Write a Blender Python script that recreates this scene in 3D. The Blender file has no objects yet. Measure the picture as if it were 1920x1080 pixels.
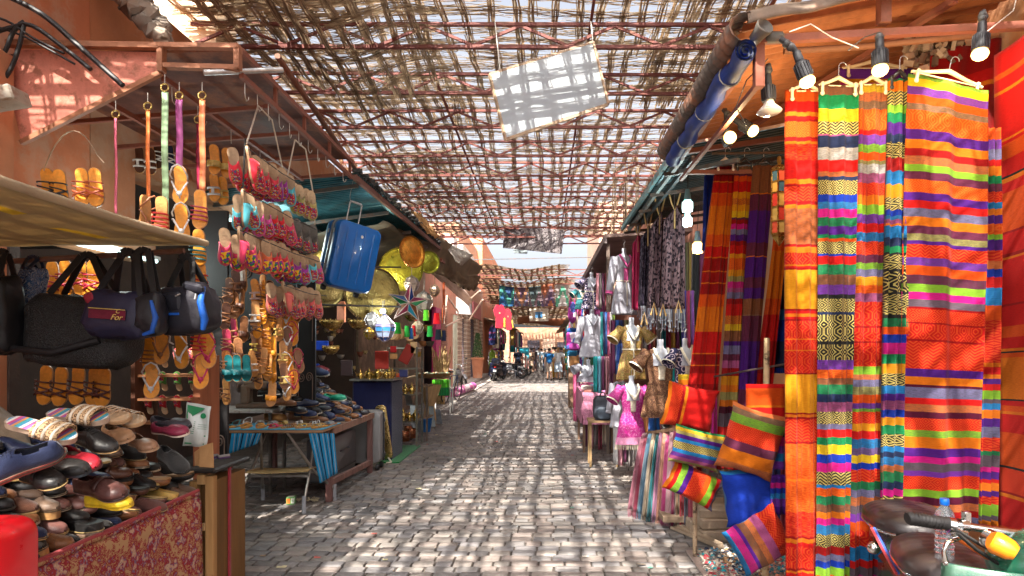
import bpy, math, random
import numpy as np
from mathutils import Vector as V, Matrix, Euler, noise as mnoise
R = math.radians
PI = math.pi
rnd = random.Random(7)
SC = bpy.context.scene
COL = SC.collection

# ------------------------------------------------ camera, sky, sun, exposure
F, CX, HY, EYE = 1150.0, 1020.0, 655.0, 1.6
cam_d = bpy.data.cameras.new('camera')
cam = bpy.data.objects.new('camera', cam_d)
COL.objects.link(cam)
cam.location = (0, 0, EYE)
cam.rotation_euler = (R(90), 0, 0)
cam_d.lens = 36 * F / 1920
cam_d.sensor_width = 36
cam_d.shift_x = -(CX - 960) / 1920
cam_d.shift_y = (HY - 540) / 1920
cam_d.clip_end = 600
cam_d.clip_start = 0.05
SC.camera = cam

SUN = V((0.12, 0.61, -0.78)).normalized()          # direction the light travels
world = bpy.data.worlds.new('World')
SC.world = world
world.use_nodes = True
wn = world.node_tree
wn.nodes.clear()
sky = wn.nodes.new('ShaderNodeTexSky')
sky.sky_type = 'NISHITA'
sky.sun_disc = False
sky.sun_elevation = math.asin(-SUN.z)
sky.sun_rotation = math.atan2(-SUN.x, -SUN.y)
sky.air_density = 0.7
sky.dust_density = 8.0
bg = wn.nodes.new('ShaderNodeBackground')
bg.inputs['Strength'].default_value = 0.14
wo = wn.nodes.new('ShaderNodeOutputWorld')
hs = wn.nodes.new('ShaderNodeHueSaturation')
hs.inputs['Saturation'].default_value = .38
wn.links.new(sky.outputs[0], hs.inputs['Color'])
wn.links.new(hs.outputs[0], bg.inputs[0])
wn.links.new(bg.outputs[0], wo.inputs[0])
sun_d = bpy.data.lights.new('sun', 'SUN')
sun_d.energy = 5.0
sun_d.angle = R(0.4)
sun_d.color = (1.0, 0.93, 0.82)
sun = bpy.data.objects.new('sun', sun_d)
COL.objects.link(sun)
sun.location = (-4, -8, 14)
sun.rotation_euler = SUN.to_track_quat('-Z', 'Y').to_euler()

SC.view_settings.view_transform = 'Standard'
SC.view_settings.look = 'None'
SC.view_settings.exposure = 1.8
SC.view_settings.gamma = 1
SC.cycles.max_bounces = 8
SC.cycles.diffuse_bounces = 5
SC.cycles.glossy_bounces = 3
SC.cycles.transmission_bounces = 5
SC.cycles.transparent_max_bounces = 6
SC.cycles.sample_clamp_indirect = 6
SC.cycles.use_denoising = True
SC.cycles.use_adaptive_sampling = True
SC.cycles.adaptive_threshold = 0.02

# ------------------------------------------------ small maths
def at(px, py, Y):
    return V(((px - CX) * Y / F, Y, EYE - (py - HY) * Y / F))

def px_x(px, Y):
    return (px - CX) * Y / F

def z_at(py, Y):
    return EYE - (py - HY) * Y / F

def lerp(a, b, t):
    return a + (b - a) * t

def hexc(h):
    h = h.lstrip('#')
    c = [int(h[i:i + 2], 16) / 255 for i in (0, 2, 4)]
    return tuple((x / 12.92 if x <= .04045 else ((x + .055) / 1.055) ** 2.4) for x in c)

ORD = ['zeroth', 'first', 'second', 'third', 'fourth', 'fifth', 'sixth', 'seventh', 'eighth', 'ninth', 'tenth',
       'eleventh', 'twelfth', 'thirteenth', 'fourteenth', 'fifteenth', 'sixteenth', 'seventeenth', 'eighteenth',
       'nineteenth', 'twentieth', 'twenty-first', 'twenty-second', 'twenty-third', 'twenty-fourth', 'twenty-fifth']

# ------------------------------------------------ mesh builder
class MB:
    def __init__(s, col=(.5, .5, .5)):
        s.v = []; s.f = []; s.c = []; s.uv = []
        s.M = None
        s.col = col

    def add(s, vs, fs, col=None, uvs=None):
        n = len(s.v)
        if s.M is not None:
            vs = [s.M @ V(p) for p in vs]
        s.v.extend([tuple(p) for p in vs])
        c = col or s.col
        for k, f in enumerate(fs):
            s.f.append([i + n for i in f])
            s.c.append(c)
            s.uv.append([uvs[i] for i in f] if uvs else None)
        return n

    def box(s, c, d, rot=None, col=None, bev=0.0):
        x, y, z = d[0] / 2, d[1] / 2, d[2] / 2
        if bev > 0:
            b = min(bev, x * .9, y * .9, z * .9)
            pts = []
            for sx in (-1, 1):
                for sy in (-1, 1):
                    for sz in (-1, 1):
                        pts += [(sx * (x - b), sy * (y - b), sz * z), (sx * (x - b), sy * y, sz * (z - b)), (sx * x, sy * (y - b), sz * (z - b))]
            def I(sx, sy, sz, k): return ((sx > 0) * 4 + (sy > 0) * 2 + (sz > 0)) * 3 + k
            fs = []
            for q in (-1, 1):
                fs.append([I(-1, -1, q, 0), I(1, -1, q, 0), I(1, 1, q, 0), I(-1, 1, q, 0)])
                fs.append([I(-1, q, -1, 1), I(1, q, -1, 1), I(1, q, 1, 1), I(-1, q, 1, 1)])
                fs.append([I(q, -1, -1, 2), I(q, 1, -1, 2), I(q, 1, 1, 2), I(q, -1, 1, 2)])
                for r in (-1, 1):
                    fs.append([I(-1, q, r, 0), I(1, q, r, 0), I(1, q, r, 1), I(-1, q, r, 1)])
                    fs.append([I(q, -1, r, 0), I(q, 1, r, 0), I(q, 1, r, 2), I(q, -1, r, 2)])
                    fs.append([I(q, r, -1, 1), I(q, r, 1, 1), I(q, r, 1, 2), I(q, r, -1, 2)])
                    for t in (-1, 1):
                        fs.append([I(q, r, t, 0), I(q, r, t, 1), I(q, r, t, 2)])
        else:
            pts = [(sx * x, sy * y, sz * z) for sx in (-1, 1) for sy in (-1, 1) for sz in (-1, 1)]
            fs = [(0, 1, 3, 2), (4, 6, 7, 5), (0, 4, 5, 1), (2, 3, 7, 6), (0, 2, 6, 4), (1, 5, 7, 3)]
        if rot is not None:
            m = rot if isinstance(rot, Matrix) else Euler(rot).to_matrix()
            pts = [m @ V(p) for p in pts]
        c = V(c)
        s.add([V(p) + c for p in pts], fs, col)
        return s

    def bar(s, a, b, w, h=None, col=None, up=V((0, 0, 1))):
        a, b = V(a), V(b)
        h = h or w
        d = b - a
        L = d.length
        if L < 1e-6:
            return s
        d.normalize()
        x = d.cross(up)
        if x.length < 1e-3:
            x = d.cross(V((0, 1, 0)))
        x.normalize()
        u = x.cross(d)
        pts = []
        for p in (a, b):
            for i, j in ((-1, -1), (1, -1), (1, 1), (-1, 1)):
                pts.append(p + x * (i * w / 2) + u * (j * h / 2))
        s.add(pts, [(3, 2, 1, 0), (4, 5, 6, 7), (0, 1, 5, 4), (1, 2, 6, 5), (2, 3, 7, 6), (3, 0, 4, 7)], col)
        return s

    def tube(s, pts, r, n=8, col=None, cap=True):
        pts = [V(p) for p in pts]
        m = len(pts)
        rs = r if isinstance(r, (list, tuple)) else [r] * m
        vs = []
        prev = None
        for i in range(m):
            d = (pts[min(i + 1, m - 1)] - pts[max(i - 1, 0)])
            if d.length < 1e-9:
                d = V((0, 0, 1))
            d.normalize()
            if prev is None:
                a = d.orthogonal().normalized()
            else:
                a = prev - d * prev.dot(d)
                a = a.normalized() if a.length > 1e-6 else d.orthogonal().normalized()
            prev = a
            b = d.cross(a)
            for k in range(n):
                t = 2 * PI * k / n
                vs.append(pts[i] + (a * math.cos(t) + b * math.sin(t)) * rs[i])
        fs = []
        for i in range(m - 1):
            for k in range(n):
                k2 = (k + 1) % n
                fs.append((i * n + k, i * n + k2, (i + 1) * n + k2, (i + 1) * n + k))
        if cap:
            fs.append(tuple(range(n))[::-1])
            fs.append(tuple(range((m - 1) * n, m * n)))
        s.add(vs, fs, col)
        return s

    def lathe(s, prof, n=24, c=(0, 0, 0), rot=None, col=None, sx=1, sy=1, cols=None):
        c = V(c)
        m = rot if isinstance(rot, Matrix) else (Euler(rot).to_matrix() if rot else Matrix.Identity(3))
        vs = []
        for r, z in prof:
            for k in range(n):
                t = 2 * PI * k / n
                vs.append(m @ V((r * math.cos(t) * sx, r * math.sin(t) * sy, z)) + c)
        for i in range(len(prof) - 1):
            pass
        fs = []
        for i in range(len(prof) - 1):
            for k in range(n):
                k2 = (k + 1) % n
                fs.append((i * n + k, i * n + k2, (i + 1) * n + k2, (i + 1) * n + k))
        base = len(s.f)
        s.add(vs, fs, col)
        if cols:
            for i in range(len(prof) - 1):
                for k in range(n):
                    s.c[base + i * n + k] = cols[i]
        return s

    def sheet(s, fn, nu, nv, col=None, uvs=None, colf=None, wrap=False):
        """grid of points fn(u, v), u and v in 0..1"""
        vs, uv = [], []
        for j in range(nv + 1):
            for i in range(nu + 1):
                vs.append(fn(i / nu, j / nv))
                uv.append((i / nu * (uvs[0] if uvs else 1), j / nv * (uvs[1] if uvs else 1)))
        base = len(s.f)
        fs = [(j * (nu + 1) + i, j * (nu + 1) + i + 1, (j + 1) * (nu + 1) + i + 1, (j + 1) * (nu + 1) + i)
              for j in range(nv) for i in range(nu)]
        s.add(vs, fs, col, uv)
        if colf:
            k = base
            for j in range(nv):
                for i in range(nu):
                    s.c[k] = colf((i + .5) / nu, (j + .5) / nv)
                    k += 1
        return s

    def prism(s, outline, depth, frame=None, col=None, rim=None):
        """outline of 2D points in the frame's xy, extruded along its z by depth"""
        n = len(outline)
        vs = [V((x, y, 0)) for x, y in outline] + [V((x, y, depth)) for x, y in outline]
        if frame is not None:
            vs = [frame @ p for p in vs]
        s.add(vs, [tuple(range(n))[::-1], tuple(range(n, 2 * n))], col)
        s.add(vs, [(i, (i + 1) % n, n + (i + 1) % n, n + i) for i in range(n)], rim or col)
        return s

    def ball(s, c, r, n=12, col=None, rot=None):
        rr = r if isinstance(r, (tuple, list)) else (r, r, r)
        m = Euler(rot).to_matrix() if rot else Matrix.Identity(3)
        vs, fs = [], []
        nl = max(4, n // 2)
        for i in range(nl + 1):
            a = PI * i / nl
            for k in range(n):
                t = 2 * PI * k / n
                vs.append(V(c) + m @ V((rr[0] * math.sin(a) * math.cos(t), rr[1] * math.sin(a) * math.sin(t), rr[2] * math.cos(a))))
        for i in range(nl):
            for k in range(n):
                k2 = (k + 1) % n
                fs.append((i * n + k, (i + 1) * n + k, (i + 1) * n + k2, i * n + k2))
        s.add(vs, fs, col)
        return s

    def build(s, name, mat, parent=None, smooth=None, local=False, solid=0, subd=0, offset=0):
        me = bpy.data.meshes.new(name)
        vs = s.v
        if not local:
            off = OFF.get(parent.name) if parent is not None else None
            if off is not None:
                vs = [(p[0] - off[0], p[1] - off[1], p[2] - off[2]) for p in vs]
        me.from_pydata(vs, [], s.f)
        a = me.attributes.new('Col', 'FLOAT_COLOR', 'FACE')
        arr = np.ones((len(s.f), 4), dtype=np.float32)
        if s.c:
            arr[:, :3] = np.array([c[:3] for c in s.c], dtype=np.float32)
        a.data.foreach_set('color', arr.ravel())
        if any(u is not None for u in s.uv):
            ul = me.uv_layers.new(name='UVMap')
            flat = []
            for f, u in zip(s.f, s.uv):
                flat.extend([c for p in (u or [(0, 0)] * len(f)) for c in p])
            ul.data.foreach_set('uv', flat)
        me.materials.append(mat)
        o = bpy.data.objects.new(name, me)
        COL.objects.link(o)
        if parent is not None:
            o.parent = parent
            if not local and parent.name in OFF:
                OFF[o.name] = OFF[parent.name]
        if smooth is not None:
            me.shade_smooth()
            if smooth < 179:
                me.set_sharp_from_angle(angle=R(smooth))
        if solid:
            md = o.modifiers.new('solid', 'SOLIDIFY')
            md.thickness = solid
            md.offset = offset
        if subd:
            md = o.modifiers.new('sub', 'SUBSURF')
            md.levels = md.render_levels = subd
        return o

OFF = {}

def tag(o, label=None, cat=None, group=None, kind=None):
    if label: o['label'] = label
    if cat: o['category'] = cat
    if group: o['group'] = group
    if kind: o['kind'] = kind
    return o

def thing(name, label, cat, loc=(0, 0, 0), group=None, rot=(0, 0, 0), local=False):
    o = bpy.data.objects.new(name, None)
    COL.objects.link(o)
    o.empty_display_size = .05
    o.location = loc
    o.rotation_euler = rot
    if not local:
        OFF[o.name] = tuple(loc)
    return tag(o, label, cat, group)

KIDS = {}

def dup(o, loc=None, rot=None, label=None, group=None, scale=None, parent=None, M=None):
    c = o.copy()
    COL.objects.link(c)
    c.parent = parent
    if M is not None:
        c.matrix_world = M
    if loc is not None: c.location = loc
    if rot is not None: c.rotation_euler = rot
    if scale is not None: c.scale = scale if hasattr(scale, '__len__') else (scale,) * 3
    if label: c['label'] = label
    if group: c['group'] = group
    if o.name not in KIDS:
        KIDS[o.name] = list(o.children)
    for ch in KIDS[o.name]:
        dup(ch, parent=c)
    return c

# ------------------------------------------------ materials
MATS = {}

def node(nt, typ, **kw):
    n = nt.nodes.new(typ)
    for k, v in kw.items():
        setattr(n, k, v)
    return n

def math_n(nt, op, a, b=None, c=None):
    n = nt.nodes.new('ShaderNodeMath')
    n.operation = op
    for i, x in enumerate((a, b, c)):
        if x is None: continue
        if isinstance(x, (int, float)):
            n.inputs[i].default_value = x
        else:
            nt.links.new(x, n.inputs[i])
    return n.outputs[0]

def base_mat(name, rough=.6, metal=0, spec=.5, coat=0, sheen=0, trans=0, ior=1.45, alpha=1):
    m = bpy.data.materials.new(name)
    m.use_nodes = True
    nt = m.node_tree
    b = nt.nodes['Principled BSDF']
    b.inputs['Roughness'].default_value = rough
    b.inputs['Metallic'].default_value = metal
    b.inputs['Specular IOR Level'].default_value = spec
    b.inputs['Coat Weight'].default_value = coat
    b.inputs['Sheen Weight'].default_value = sheen
    b.inputs['Transmission Weight'].default_value = trans
    b.inputs['IOR'].default_value = ior
    return m, nt, b

def pmat(name, src='Col', rough=.6, metal=0, vary=.25, scale=12, bump=.0, bscale=60, stretch=(1, 1, 1), coat=0,
         sheen=0, spec=.5, wear=None, wamt=.3, wscale=4, rvar=0.15, translucent=0):
    """colour from the 'Col' face attribute, from the object's own colour ('obj') or a fixed tuple; worn by noise"""
    if name in MATS:
        return MATS[name]
    m, nt, b = base_mat(name, rough, metal, spec, coat, sheen)
    L = nt.links.new
    if src == 'Col':
        a = node(nt, 'ShaderNodeAttribute', attribute_name='Col')
        base = a.outputs['Color']
    elif src == 'obj':
        a = node(nt, 'ShaderNodeObjectInfo')
        base = a.outputs['Color']
    else:
        a = node(nt, 'ShaderNodeRGB')
        a.outputs[0].default_value = (*src, 1)
        base = a.outputs[0]
    tc = node(nt, 'ShaderNodeTexCoord')
    mp = node(nt, 'ShaderNodeMapping')
    mp.inputs['Scale'].default_value = stretch
    L(tc.outputs['Object'], mp.inputs[0])
    n1 = node(nt, 'ShaderNodeTexNoise')
    n1.inputs['Scale'].default_value = scale
    n1.inputs['Detail'].default_value = 5
    n1.inputs['Roughness'].default_value = .65
    L(mp.outputs[0], n1.inputs['Vector'])
    mr = node(nt, 'ShaderNodeMapRange')
    mr.inputs['From Min'].default_value = .3
    mr.inputs['From Max'].default_value = .7
    mr.inputs['To Min'].default_value = 1 - vary
    mr.inputs['To Max'].default_value = 1 + vary * .6
    L(n1.outputs[0], mr.inputs['Value'])
    vm = node(nt, 'ShaderNodeVectorMath', operation='SCALE')
    L(base, vm.inputs[0])
    L(mr.outputs[0], vm.inputs['Scale'])
    out = vm.outputs[0]
    if wear is not None:
        n2 = node(nt, 'ShaderNodeTexNoise')
        n2.inputs['Scale'].default_value = wscale
        n2.inputs['Detail'].default_value = 8
        n2.inputs['Roughness'].default_value = .7
        L(mp.outputs[0], n2.inputs['Vector'])
        m2 = node(nt, 'ShaderNodeMapRange')
        m2.inputs['From Min'].default_value = .5
        m2.inputs['From Max'].default_value = .62
        m2.inputs['To Max'].default_value = wamt
        L(n2.outputs[0], m2.inputs['Value'])
        mx = node(nt, 'ShaderNodeMix', data_type='RGBA')
        L(m2.outputs[0], mx.inputs['Factor'])
        L(out, mx.inputs[6])
        mx.inputs[7].default_value = (*wear, 1)
        out = mx.outputs[2]
    L(out, b.inputs['Base Color'])
    if rvar:
        r2 = node(nt, 'ShaderNodeMapRange')
        r2.inputs['To Min'].default_value = max(0, rough - rvar)
        r2.inputs['To Max'].default_value = min(1, rough + rvar)
        L(n1.outputs[0], r2.inputs['Value'])
        L(r2.outputs[0], b.inputs['Roughness'])
    if bump:
        n3 = node(nt, 'ShaderNodeTexNoise')
        n3.inputs['Scale'].default_value = bscale
        n3.inputs['Detail'].default_value = 4
        L(mp.outputs[0], n3.inputs['Vector'])
        bp = node(nt, 'ShaderNodeBump')
        bp.inputs['Strength'].default_value = bump
        bp.inputs['Distance'].default_value = .01
        L(n3.outputs[0], bp.inputs['Height'])
        L(bp.outputs[0], b.inputs['Normal'])
    if translucent:
        tr = node(nt, 'ShaderNodeBsdfTranslucent')
        L(out, tr.inputs[0])
        ms = node(nt, 'ShaderNodeMixShader')
        ms.inputs[0].default_value = translucent
        L(b.outputs[0], ms.inputs[1])
        L(tr.outputs[0], ms.inputs[2])
        L(ms.outputs[0], nt.nodes['Material Output'].inputs[0])
    MATS[name] = m
    return m

def emit_mat(name, col, strength):
    if name in MATS: return MATS[name]
    m, nt, b = base_mat(name, .4)
    b.inputs['Base Color'].default_value = (*col, 1)
    b.inputs['Emission Color'].default_value = (*col, 1)
    b.inputs['Emission Strength'].default_value = strength
    MATS[name] = m
    return m

def woven_mat(name='woven cloth', translucent=.0, rough=.85):
    """bands come from the mesh: Col, Col2 and the pattern number per face; threads and motifs from UV in metres"""
    if name in MATS: return MATS[name]
    m, nt, b = base_mat(name, rough, spec=.12, sheen=.04)
    L = nt.links.new
    c1 = node(nt, 'ShaderNodeAttribute', attribute_name='Col').outputs['Color']
    c2 = node(nt, 'ShaderNodeAttribute', attribute_name='Col2').outputs['Color']
    pt = node(nt, 'ShaderNodeAttribute', attribute_name='pat').outputs['Fac']
    uv = node(nt, 'ShaderNodeUVMap', uv_map='UVMap')
    sp = node(nt, 'ShaderNodeSeparateXYZ')
    L(uv.outputs[0], sp.inputs[0])
    u, v = sp.outputs[0], sp.outputs[1]
    def tri(x, p):   # 0..1 triangle wave with period p
        return math_n(nt, 'PINGPONG', math_n(nt, 'DIVIDE', x, p / 2), 1.0)
    a = tri(u, .045)
    bb = tri(v, .05)
    chev = math_n(nt, 'GREATER_THAN', math_n(nt, 'FRACT', math_n(nt, 'ADD', math_n(nt, 'DIVIDE', v, .016), math_n(nt, 'MULTIPLY', a, 1.2))), .5)
    dia = math_n(nt, 'GREATER_THAN', math_n(nt, 'FRACT', math_n(nt, 'MULTIPLY', math_n(nt, 'ADD', a, bb), 2.0)), .5)
    octg = math_n(nt, 'GREATER_THAN', math_n(nt, 'FRACT', math_n(nt, 'MULTIPLY', math_n(nt, 'MAXIMUM', tri(u, .06), math_n(nt, 'MULTIPLY', math_n(nt, 'ADD', tri(u, .06), tri(v, .07)), .66)), 3.0)), .62)
    cmb = node(nt, 'ShaderNodeCombineXYZ')
    L(math_n(nt, 'MULTIPLY', u, 45.0), cmb.inputs[0])
    L(math_n(nt, 'MULTIPLY', v, 420.0), cmb.inputs[1])
    nz = node(nt, 'ShaderNodeTexNoise')
    nz.inputs['Scale'].default_value = 1
    nz.inputs['Detail'].default_value = 3
    L(cmb.outputs[0], nz.inputs['Vector'])
    hea = math_n(nt, 'GREATER_THAN', nz.outputs[0], .52)
    def sel(k, x):
        return math_n(nt, 'MULTIPLY', math_n(nt, 'COMPARE', pt, float(k), .2), x)
    fac = math_n(nt, 'ADD', math_n(nt, 'ADD', sel(1, hea), sel(2, chev)), math_n(nt, 'ADD', sel(3, dia), sel(4, octg)))
    mx = node(nt, 'ShaderNodeMix', data_type='RGBA')
    L(fac, mx.inputs['Factor'])
    L(c1, mx.inputs[6])
    L(c2, mx.inputs[7])
    th = node(nt, 'ShaderNodeMapRange')
    th.inputs['From Min'].default_value = .3
    th.inputs['From Max'].default_value = .7
    th.inputs['To Min'].default_value = .78
    th.inputs['To Max'].default_value = 1.14
    L(nz.outputs[0], th.inputs['Value'])
    vm = node(nt, 'ShaderNodeVectorMath', operation='SCALE')
    L(mx.outputs[2], vm.inputs[0])
    L(th.outputs[0], vm.inputs['Scale'])
    L(vm.outputs[0], b.inputs['Base Color'])
    bp = node(nt, 'ShaderNodeBump')
    bp.inputs['Strength'].default_value = .35
    bp.inputs['Distance'].default_value = .002
    hh = math_n(nt, 'ADD', math_n(nt, 'MULTIPLY', tri(v, .004), .5), nz.outputs[0])
    L(hh, bp.inputs['Height'])
    L(bp.outputs[0], b.inputs['Normal'])
    if translucent:
        tr = node(nt, 'ShaderNodeBsdfTranslucent')
        L(vm.outputs[0], tr.inputs[0])
        ms = node(nt, 'ShaderNodeMixShader')
        ms.inputs[0].default_value = translucent
        L(b.outputs[0], ms.inputs[1])
        L(tr.outputs[0], ms.inputs[2])
        L(ms.outputs[0], nt.nodes['Material Output'].inputs[0])
    MATS[name] = m
    return m

def motif_mat(name, cols, scale=25, rough=.8, metal=0, kind='voronoi', bump=.3, spec=.3, coat=0, stretch=(1, 1, 1)):
    """a repeating printed or embroidered ornament of the given colours, in object space"""
    if name in MATS: return MATS[name]
    m, nt, b = base_mat(name, rough, metal, spec=spec, coat=coat)
    L = nt.links.new
    tc = node(nt, 'ShaderNodeTexCoord')
    mp = node(nt, 'ShaderNodeMapping')
    mp.inputs['Scale'].default_value = stretch
    L(tc.outputs['Object'], mp.inputs[0])
    if kind == 'voronoi':
        vo = node(nt, 'ShaderNodeTexVoronoi')
        vo.inputs['Scale'].default_value = scale
        L(mp.outputs[0], vo.inputs['Vector'])
        sp = node(nt, 'ShaderNodeSeparateColor')
        L(vo.outputs['Color'], sp.inputs[0])
        fac = sp.outputs[0]
        h = vo.outputs['Distance']
    elif kind == 'scroll':
        nz = node(nt, 'ShaderNodeTexNoise')
        nz.inputs['Scale'].default_value = scale
        nz.inputs['Detail'].default_value = 2
        nz.inputs['Distortion'].default_value = 2.2
        L(mp.outputs[0], nz.inputs['Vector'])
        fac = math_n(nt, 'FRACT', math_n(nt, 'MULTIPLY', nz.outputs[0], 5.0))
        h = fac
    elif kind == 'rings':
        vo = node(nt, 'ShaderNodeTexVoronoi')
        vo.inputs['Scale'].default_value = scale
        L(mp.outputs[0], vo.inputs['Vector'])
        fac = math_n(nt, 'FRACT', math_n(nt, 'MULTIPLY', vo.outputs['Distance'], 2.6))
        h = fac
    elif kind == 'floral':
        nz = node(nt, 'ShaderNodeTexNoise')
        nz.inputs['Scale'].default_value = scale * 2.5
        L(mp.outputs[0], nz.inputs['Vector'])
        vm = node(nt, 'ShaderNodeVectorMath', operation='MULTIPLY_ADD')
        L(nz.outputs['Color'], vm.inputs[0])
        vm.inputs[1].default_value = (.16, .16, .16)
        L(mp.outputs[0], vm.inputs[2])
        vo = node(nt, 'ShaderNodeTexVoronoi')
        vo.inputs['Scale'].default_value = scale
        L(vm.outputs[0], vo.inputs['Vector'])
        fac = math_n(nt, 'MINIMUM', math_n(nt, 'MULTIPLY', vo.outputs['Distance'], 1.35), .99)
        h = fac
    cr = node(nt, 'ShaderNodeValToRGB')
    cr.color_ramp.interpolation = 'CONSTANT'
    els = cr.color_ramp.elements
    els[0].color = (*cols[0], 1)
    els[0].position = 0
    els.remove(els[1])
    for i, c in enumerate(cols[1:]):
        e = els.new((i + 1) / len(cols))
        e.color = (*c, 1)
    L(fac, cr.inputs[0])
    L(cr.outputs[0], b.inputs['Base Color'])
    if bump:
        bp = node(nt, 'ShaderNodeBump')
        bp.inputs['Strength'].default_value = bump
        bp.inputs['Distance'].default_value = .003
        L(h, bp.inputs['Height'])
        L(bp.outputs[0], b.inputs['Normal'])
    MATS[name] = m
    return m

M_plaster = pmat('lime plaster', rough=.92, vary=.16, scale=2.5, bump=.5, bscale=18, wear=(.50, .36, .26), wamt=.55, wscale=1.6, spec=.2)
M_stone = pmat('stone', rough=.8, vary=.22, scale=14, bump=.35, bscale=45, spec=.35)
M_paver = pmat('paving stone', rough=.62, vary=.28, scale=5, bump=.5, bscale=55, spec=.45, rvar=.2, wear=(.075, .065, .06), wamt=.6, wscale=.9)
M_dirt = pmat('joint dirt', rough=.95, vary=.35, scale=6, bump=.5, bscale=80, spec=.1)
M_wood = pmat('weathered wood', rough=.75, vary=.4, scale=7, bump=.35, bscale=30, stretch=(1, 1, .12), spec=.25)
M_woodx = pmat('weathered plank', rough=.75, vary=.4, scale=7, bump=.35, bscale=30, stretch=(.15, .6, 1), spec=.25)
M_iron = pmat('painted iron', rough=.6, vary=.3, scale=9, bump=.15, bscale=40, wear=(.16, .07, .04), wamt=.7, wscale=9, spec=.4)
M_steel = pmat('dull steel', rough=.38, metal=.9, vary=.3, scale=12, bump=.05, rvar=.2)
M_brass = pmat('beaten brass', rough=.28, metal=1, vary=.35, scale=14, bump=.55, bscale=70, rvar=.15)
M_black = pmat('black rubber', rough=.55, vary=.2, scale=20, bump=.1)
M_plastic = pmat('plastic', rough=.32, vary=.08, scale=6, coat=.3)
M_cloth = pmat('plain cloth', rough=.9, vary=.18, scale=20, bump=.3, bscale=260, sheen=.2, spec=.15)
M_canvas = pmat('canvas', rough=.9, vary=.22, scale=5, bump=.3, bscale=180, spec=.1, wear=(.30, .22, .12), wamt=.3, wscale=2.5, translucent=.35)
M_leather = pmat('leather', src='obj', rough=.42, vary=.3, scale=22, bump=.25, bscale=90, rvar=.2)
M_leatherC = pmat('tooled leather', rough=.5, vary=.25, scale=22, bump=.2, bscale=90, rvar=.2)
M_clothO = pmat('dyed cloth', src='obj', rough=.88, vary=.2, scale=14, bump=.3, bscale=220, sheen=.2, spec=.15)
M_paint = pmat('car paint', src='obj', rough=.3, vary=.08, scale=4, coat=.4)
M_corr = pmat('rusty sheet', rough=.65, metal=.15, vary=.45, scale=6, bump=.2, bscale=40, wear=(.30, .11, .05), wamt=.7, wscale=3)
M_reed = pmat('dry reed', rough=.8, vary=.35, scale=9, bump=0, spec=.2, translucent=.18)
M_skin = pmat('skin', rough=.55, vary=.06, scale=10, spec=.4)
M_woven = woven_mat()
# ================================================= SETTING
def np_mesh(name, verts, faces, mat, cols=None, parent=None, smooth=False, world=True):
    me = bpy.data.meshes.new(name)
    nv, nf, k = len(verts), len(faces), faces.shape[1]
    if parent is not None and parent.name in OFF:
        verts = verts - np.array(OFF[parent.name])
    me.vertices.add(nv)
    me.vertices.foreach_set('co', verts.astype(np.float32).ravel())
    me.loops.add(nf * k)
    me.loops.foreach_set('vertex_index', faces.astype(np.int32).ravel())
    me.polygons.add(nf)
    me.polygons.foreach_set('loop_start', np.arange(0, nf * k, k, dtype=np.int32))
    me.update(calc_edges=True)
    a = me.attributes.new('Col', 'FLOAT_COLOR', 'FACE')
    arr = np.ones((nf, 4), dtype=np.float32)
    if cols is not None:
        arr[:, :3] = cols
    a.data.foreach_set('color', arr.ravel())
    me.materials.append(mat)
    if smooth:
        me.shade_smooth()
        me.set_sharp_from_angle(angle=R(50))
    o = bpy.data.objects.new(name, me)
    COL.objects.link(o)
    if parent is not None:
        o.parent = parent
    return o

g = MB((.11, .095, .085))
g.sheet(lambda u, v: (lerp(-60, 60, u), lerp(-30, 160, v), -.022), 8, 8)
tag(g.build('ground', M_dirt), kind='structure')

def pavers():
    rs = np.random.RandomState(3)
    V8, F8, C8 = [], [], []
    n = 0
    y = 2.2
    tones = np.array([[.215, .195, .18], [.19, .178, .175], [.24, .205, .185], [.175, .165, .168], [.255, .225, .205], [.215, .18, .165]])
    while y < 62:
        p = .118 if y < 30 else .27
        h = p * rs.uniform(.93, 1.06)
        x = -4.2 + rs.uniform(-.15, 0)
        while x < 3.2:
            w = rs.choice([.13, .16, .18, .21, .17]) * rs.uniform(.92, 1.08) * (1 if y < 30 else 2)
            gap = .005
            cx, cy = x + w / 2, y + h / 2 + .012 * math.sin(x * 2.3 + y * .4)
            a, b = w / 2 - gap, h / 2 - gap * 1.6
            r = min(a, b) * rs.uniform(.22, .40)
            ring = [(a - r, -b), (a - r * .2, -b + r * .25), (a, b - r), (a - r * .25, b - r * .2), (-a + r, b), (-a + r * .2, b - r * .25), (-a, -b + r), (-a + r * .25, -b + r * .2)]
            ring = [(px * rs.uniform(.97, 1.03), py * rs.uniform(.95, 1.03)) for px, py in ring]
            z0 = rs.normal(0, .0022) + .004 * math.sin(x * 1.1) * math.cos(y * .9)
            tx, ty = rs.normal(0, .012, 2)
            for q, (sc, dz) in enumerate(((.86, .0), (.96, -.003), (1.0, -.017))):
                for px, py in ring:
                    V8.append((cx + px * sc, cy + py * sc, z0 + dz + tx * px + ty * py))
            for q in range(2):
                for k in range(8):
                    k2 = (k + 1) % 8
                    F8.append((n + q * 8 + k, n + q * 8 + 8 + k, n + q * 8 + 8 + k2, n + q * 8 + k2))
            for k in range(3):      # top octagon as three quads
                t = [(0, 1, 2, 3), (0, 3, 4, 7), (4, 5, 6, 7)][k]
                F8.append(tuple(n + i for i in t))
            c = tones[rs.randint(6)] * rs.uniform(.78, 1.12)
            C8 += [c] * 19
            n += 24
            x += w
        y += h
    o = np_mesh('paved_street', np.array(V8), np.array(F8), M_paver, np.array(C8), smooth=True)
    tag(o, kind='structure')

pavers()

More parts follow.
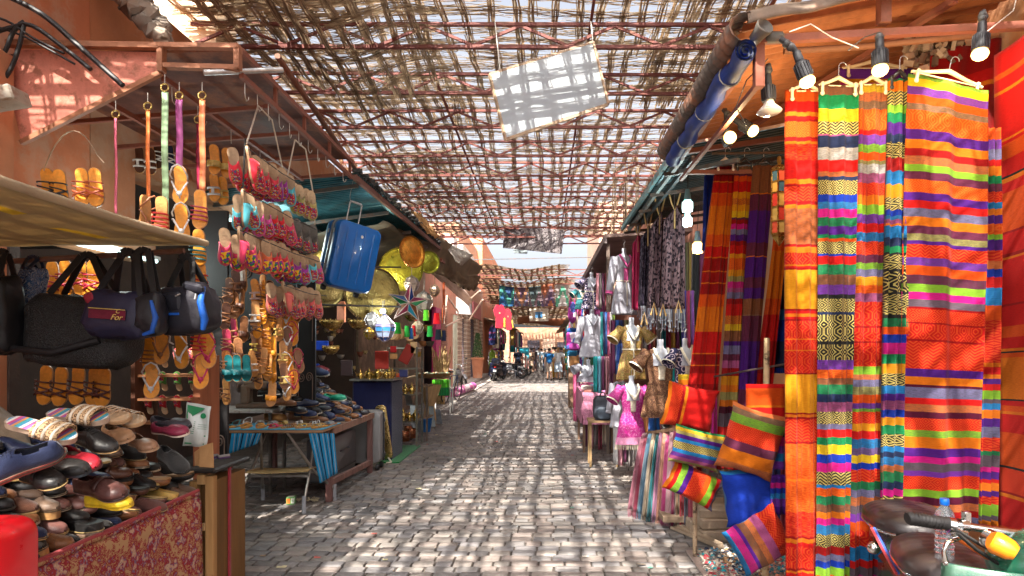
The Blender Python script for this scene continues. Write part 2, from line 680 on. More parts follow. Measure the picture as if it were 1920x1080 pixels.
s = MB((.42, .38, .35))
s.box((-3.15, 27, .02), (1.0, 17, .05))
tag(s.build('pavement', M_stone), kind='structure')
s = MB((.38, .33, .30))
s.box((-3.42, 31.5, .10), (.55, 10, .16), bev=.02)
tag(s.build('kerb', M_stone), kind='structure')

# ------------------------------------------------ lattice trusses
RUST = (.17, .045, .036)
TY = [6.5 + 1.22 * k for k in range(-8, 11)]

def make_truss():
    t = thing('roof_truss', 'x', 'roof truss', (0, 0, 4.8), local=True)
    x0, x1 = -3.75, 2.75
    MB(RUST).bar((x0, 0, .02), (x1, 0, .02), .038, .038, up=V((0, 0, 1))).build('lower_chord', M_iron, t, local=True)
    MB(RUST).bar((x0, 0, .26), (x1, 0, .26), .035, .035).build('upper_chord', M_iron, t, local=True)
    n = 13
    w = (x1 - x0) / n
    for i in range(n):
        a, b = (x0 + i * w, x0 + (i + 1) * w)
        z0, z1 = (.035, .245) if i % 2 == 0 else (.245, .035)
        MB(RUST).bar((a, 0, z0), (b, 0, z1), .022, .03).build('brace', M_iron, t, local=True)
    return t

truss0 = make_truss()
for i, y in enumerate(TY):
    lab = 'rust red lattice truss under the reed roof, %s from the near end of the lane' % ORD[i + 1]
    t = truss0 if i == 0 else dup(truss0)
    t['label'] = lab
    t['group'] = 'trusses carrying the reed roof'
    t.location = (0, y, 4.8 + .02 * math.sin(i * 2.1))
    t.rotation_euler = (0, R(.25 * math.sin(i * 1.7)), R(.5 * math.cos(i * 1.3)))

# ------------------------------------------------ reed mats
def ribbons(P, W, tilt):
    """P (n,m,3) centre lines, W widths -> verts, quads"""
    n, m, _ = P.shape
    d = np.gradient(P, axis=1)
    side = np.cross(d, np.array([0, 0, 1.0]))
    side /= np.linalg.norm(side, axis=2, keepdims=True) + 1e-9
    side[:, :, 2] += tilt[:, None]
    A = P - side * W[:, None, None] / 2
    B = P + side * W[:, None, None] / 2
    Vv = np.stack([A, B], axis=2).reshape(-1, 3)
    i = np.arange(n)[:, None] * m + np.arange(m - 1)[None, :]
    f = np.stack([2 * i, 2 * i + 1, 2 * i + 3, 2 * i + 2], axis=-1).reshape(-1, 4)
    return Vv, f

REEDT = np.array([[.42, .32, .21], [.34, .25, .16], [.50, .40, .27], [.28, .20, .13], [.46, .35, .24], [.20, .14, .10]])

def reed_mat(label, x0, x1, y0, y1, dens=1.0, seed=0, zf=None, wp=.225, hp=.27, lap=.35, name='reed_mat', w=.0135, group='reed mats over the lane'):
    rs = np.random.RandomState(seed)
    zf = zf or (lambda X, Y: 5.12 + 0 * X)
    allV, allF, allC, nb = [], [], [], 0
    def put(P, W, keep):
        nonlocal nb
        Vv, f = ribbons(P, W, rs.uniform(-.3, .3, len(W)))
        f = f[keep.ravel()]
        c = REEDT[rs.randint(0, 6, len(W))] * rs.uniform(.8, 1.25, (len(W), 1))
        c = np.repeat(c, P.shape[1] - 1, axis=0)[keep.ravel()]
        allV.append(Vv); allF.append(f + nb); allC.append(c)
        nb += len(Vv)
    nb_rows = int((y1 - y0) / hp)
    k = max(5, int(round(11 * dens)))
    ys = (np.repeat(np.arange(nb_rows) * hp, k) + np.tile(np.linspace(-.06, .06, k), nb_rows) * (.7 + .4 * dens) + y0 + rs.normal(0, .007, nb_rows * k))
    n = len(ys)
    m = int((x1 - x0) / .1) + 1
    X = np.linspace(x0, x1, m)[None, :] + rs.uniform(-.12, .12, n)[:, None]
    ph = np.repeat(rs.uniform(0, 6, nb_rows), k)
    Y = ys[:, None] + .006 * np.sin(X * 2 * PI / (2 * wp) + rs.uniform(0, 6, n)[:, None]) + .035 * np.sin(X * .9 + ph[:, None] * .3 + ys[:, None] * 2) + np.cumsum(rs.normal(0, .0018, (n, m)), axis=1)
    Z = zf(X, Y) + .009 * np.sin(X * PI / wp + (np.arange(n) % 2)[:, None] * PI) + rs.normal(0, .003, (n, 1))
    P = np.stack([X, Y, Z], axis=-1)
    keep = rs.uniform(0, 1, (n, m - 1)) > .04
    hole = np.sin(X * 1.7 + seed) * np.sin(Y * 1.3 + seed * 2.1) + .5 * np.sin(X * 4.1 + Y * 3.3 + seed)
    keep &= ~((hole[:, 1:] > .95) & (rs.uniform(0, 1, (n, 1)) > .35))
    put(P, rs.uniform(.7, 1.4, n) * w, keep)
    n = int((y1 - y0) * 20)
    ys = rs.uniform(y0, y1, n)
    X = np.linspace(x0, x1, m)[None, :] + rs.uniform(-.1, .1, n)[:, None]
    Y = ys[:, None] + rs.normal(0, .05, (n, 1)) * (X - x0) + .03 * np.sin(X * 2.5 + rs.uniform(0, 6, n)[:, None])
    put(np.stack([X, Y, zf(X, Y) + .02], axis=-1), rs.uniform(.25, .5, n) * w, rs.uniform(0, 1, (n, m - 1)) > .1)
    nc = int((x1 - x0) / wp)
    kw = 8
    xs = np.repeat(np.arange(nc) * wp + wp / 2, kw) + np.tile(np.linspace(-.036, .036, kw), nc) + x0 + rs.normal(0, .006, nc * kw)
    n = len(xs)
    m = int((y1 - y0) / .09) + 1
    Y = np.linspace(y0, y1, m)[None, :] + rs.uniform(-lap / 2, lap / 2, n)[:, None]
    ph = np.repeat(rs.uniform(0, 6, nc), kw)
    X = xs[:, None] + .007 * np.sin(Y * 2 * PI / (2 * hp) + rs.uniform(0, 6, n)[:, None]) + .04 * np.sin(Y * 1.3 + ph[:, None])
    Z = zf(X, Y) + .012 * np.cos(Y * PI / hp + ph[:, None])
    P = np.stack([X, Y, Z], axis=-1)
    put(P, rs.uniform(.8, 1.4, n) * w, rs.uniform(0, 1, (n, m - 1)) > .015)
    o = np_mesh(name, np.concatenate(allV), np.concatenate(allF), M_reed, np.concatenate(allC))
    tag(o, label, 'reed mat', group)
    return o

ys_ = [-3.6, -.4, 2.2, 4.6, 7.2, 9.9, 12.6, 15.5, 19.2]
dl = [.8, .8, .95, 1.5, 1.5, 1.4, 1.5, 1.7]
dr = [.6, .6, .8, 1.2, 1.3, 1.3, 1.5, 1.7]
for i in range(8):
    for sd in (0, 1):
        side = 'left' if sd == 0 else 'right'
        xa, xb = ((-3.9, -.55), (-.65, 2.8))[sd]
        def zf(X, Y, i=i, sd=sd):
            base = 5.10 + .028 * sd
            return base + .03 * np.sin(X * 1.9 + i) + .035 * np.sin(Y * 2.57 * 2 + sd)
        reed_mat('woven reed mat of the %s half of the roof, %s along the lane' % (side, ORD[i + 1]), xa, xb, ys_[i] - .05, ys_[i + 1] + .08, (dl, dr)[sd][i], 11 + i * 2 + sd, zf)

for i, (xa, xb, ya, yb, d) in enumerate([(-3.7, -1.9, 3.4, 7.1, 1.3), (-3.6, -1.0, 8.2, 9.8, .8), (-3.4, -1.7, 11.2, 16.0, 1.0), (1.3, 2.7, 6.0, 9.0, .8)]):
    reed_mat('extra reed mat laid on top, %s' % ('over the shoe stall', 'over the teal canopy', 'over the brass stall', 'over the blue tarp roll')[i], xa, xb, ya, yb, d, 71 + i, lambda X, Y: 5.2 + .03 * np.sin(X * 3))

reed_mat('loose torn reed mat sagging below the trusses at left', -3.5, -1.1, 5.3, 7.6, 1.0, 91,
         lambda X, Y: 5.02 - .42 * np.exp(-((X + 2.1) / .8) ** 2) * np.clip((Y - 5.3) / 2.3, 0, 1) - .05 * np.sin(X * 5), name='torn_reed_mat', group=None)
reed_mat('reed mat hanging down over the right hand dress stall', 1.3, 2.6, 12.0, 12.42, 1.6, 93, lambda X, Y: 4.9 - (Y - 12.0) * 3.2, name='torn_reed_mat', group=None)

for i, (x, lab) in enumerate(((-3.3, 'long iron purlin at the left edge of the reed roof'), (-1.4, 'long iron purlin left of the hanging white board'), (.5, 'long iron purlin right of the hanging white board'), (2.3, 'long iron purlin at the right edge of the reed roof'))):
    tag(MB(RUST).bar((x, -3.3, 5.088), (x, 18.9, 5.088), .03, .025).build('roof_purlin', M_iron), lab, 'purlin')
tag(MB((.27, .12, .075)).tube([at(520, 105, 5.6), at(720, 395, 10.5)], .028, 8).build('roof_pole', M_iron, smooth=40), 'brown pole slanting along the left edge of the reed roof', 'pole')

# ------------------------------------------------ second reed roof, far off
reed_mat('ragged reed mat of the far roof, its front edge over the red shirts', -3.1, .95, 25, 28.5, .9, 101, lambda X, Y: 4.95 + .10 * np.sin(X * 2) - .02 * (Y - 25), wp=.3, hp=.28, w=.04, group='reed mats of the far roof')
reed_mat('ragged reed mat of the far roof behind the posters', -3.3, 1.4, 28.5, 36, .9, 102, lambda X, Y: 4.85 + .12 * np.sin(X * 1.4) + .1 * np.sin(Y), wp=.3, hp=.28, w=.045, group='reed mats of the far roof')
reed_mat('reed mat of the far roof nearest the lane end', -3.4, 2.2, 36, 75, 1.4, 103, lambda X, Y: 4.6 + .12 * np.sin(X * 1.4) + .15 * np.sin(Y * .6), wp=.4, hp=.5, w=.09, group='reed mats of the far roof')
for i, y in enumerate([25.2, 28, 32, 37, 43, 50]):
    t = dup(truss0, label='rust red lattice truss of the far roof, %s beyond the open gap' % ORD[i + 1], group='trusses of the far roof')
    t.location = (.1, y, 4.62 - .05 * i)

# ------------------------------------------------ BUILDINGS, left side
ORANGE, PINK, CREAM = (.56, .20, .10), (.58, .27, .19), (.66, .52, .36)

def wall_box(mb, x0, x1, y0, y1, z0, z1, col=None):
    mb.box(((x0 + x1) / 2, (y0 + y1) / 2, (z0 + z1) / 2), (x1 - x0, y1 - y0, z1 - z0), col=col)

b = thing('plaster_building', 'orange plastered building above the shoe stall at left', 'building', (-4.6, 3, 0))
m = MB(ORANGE)
wall_box(m, -4.2, -3.6, -.5, 3.95, 0, 2.5)
wall_box(m, -4.2, -3.6, -.5, 3.9, 2.5, 4.7)
wall_box(m, -4.2, -3.6, 3.9, 4.86, 2.5, 6.8)
m.build('wall', M_plaster, b)
m = MB((.50, .22, .12))
m.box((-3.5, 3.86, 1.75), (.17, .22, 3.5), bev=.02)
m.build('pillar', M_plaster, b)

b = thing('shop_building', 'long plastered building with dark open shops behind the left stalls', 'building', (-4.6, 8, 0))
m = MB((.52, .22, .11))
wall_box(m, -4.2, -3.6, 4.87, 5.4, 2.55, 4.75)
wall_box(m, -4.2, -3.6, 5.402, 11.898, 3.3, 4.75)
wall_box(m, -4.2, -3.6, 11.9, 18.6, 2.55, 4.75, (.30, .20, .14))  # coloured dim in place of the shaded shop opening behind the brass stall
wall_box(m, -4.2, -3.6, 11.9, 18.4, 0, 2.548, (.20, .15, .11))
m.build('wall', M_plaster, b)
m = MB((.42, .20, .10))
wall_box(m, -3.598, -3.42, 4.0, 5.4, 2.36, 2.56)
wall_box(m, -3.7, -3.55, 5.402, 11.8, 3.15, 3.298)
m.build('lintel', M_plaster, b)
m = MB((.06, .038, .03))  # dark wall colour stands for the shade inside the shops
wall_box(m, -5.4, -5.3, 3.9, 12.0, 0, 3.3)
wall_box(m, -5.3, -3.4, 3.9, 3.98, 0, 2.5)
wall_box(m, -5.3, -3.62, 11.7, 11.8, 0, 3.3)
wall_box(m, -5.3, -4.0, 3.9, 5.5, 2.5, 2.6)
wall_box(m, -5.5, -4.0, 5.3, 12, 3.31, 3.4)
m.build('shop_interior', pmat('shaded interior wall', rough=.9, vary=.3, scale=5, bump=.3), b)
m = MB(CREAM)
wall_box(m, -6.5, -3.61, 6.75, 7.2, 4.76, 6.2)
m.build('gable', M_plaster, b)

m = MB((.33, .29, .25))
def slab(u, v):
    p = at(lerp(196, 318, u), lerp(-20, 92, u), 4.95 + .1 * v)
    q = at(lerp(232, 262, u) + 50 * u, lerp(-60, 60, u), 5.0)
    r = p.lerp(q, v)
    r += V((.02 * math.sin(u * 31), .03 * math.sin(u * 19 + v * 7), .025 * math.sin(u * 43 + v * 11)))
    return r
m.sheet(slab, 24, 6)
tag(m.build('broken_slab', M_plaster, solid=.12, smooth=30), 'ragged grey concrete slab on the edge of the orange building', 'concrete slab')

for i, (pts, r, lab) in enumerate([
    ([(-60, -40), (40, 5), (90, 35), (150, 88), (230, 160)], .017, 'thickest black cable drooping over the orange wall'),
    ([(-40, 70), (20, 52), (60, 48), (120, 90), (170, 130)], .014, 'black cable bent over the corner of the painted fascia'),
    ([(-60, 90), (0, 105), (25, 60), (45, 45), (20, 130), (-30, 190)], .013, 'black cable looped at the top left corner'),
    ([(-60, 20), (10, 38), (60, 70), (120, 100)], .008, 'thin black wire above the painted fascia'),
    ([(-60, 35), (30, 62), (90, 92), (140, 120)], .007, 'thinnest black wire above the painted fascia')]):
    P = [at(x, y, 3.9) for x, y in pts]
    Q = []
    for k in range(len(P) - 1):
        for j in range(4):
            t = j / 4
            p0, p1, p2, p3 = P[max(k - 1, 0)], P[k], P[k + 1], P[min(k + 2, len(P) - 1)]
            Q.append(.5 * ((2 * p1) + (p2 - p0) * t + (2 * p0 - 5 * p1 + 4 * p2 - p3) * t * t + (3 * p1 - p0 - 3 * p2 + p3) * t ** 3))
    Q.append(P[-1])
    tag(MB((.012, .012, .014)).tube(Q, r, 8).build('power_cable', M_black, smooth=40), lab, 'cable')

# ------------------------------------------------ far left facades
def door_leaf(parent, x, y0, y1, z1, col):
    m = MB(col)
    wall_box(m, x - .12, x - .06, y0 + .03, y1 - .03, .2, z1)
    d = m.build('door', M_wood, parent)
    return d

b = thing('shop_facade', 'pink plastered shop front with magenta door frame behind the brass stall', 'building', (-3.8, 20, 0))
m = MB(PINK)
wall_box(m, -4.2, -3.6, 18.62, 25.5, 3.0, 5.0)
wall_box(m, -4.2, -3.6, 22.7, 24.2, 0, 2.998)
wall_box(m, -4.2, -3.6, 24.6, 25.5, 0, 2.998, (.62, .66, .52))
m.build('wall', M_plaster, b)
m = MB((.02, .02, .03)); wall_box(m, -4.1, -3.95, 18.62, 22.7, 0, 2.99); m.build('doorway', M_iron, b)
m = MB((.62, .05, .22)); wall_box(m, -3.7, -3.55, 20.2, 21.1, 0, 2.99); m.build('door_frame', M_iron, b)
m = MB((.34, .17, .12))
for k in range(34): wall_box(m, -3.72, -3.56, 21.3, 22.6, .02 + k * .088, .09 + k * .088)
m.build('brick_pier', M_stone, b)

b = thing('shop_facade', 'shop front with striped tile pilasters and three dark doors at left', 'building', (-3.8, 30, 0))
m = MB((.60, .36, .26)); wall_box(m, -4.2, -3.6, 25.52, 36, 3.25, 5.0)
m.build('wall', M_plaster, b)
for (y0, y1) in ((25.6, 26.9), (28.6, 29.9), (32.7, 33.6), (35.2, 36)):
    m = MB((.55, .42, .31))
    for k in range(32): wall_box(m, -3.75, -3.58, y0, y1, .02 + k * .1, .10 + k * .1, (.60, .47, .36) if k % 2 else (.42, .29, .22))
    m.build('pilaster', M_stone, b)
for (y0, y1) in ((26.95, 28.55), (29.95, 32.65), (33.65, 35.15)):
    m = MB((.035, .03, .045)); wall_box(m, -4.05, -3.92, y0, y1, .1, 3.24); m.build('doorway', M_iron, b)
m = MB((.50, .16, .18)); m.box((-3.35, 30.6, 3.5), (.06, 3.4, .75)); m.build('sign_board', M_iron, b)

b = thing('tall_building', 'tall orange building rising behind the far roof at left', 'building', (-4, 40, 0))
m = MB((.62, .26, .15))
wall_box(m, -9, -3.62, 36.02, 52, 0, 8.2)
wall_box(m, -9, -3.9, 28, 36, 5.01, 7.4, (.66, .34, .22))
m.build('wall', M_plaster, b)
m = MB((.75, .72, .68)); wall_box(m, -3.88, -3.6, 27.2, 31.5, 5.6, 6.3); wall_box(m, -3.9, -3.55, 24, 25.2, 5.02, 6.1); m.build('balcony', M_plaster, b)

b = thing('end_building', 'sunlit orange and cream building closing the far end of the lane', 'building', (0, 76, 0))
m = MB((.66, .40, .26)); wall_box(m, -12, 12, 76, 78, 0, 4.3, (.36, .19, .12))
m.build('wall', M_plaster, b)
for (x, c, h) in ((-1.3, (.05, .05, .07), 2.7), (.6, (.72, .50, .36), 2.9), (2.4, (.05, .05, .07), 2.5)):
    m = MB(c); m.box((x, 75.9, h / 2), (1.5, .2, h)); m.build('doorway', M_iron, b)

# ------------------------------------------------ BUILDINGS, right side
b = thing('market_building', 'orange plastered building behind the striped blankets at right', 'building', (2.8, 4, 0))
m = MB((.55, .25, .12)); wall_box(m, 2.5, 3.1, .5, 8.8, 0, 4.75); m.build('wall', M_plaster, b)
b = thing('market_building', 'pink building behind the dress stalls further down at right', 'building', (2.8, 14, 0))
m = MB(PINK); wall_box(m, 2.3, 3.1, 8.82, 19.5, 0, 4.75); wall_box(m, 1.75, 3.1, 19.52, 24.8, 0, 6.3, (.62, .42, .32)); m.build('wall', M_plaster, b)
b = thing('market_building', 'terracotta building standing right of the crowd', 'building', (2.8, 30, 0))
m = MB((.60, .30, .20)); wall_box(m, 2.6, 4, 24.82, 60, 0, 5.2); m.build('wall', M_plaster, b)

# ------------------------------------------------ corrugated sheets, canopies
def corrugated(mb, o, u, v, nu, amp=.012, per=.075, nv=4, across='u'):
    """sheet o + a*u + b*v with ridges along v, normal up-ish"""
    o, u, v = V(o), V(u), V(v)
    L = u.length
    n = u.cross(v).normalized()
    k = max(4, int(L / per * 6))
    mb.sheet(lambda a, c: o + u * a + v * c + n * (amp * math.sin(a * L / per * 2 * PI)), k, nv)
    return mb

BR = (.26, .085, .055)
t = thing('stall_canopy', 'rusty brown sheet metal canopy with painted fascia over the sandal stall', 'canopy', (-2.8, 4.9, 3.5))
m = MB((.62, .22, .16))
tri = [at(26, 92, 4.0), at(300, 98, 4.0), at(304, 135, 4.0), at(40, 266, 4.0), at(25, 200, 4.0)]
vs = tri + [p + V((0, .02, 0)) for p in tri]
n = len(tri)
m.add(vs, [tuple(range(n)), tuple(range(2 * n - 1, n - 1, -1))] + [(i, n + i, n + (i + 1) % n, (i + 1) % n) for i in range(n)])
m.build('fascia', M_iron, t)
m = MB((.36, .15, .08))
m.bar(at(15, 82, 3.97), at(300, 87, 3.97), .05, .035)
m.bar(at(298, 86, 3.97), at(449, 88, 3.97), .05, .03)
m.bar(at(303, 124, 3.98), at(447, 128, 3.98), .05, .03)
m.bar(at(303, 84, 3.975), at(303, 135, 3.975), .035, .05)
m.bar(at(446, 86, 3.975), at(446, 130, 3.975), .035, .05)
m.bar(at(303, 136, 3.99), at(40, 268, 3.99), .03, .03)
m.build('front_frame', M_iron, t)
m = MB((.16, .06, .045))
m.sheet(lambda u, v: (lerp(-3.58, -2.0, u), lerp(4.01, 6.3, v), lerp(3.52, 3.56, u)), 6, 6)
m.build('roof_sheet', M_corr, t, solid=.02)
for (x, z) in ((-1.99, 3.40), (-1.99, 3.56), (-2.5, 3.38), (-3.0, 3.3)):
    MB(BR).bar((x, 4.03, z), (x, 6.35, z - .02), .03, .035).build('side_rail', M_iron, t)
for y in (4.55, 5.1, 5.7, 6.3):
    MB(BR).bar((-2.02, y, 3.40), (-3.55, y, 3.28), .03, .03).build('rafter', M_iron, t)
    MB(BR).bar((-2.0, y + .02, 3.41), (-2.0, y + .02, 3.55), .025, .025).build('strut', M_iron, t)
MB((.55, .55, .56)).tube([at(382, 136, 3.9), at(530, 131, 4.2)], .018, 10).build('pole', M_steel, t, smooth=40)

def hook_pts(p, s=.075):
    q = [p + V((0, 0, s * .9)), p + V((0, 0, .2 * s))]
    for k in range(7):
        a = PI * k / 6
        q.append(p + V((0, -.22 * s + .22 * s * math.cos(a), -.45 * s - .22 * s * math.sin(a))))
    return q

hook0 = tag(MB((.55, .50, .45)).tube([(0, 0, 0), (0, 0, -.07), (0, .004, -.10), (0, .02, -.118), (0, .036, -.10), (0, .038, -.085)], .0035, 6).build('wire_hook', M_steel, smooth=60), 'x', 'hook')
hk = 0
for (x, ys) in ((-2.0, [4.1, 4.28, 4.45, 4.63, 4.82, 5.0, 5.2, 5.42, 5.62, 5.85, 6.1]), (-2.5, [4.12, 4.5, 4.9, 5.4])):
    for j, y in enumerate(ys):
        o = hook0 if hk == 0 else dup(hook0)
        o.location = (x, y, 3.385 if x > -2.2 else 3.37)
        o.rotation_euler = (0, 0, rnd.uniform(-.6, .6))
        o['label'] = 'bent wire hook under the canopy\'s %s rail, %s from the front' % ('outer' if x > -2.2 else 'middle', ORD[j + 1])
        o['group'] = 'wire hooks on the brown canopy'
        hk += 1

t = thing('stall_canopy', 'dark corrugated canopy with teal underside above the blue suitcase', 'canopy', (-2.8, 8.5, 3.4))
m = MB((.035, .12, .14))
corrugated(m, (-3.58, 6.42, 3.25), (0, 5.2, .12), (1.62, 0, .2), 1, nv=3)
m.build('roof_sheet', pmat('teal sheet', rough=.35, metal=.5, vary=.4, scale=5, wear=(.05, .04, .03), wamt=.5, wscale=3), t, solid=.006)
MB((.22, .10, .08)).bar((-1.98, 6.42, 3.40), (-1.98, 11.7, 3.52), .04, .06).build('edge_rail', M_iron, t)
for y in (6.6, 7.9, 9.2, 10.5, 11.6):
    MB((.10, .09, .08)).bar((-2.0, y, 3.36), (-3.56, y, 3.15), .03, .04).build('rafter', M_iron, t)
m = MB((.03, .03, .03))
for k in range(60):       # ragged bristly edge of torn roofing
    y = 6.45 + k * .085
    m.box((-1.955 + rnd.uniform(-.02, .03), y, 3.47 + .0225 * (y - 6.4) + rnd.uniform(-.01, .02)), (.05 + rnd.uniform(0, .05), .05, .035), rot=(rnd.uniform(-.5, .5), rnd.uniform(-.6, .6), rnd.uniform(-.5, .5)))
m.build('torn_edge', M_black, t)

def tarp(label, corners, col, seed, nu=18, nv=12, amp=.05, parent=None, name='tarpaulin', cat='tarpaulin'):
    a, b_, c, d = [V(p) for p in corners]
    nrm = (b_ - a).cross(d - a).normalized()
    m = MB(col)
    def f(u, v):
        p = a.lerp(b_, u).lerp(d.lerp(c, u), v)
        w = mnoise.noise(V((u * 4 + seed, v * 4, seed))) + .5 * mnoise.noise(V((u * 11 + seed, v * 6, seed)))
        p = p + nrm * (amp * w) + V((0, 0, -amp * 1.2 * math.sin(PI * u) * math.sin(PI * v)))
        if v == 1: p = p + V((0, 0, .4 * amp * math.sin(u * 23 + seed)))
        return p
    m.sheet(f, nu, nv)
    o = m.build(name, M_canvas, parent, smooth=60, solid=.004)
    if parent is None: tag(o, label, cat)
    return o

tarp('brown tarpaulin stretched over the stall beyond the teal canopy', [at(752, 392, 9.5), at(905, 500, 15.5), at(880, 545, 15), at(740, 470, 9.5)], (.30, .24, .17), 1)
tarp('silvery torn plastic sheet hanging in a point beyond the brass trays', [at(826, 450, 12.3), at(888, 478, 12.8), at(866, 498, 12.8), at(858, 492, 12.3)], (.62, .58, .52), 2, amp=.03)
tarp('tan rag of cloth folded over the canopy corner', [at(770, 396, 9.3), at(790, 400, 9.6), at(828, 450, 9.8), at(800, 436, 9.5)], (.50, .28, .12), 3, amp=.04)
tarp('dirty brown tarpaulin sagging under the torn plastic', [at(822, 505, 12.5), at(900, 518, 15), at(893, 545, 15), at(862, 538, 12.6)], (.24, .17, .11), 4, amp=.07)
tarp('pale awning cloth on the pink shop front', [at(800, 505, 13.6), at(880, 575, 23), at(886, 560, 24), at(830, 500, 15)], (.62, .50, .42), 5, amp=.04)
tarp('grey tarpaulin lining under the teal canopy', [(-3.5, 8.0, 3.05), (-2.1, 8.0, 3.28), (-2.1, 11.5, 3.4), (-3.5, 11.5, 3.1)], (.26, .25, .20), 6, amp=.08)
t = thing('stall_canopy', 'row of brown rafters holding the torn tarpaulins at left', 'canopy', (-2.8, 13, 3.5))
for y in (11.95, 13.2, 14.6, 16.2):
    MB(BR).bar((-3.6, y, 3.95), (-2.0, y, 3.35), .04, .05).build('rafter', M_iron, t)
MB(BR).bar((-2.0, 11.9, 3.33), (-2.0, 16.4, 3.33), .04, .05).build('edge_rail', M_iron, t)

t = thing('canvas_awning', 'beige canvas awning with yellow streaks over the pile of shoes', 'awning', (-2.5, 3, 2.2))
m = MB((.42, .32, .18))
def cv(u, v):
    x = lerp(-3.3, -1.99, u); y = lerp(2.0, 3.62, v)
    z = 2.215 - .02 * math.sin(PI * v) + .012 * mnoise.noise(V((x * 3, y * 3, 0))) - .03 * (1 - u) * math.sin(v * 3)
    return V((x, y, z))
m.sheet(cv, 20, 24, colf=lambda u, v: (.58, .42, .06) if abs(u - .80 + .10 * v) < .018 and .2 < v < .8 else (.42, .32, .18))
m.build('canvas', M_canvas, t, smooth=60, solid=.006)
m = MB((.50, .40, .28)).tube([(-1.985, y, 2.222 - .012 * math.sin(PI * (y - 2) / 1.6)) for y in [2 + .1 * k for k in range(17)]], .02, 8)
m.build('hem', M_canvas, t, smooth=60)
MB((.22, .11, .08)).tube([at(-40, 494, 3.5), at(345, 470, 3.55)], .016, 8).build('rail', M_iron, t, smooth=60)

t = thing('stall_canopy', 'rusty corrugated canopy with bent dark edge over the striped blankets', 'canopy', (1.7, 3.7, 3.2))
m = MB((.45, .16, .06))
corrugated(m, (.98, 2.95, 3.19), (0, 1.75, -.03), (1.5, 0, .30), 1, nv=4, amp=.011, per=.08)
m.build('roof_sheet', M_corr, t, solid=.006)
m = MB((.13, .105, .09))
def edge(u, v):
    y = lerp(2.92, 4.75, u)
    a = v * 2.6
    return V((.98 - .10 * math.sin(a) + .015 * math.sin(u * 160), y, 3.20 - .09 * (1 - math.cos(a)) * .8 + .012 * math.sin(u * 160 + 1)))
m.sheet(edge, 150, 5)
m.build('rolled_edge', M_corr, t, smooth=60, solid=.004)
m = MB((.20, .14, .10))
def fedge(u, v):
    x = lerp(.97, 2.5, u)
    return V((x, 2.93 - .02 * v + .004 * math.sin(u * 40), 3.215 + .30 * (x - .98) / 1.5 - .065 * v + .006 * math.sin(u * 24)))
m.sheet(fedge, 60, 3)
m.build('front_flashing', M_corr, t, smooth=60, solid=.006)
for (a, b_, w) in (((1.02, 2.98, 3.10), (2.48, 2.98, 3.18), .035), ((1.02, 4.68, 3.10), (2.48, 4.68, 3.30), .035), ((1.05, 2.98, 3.09), (1.05, 4.7, 3.06), .03), ((2.0, 2.98, 3.30), (1.4, 4.66, 3.18), .03), ((1.65, 2.98, 3.18), (1.65, 2.98, 3.34), .05), ((1.05, 3.0, 2.88), (1.05, 3.0, 3.1), .045), ((1.05, 3.0, 2.90), (1.05, 4.7, 2.90), .025), ((1.05, 4.5, 2.9), (2.45, 4.5, 2.9), .03)):
    MB(BR).bar(a, b_, w).build('frame_bar', M_iron, t)
m = MB((.012, .04, .26))
pts = [(0.965 + .01 * math.sin(k), 2.93 + k * .085, 3.03 + .008 * math.sin(k * 1.7)) for k in range(21)]
m.tube(pts, [.050 + .006 * math.sin(k * 2.3) + .003 * math.sin(k * 5.1) for k in range(21)], 20, cap=False)
q0 = V(pts[0])
sp_ = [q0 + V(((.058 - .0016 * k) * math.cos(k * .45), -.004 + .0 * k, (.058 - .0016 * k) * math.sin(k * .45))) for k in range(34)]
m.sheet(lambda u, v: q0 + V(((.048 - .040 * u) * math.cos(u * 15), -.002 + .07 * v, (.048 - .040 * u) * math.sin(u * 15))), 60, 1)
m.tube([q0 + V((0, .02, 0)), q0 + V((0, .03, 0))], .046, 14, col=(.006, .01, .03))  # dark plug coloured as the shade inside the hollow roll
for kk in (3, 9, 15): m.tube([V(pts[kk]) + V((.057 * math.cos(a), 0, .057 * math.sin(a))) for a in [2 * PI * j / 14 for j in range(15)]], .004, 5, col=(.5, .48, .4))
tag(m.build('rolled_tarp', pmat('blue vinyl', rough=.6, vary=.35, scale=14, bump=.5, bscale=25, coat=0, wear=(.05, .06, .09), wamt=.6, wscale=8, stretch=(1, .3, 1)), smooth=60), 'blue tarp rolled up under the edge of the right hand canopy', 'rolled tarp')
t = thing('stall_canopy', 'dark teal metal canopy over the hanging dresses', 'canopy', (1.8, 6.3, 3.2))
m = MB((.04, .075, .085))
corrugated(m, (1.0, 4.75, 3.16), (0, 3.1, .03), (1.45, 0, .28), 1, nv=3)
m.build('roof_sheet', MATS['teal sheet'], t, solid=.006)
for i in range(3):
    MB([(.10, .22, .24), (.25, .3, .3), (.04, .07, .08)][i]).bar((1.0 + i * .085, 4.8, 3.12 - i * .012), (1.0 + i * .085, 7.85, 3.14 - i * .012), .03, .045).build('edge_rail', M_iron, t)
for y in (5.2, 5.9, 6.6, 7.3, 7.8):
    MB((.09, .07, .06)).bar((1.02, y, 3.08), (2.45, y, 3.28), .03).build('rafter', M_iron, t)
MB((.16, .2, .22)).bar(at(1385, 300, 4.3), at(1275, 262 + 60, 4.75), .03).build('brace', M_iron, t)
t = thing('stall_canopy', 'brown plank canopy over the third dress stall', 'canopy', (1.4, 11, 3.1))
m = MB((.24, .17, .15)); m.sheet(lambda u, v: (lerp(.92, 2.25, u), lerp(9.3, 15.5, v), 3.32 + .10 * u), 4, 4); m.build('roof_sheet', M_woodx, t, solid=.05)
MB((.16, .13, .13)).bar((.93, 9.3, 3.25), (.93, 15.5, 3.25), .05, .08).build('edge_rail', M_iron, t)
for y in (9.4, 12.4, 15.4): MB((.16, .12, .1)).bar((.98, y, 0), (.98, y, 3.2), .05).build('post', M_wood, t)
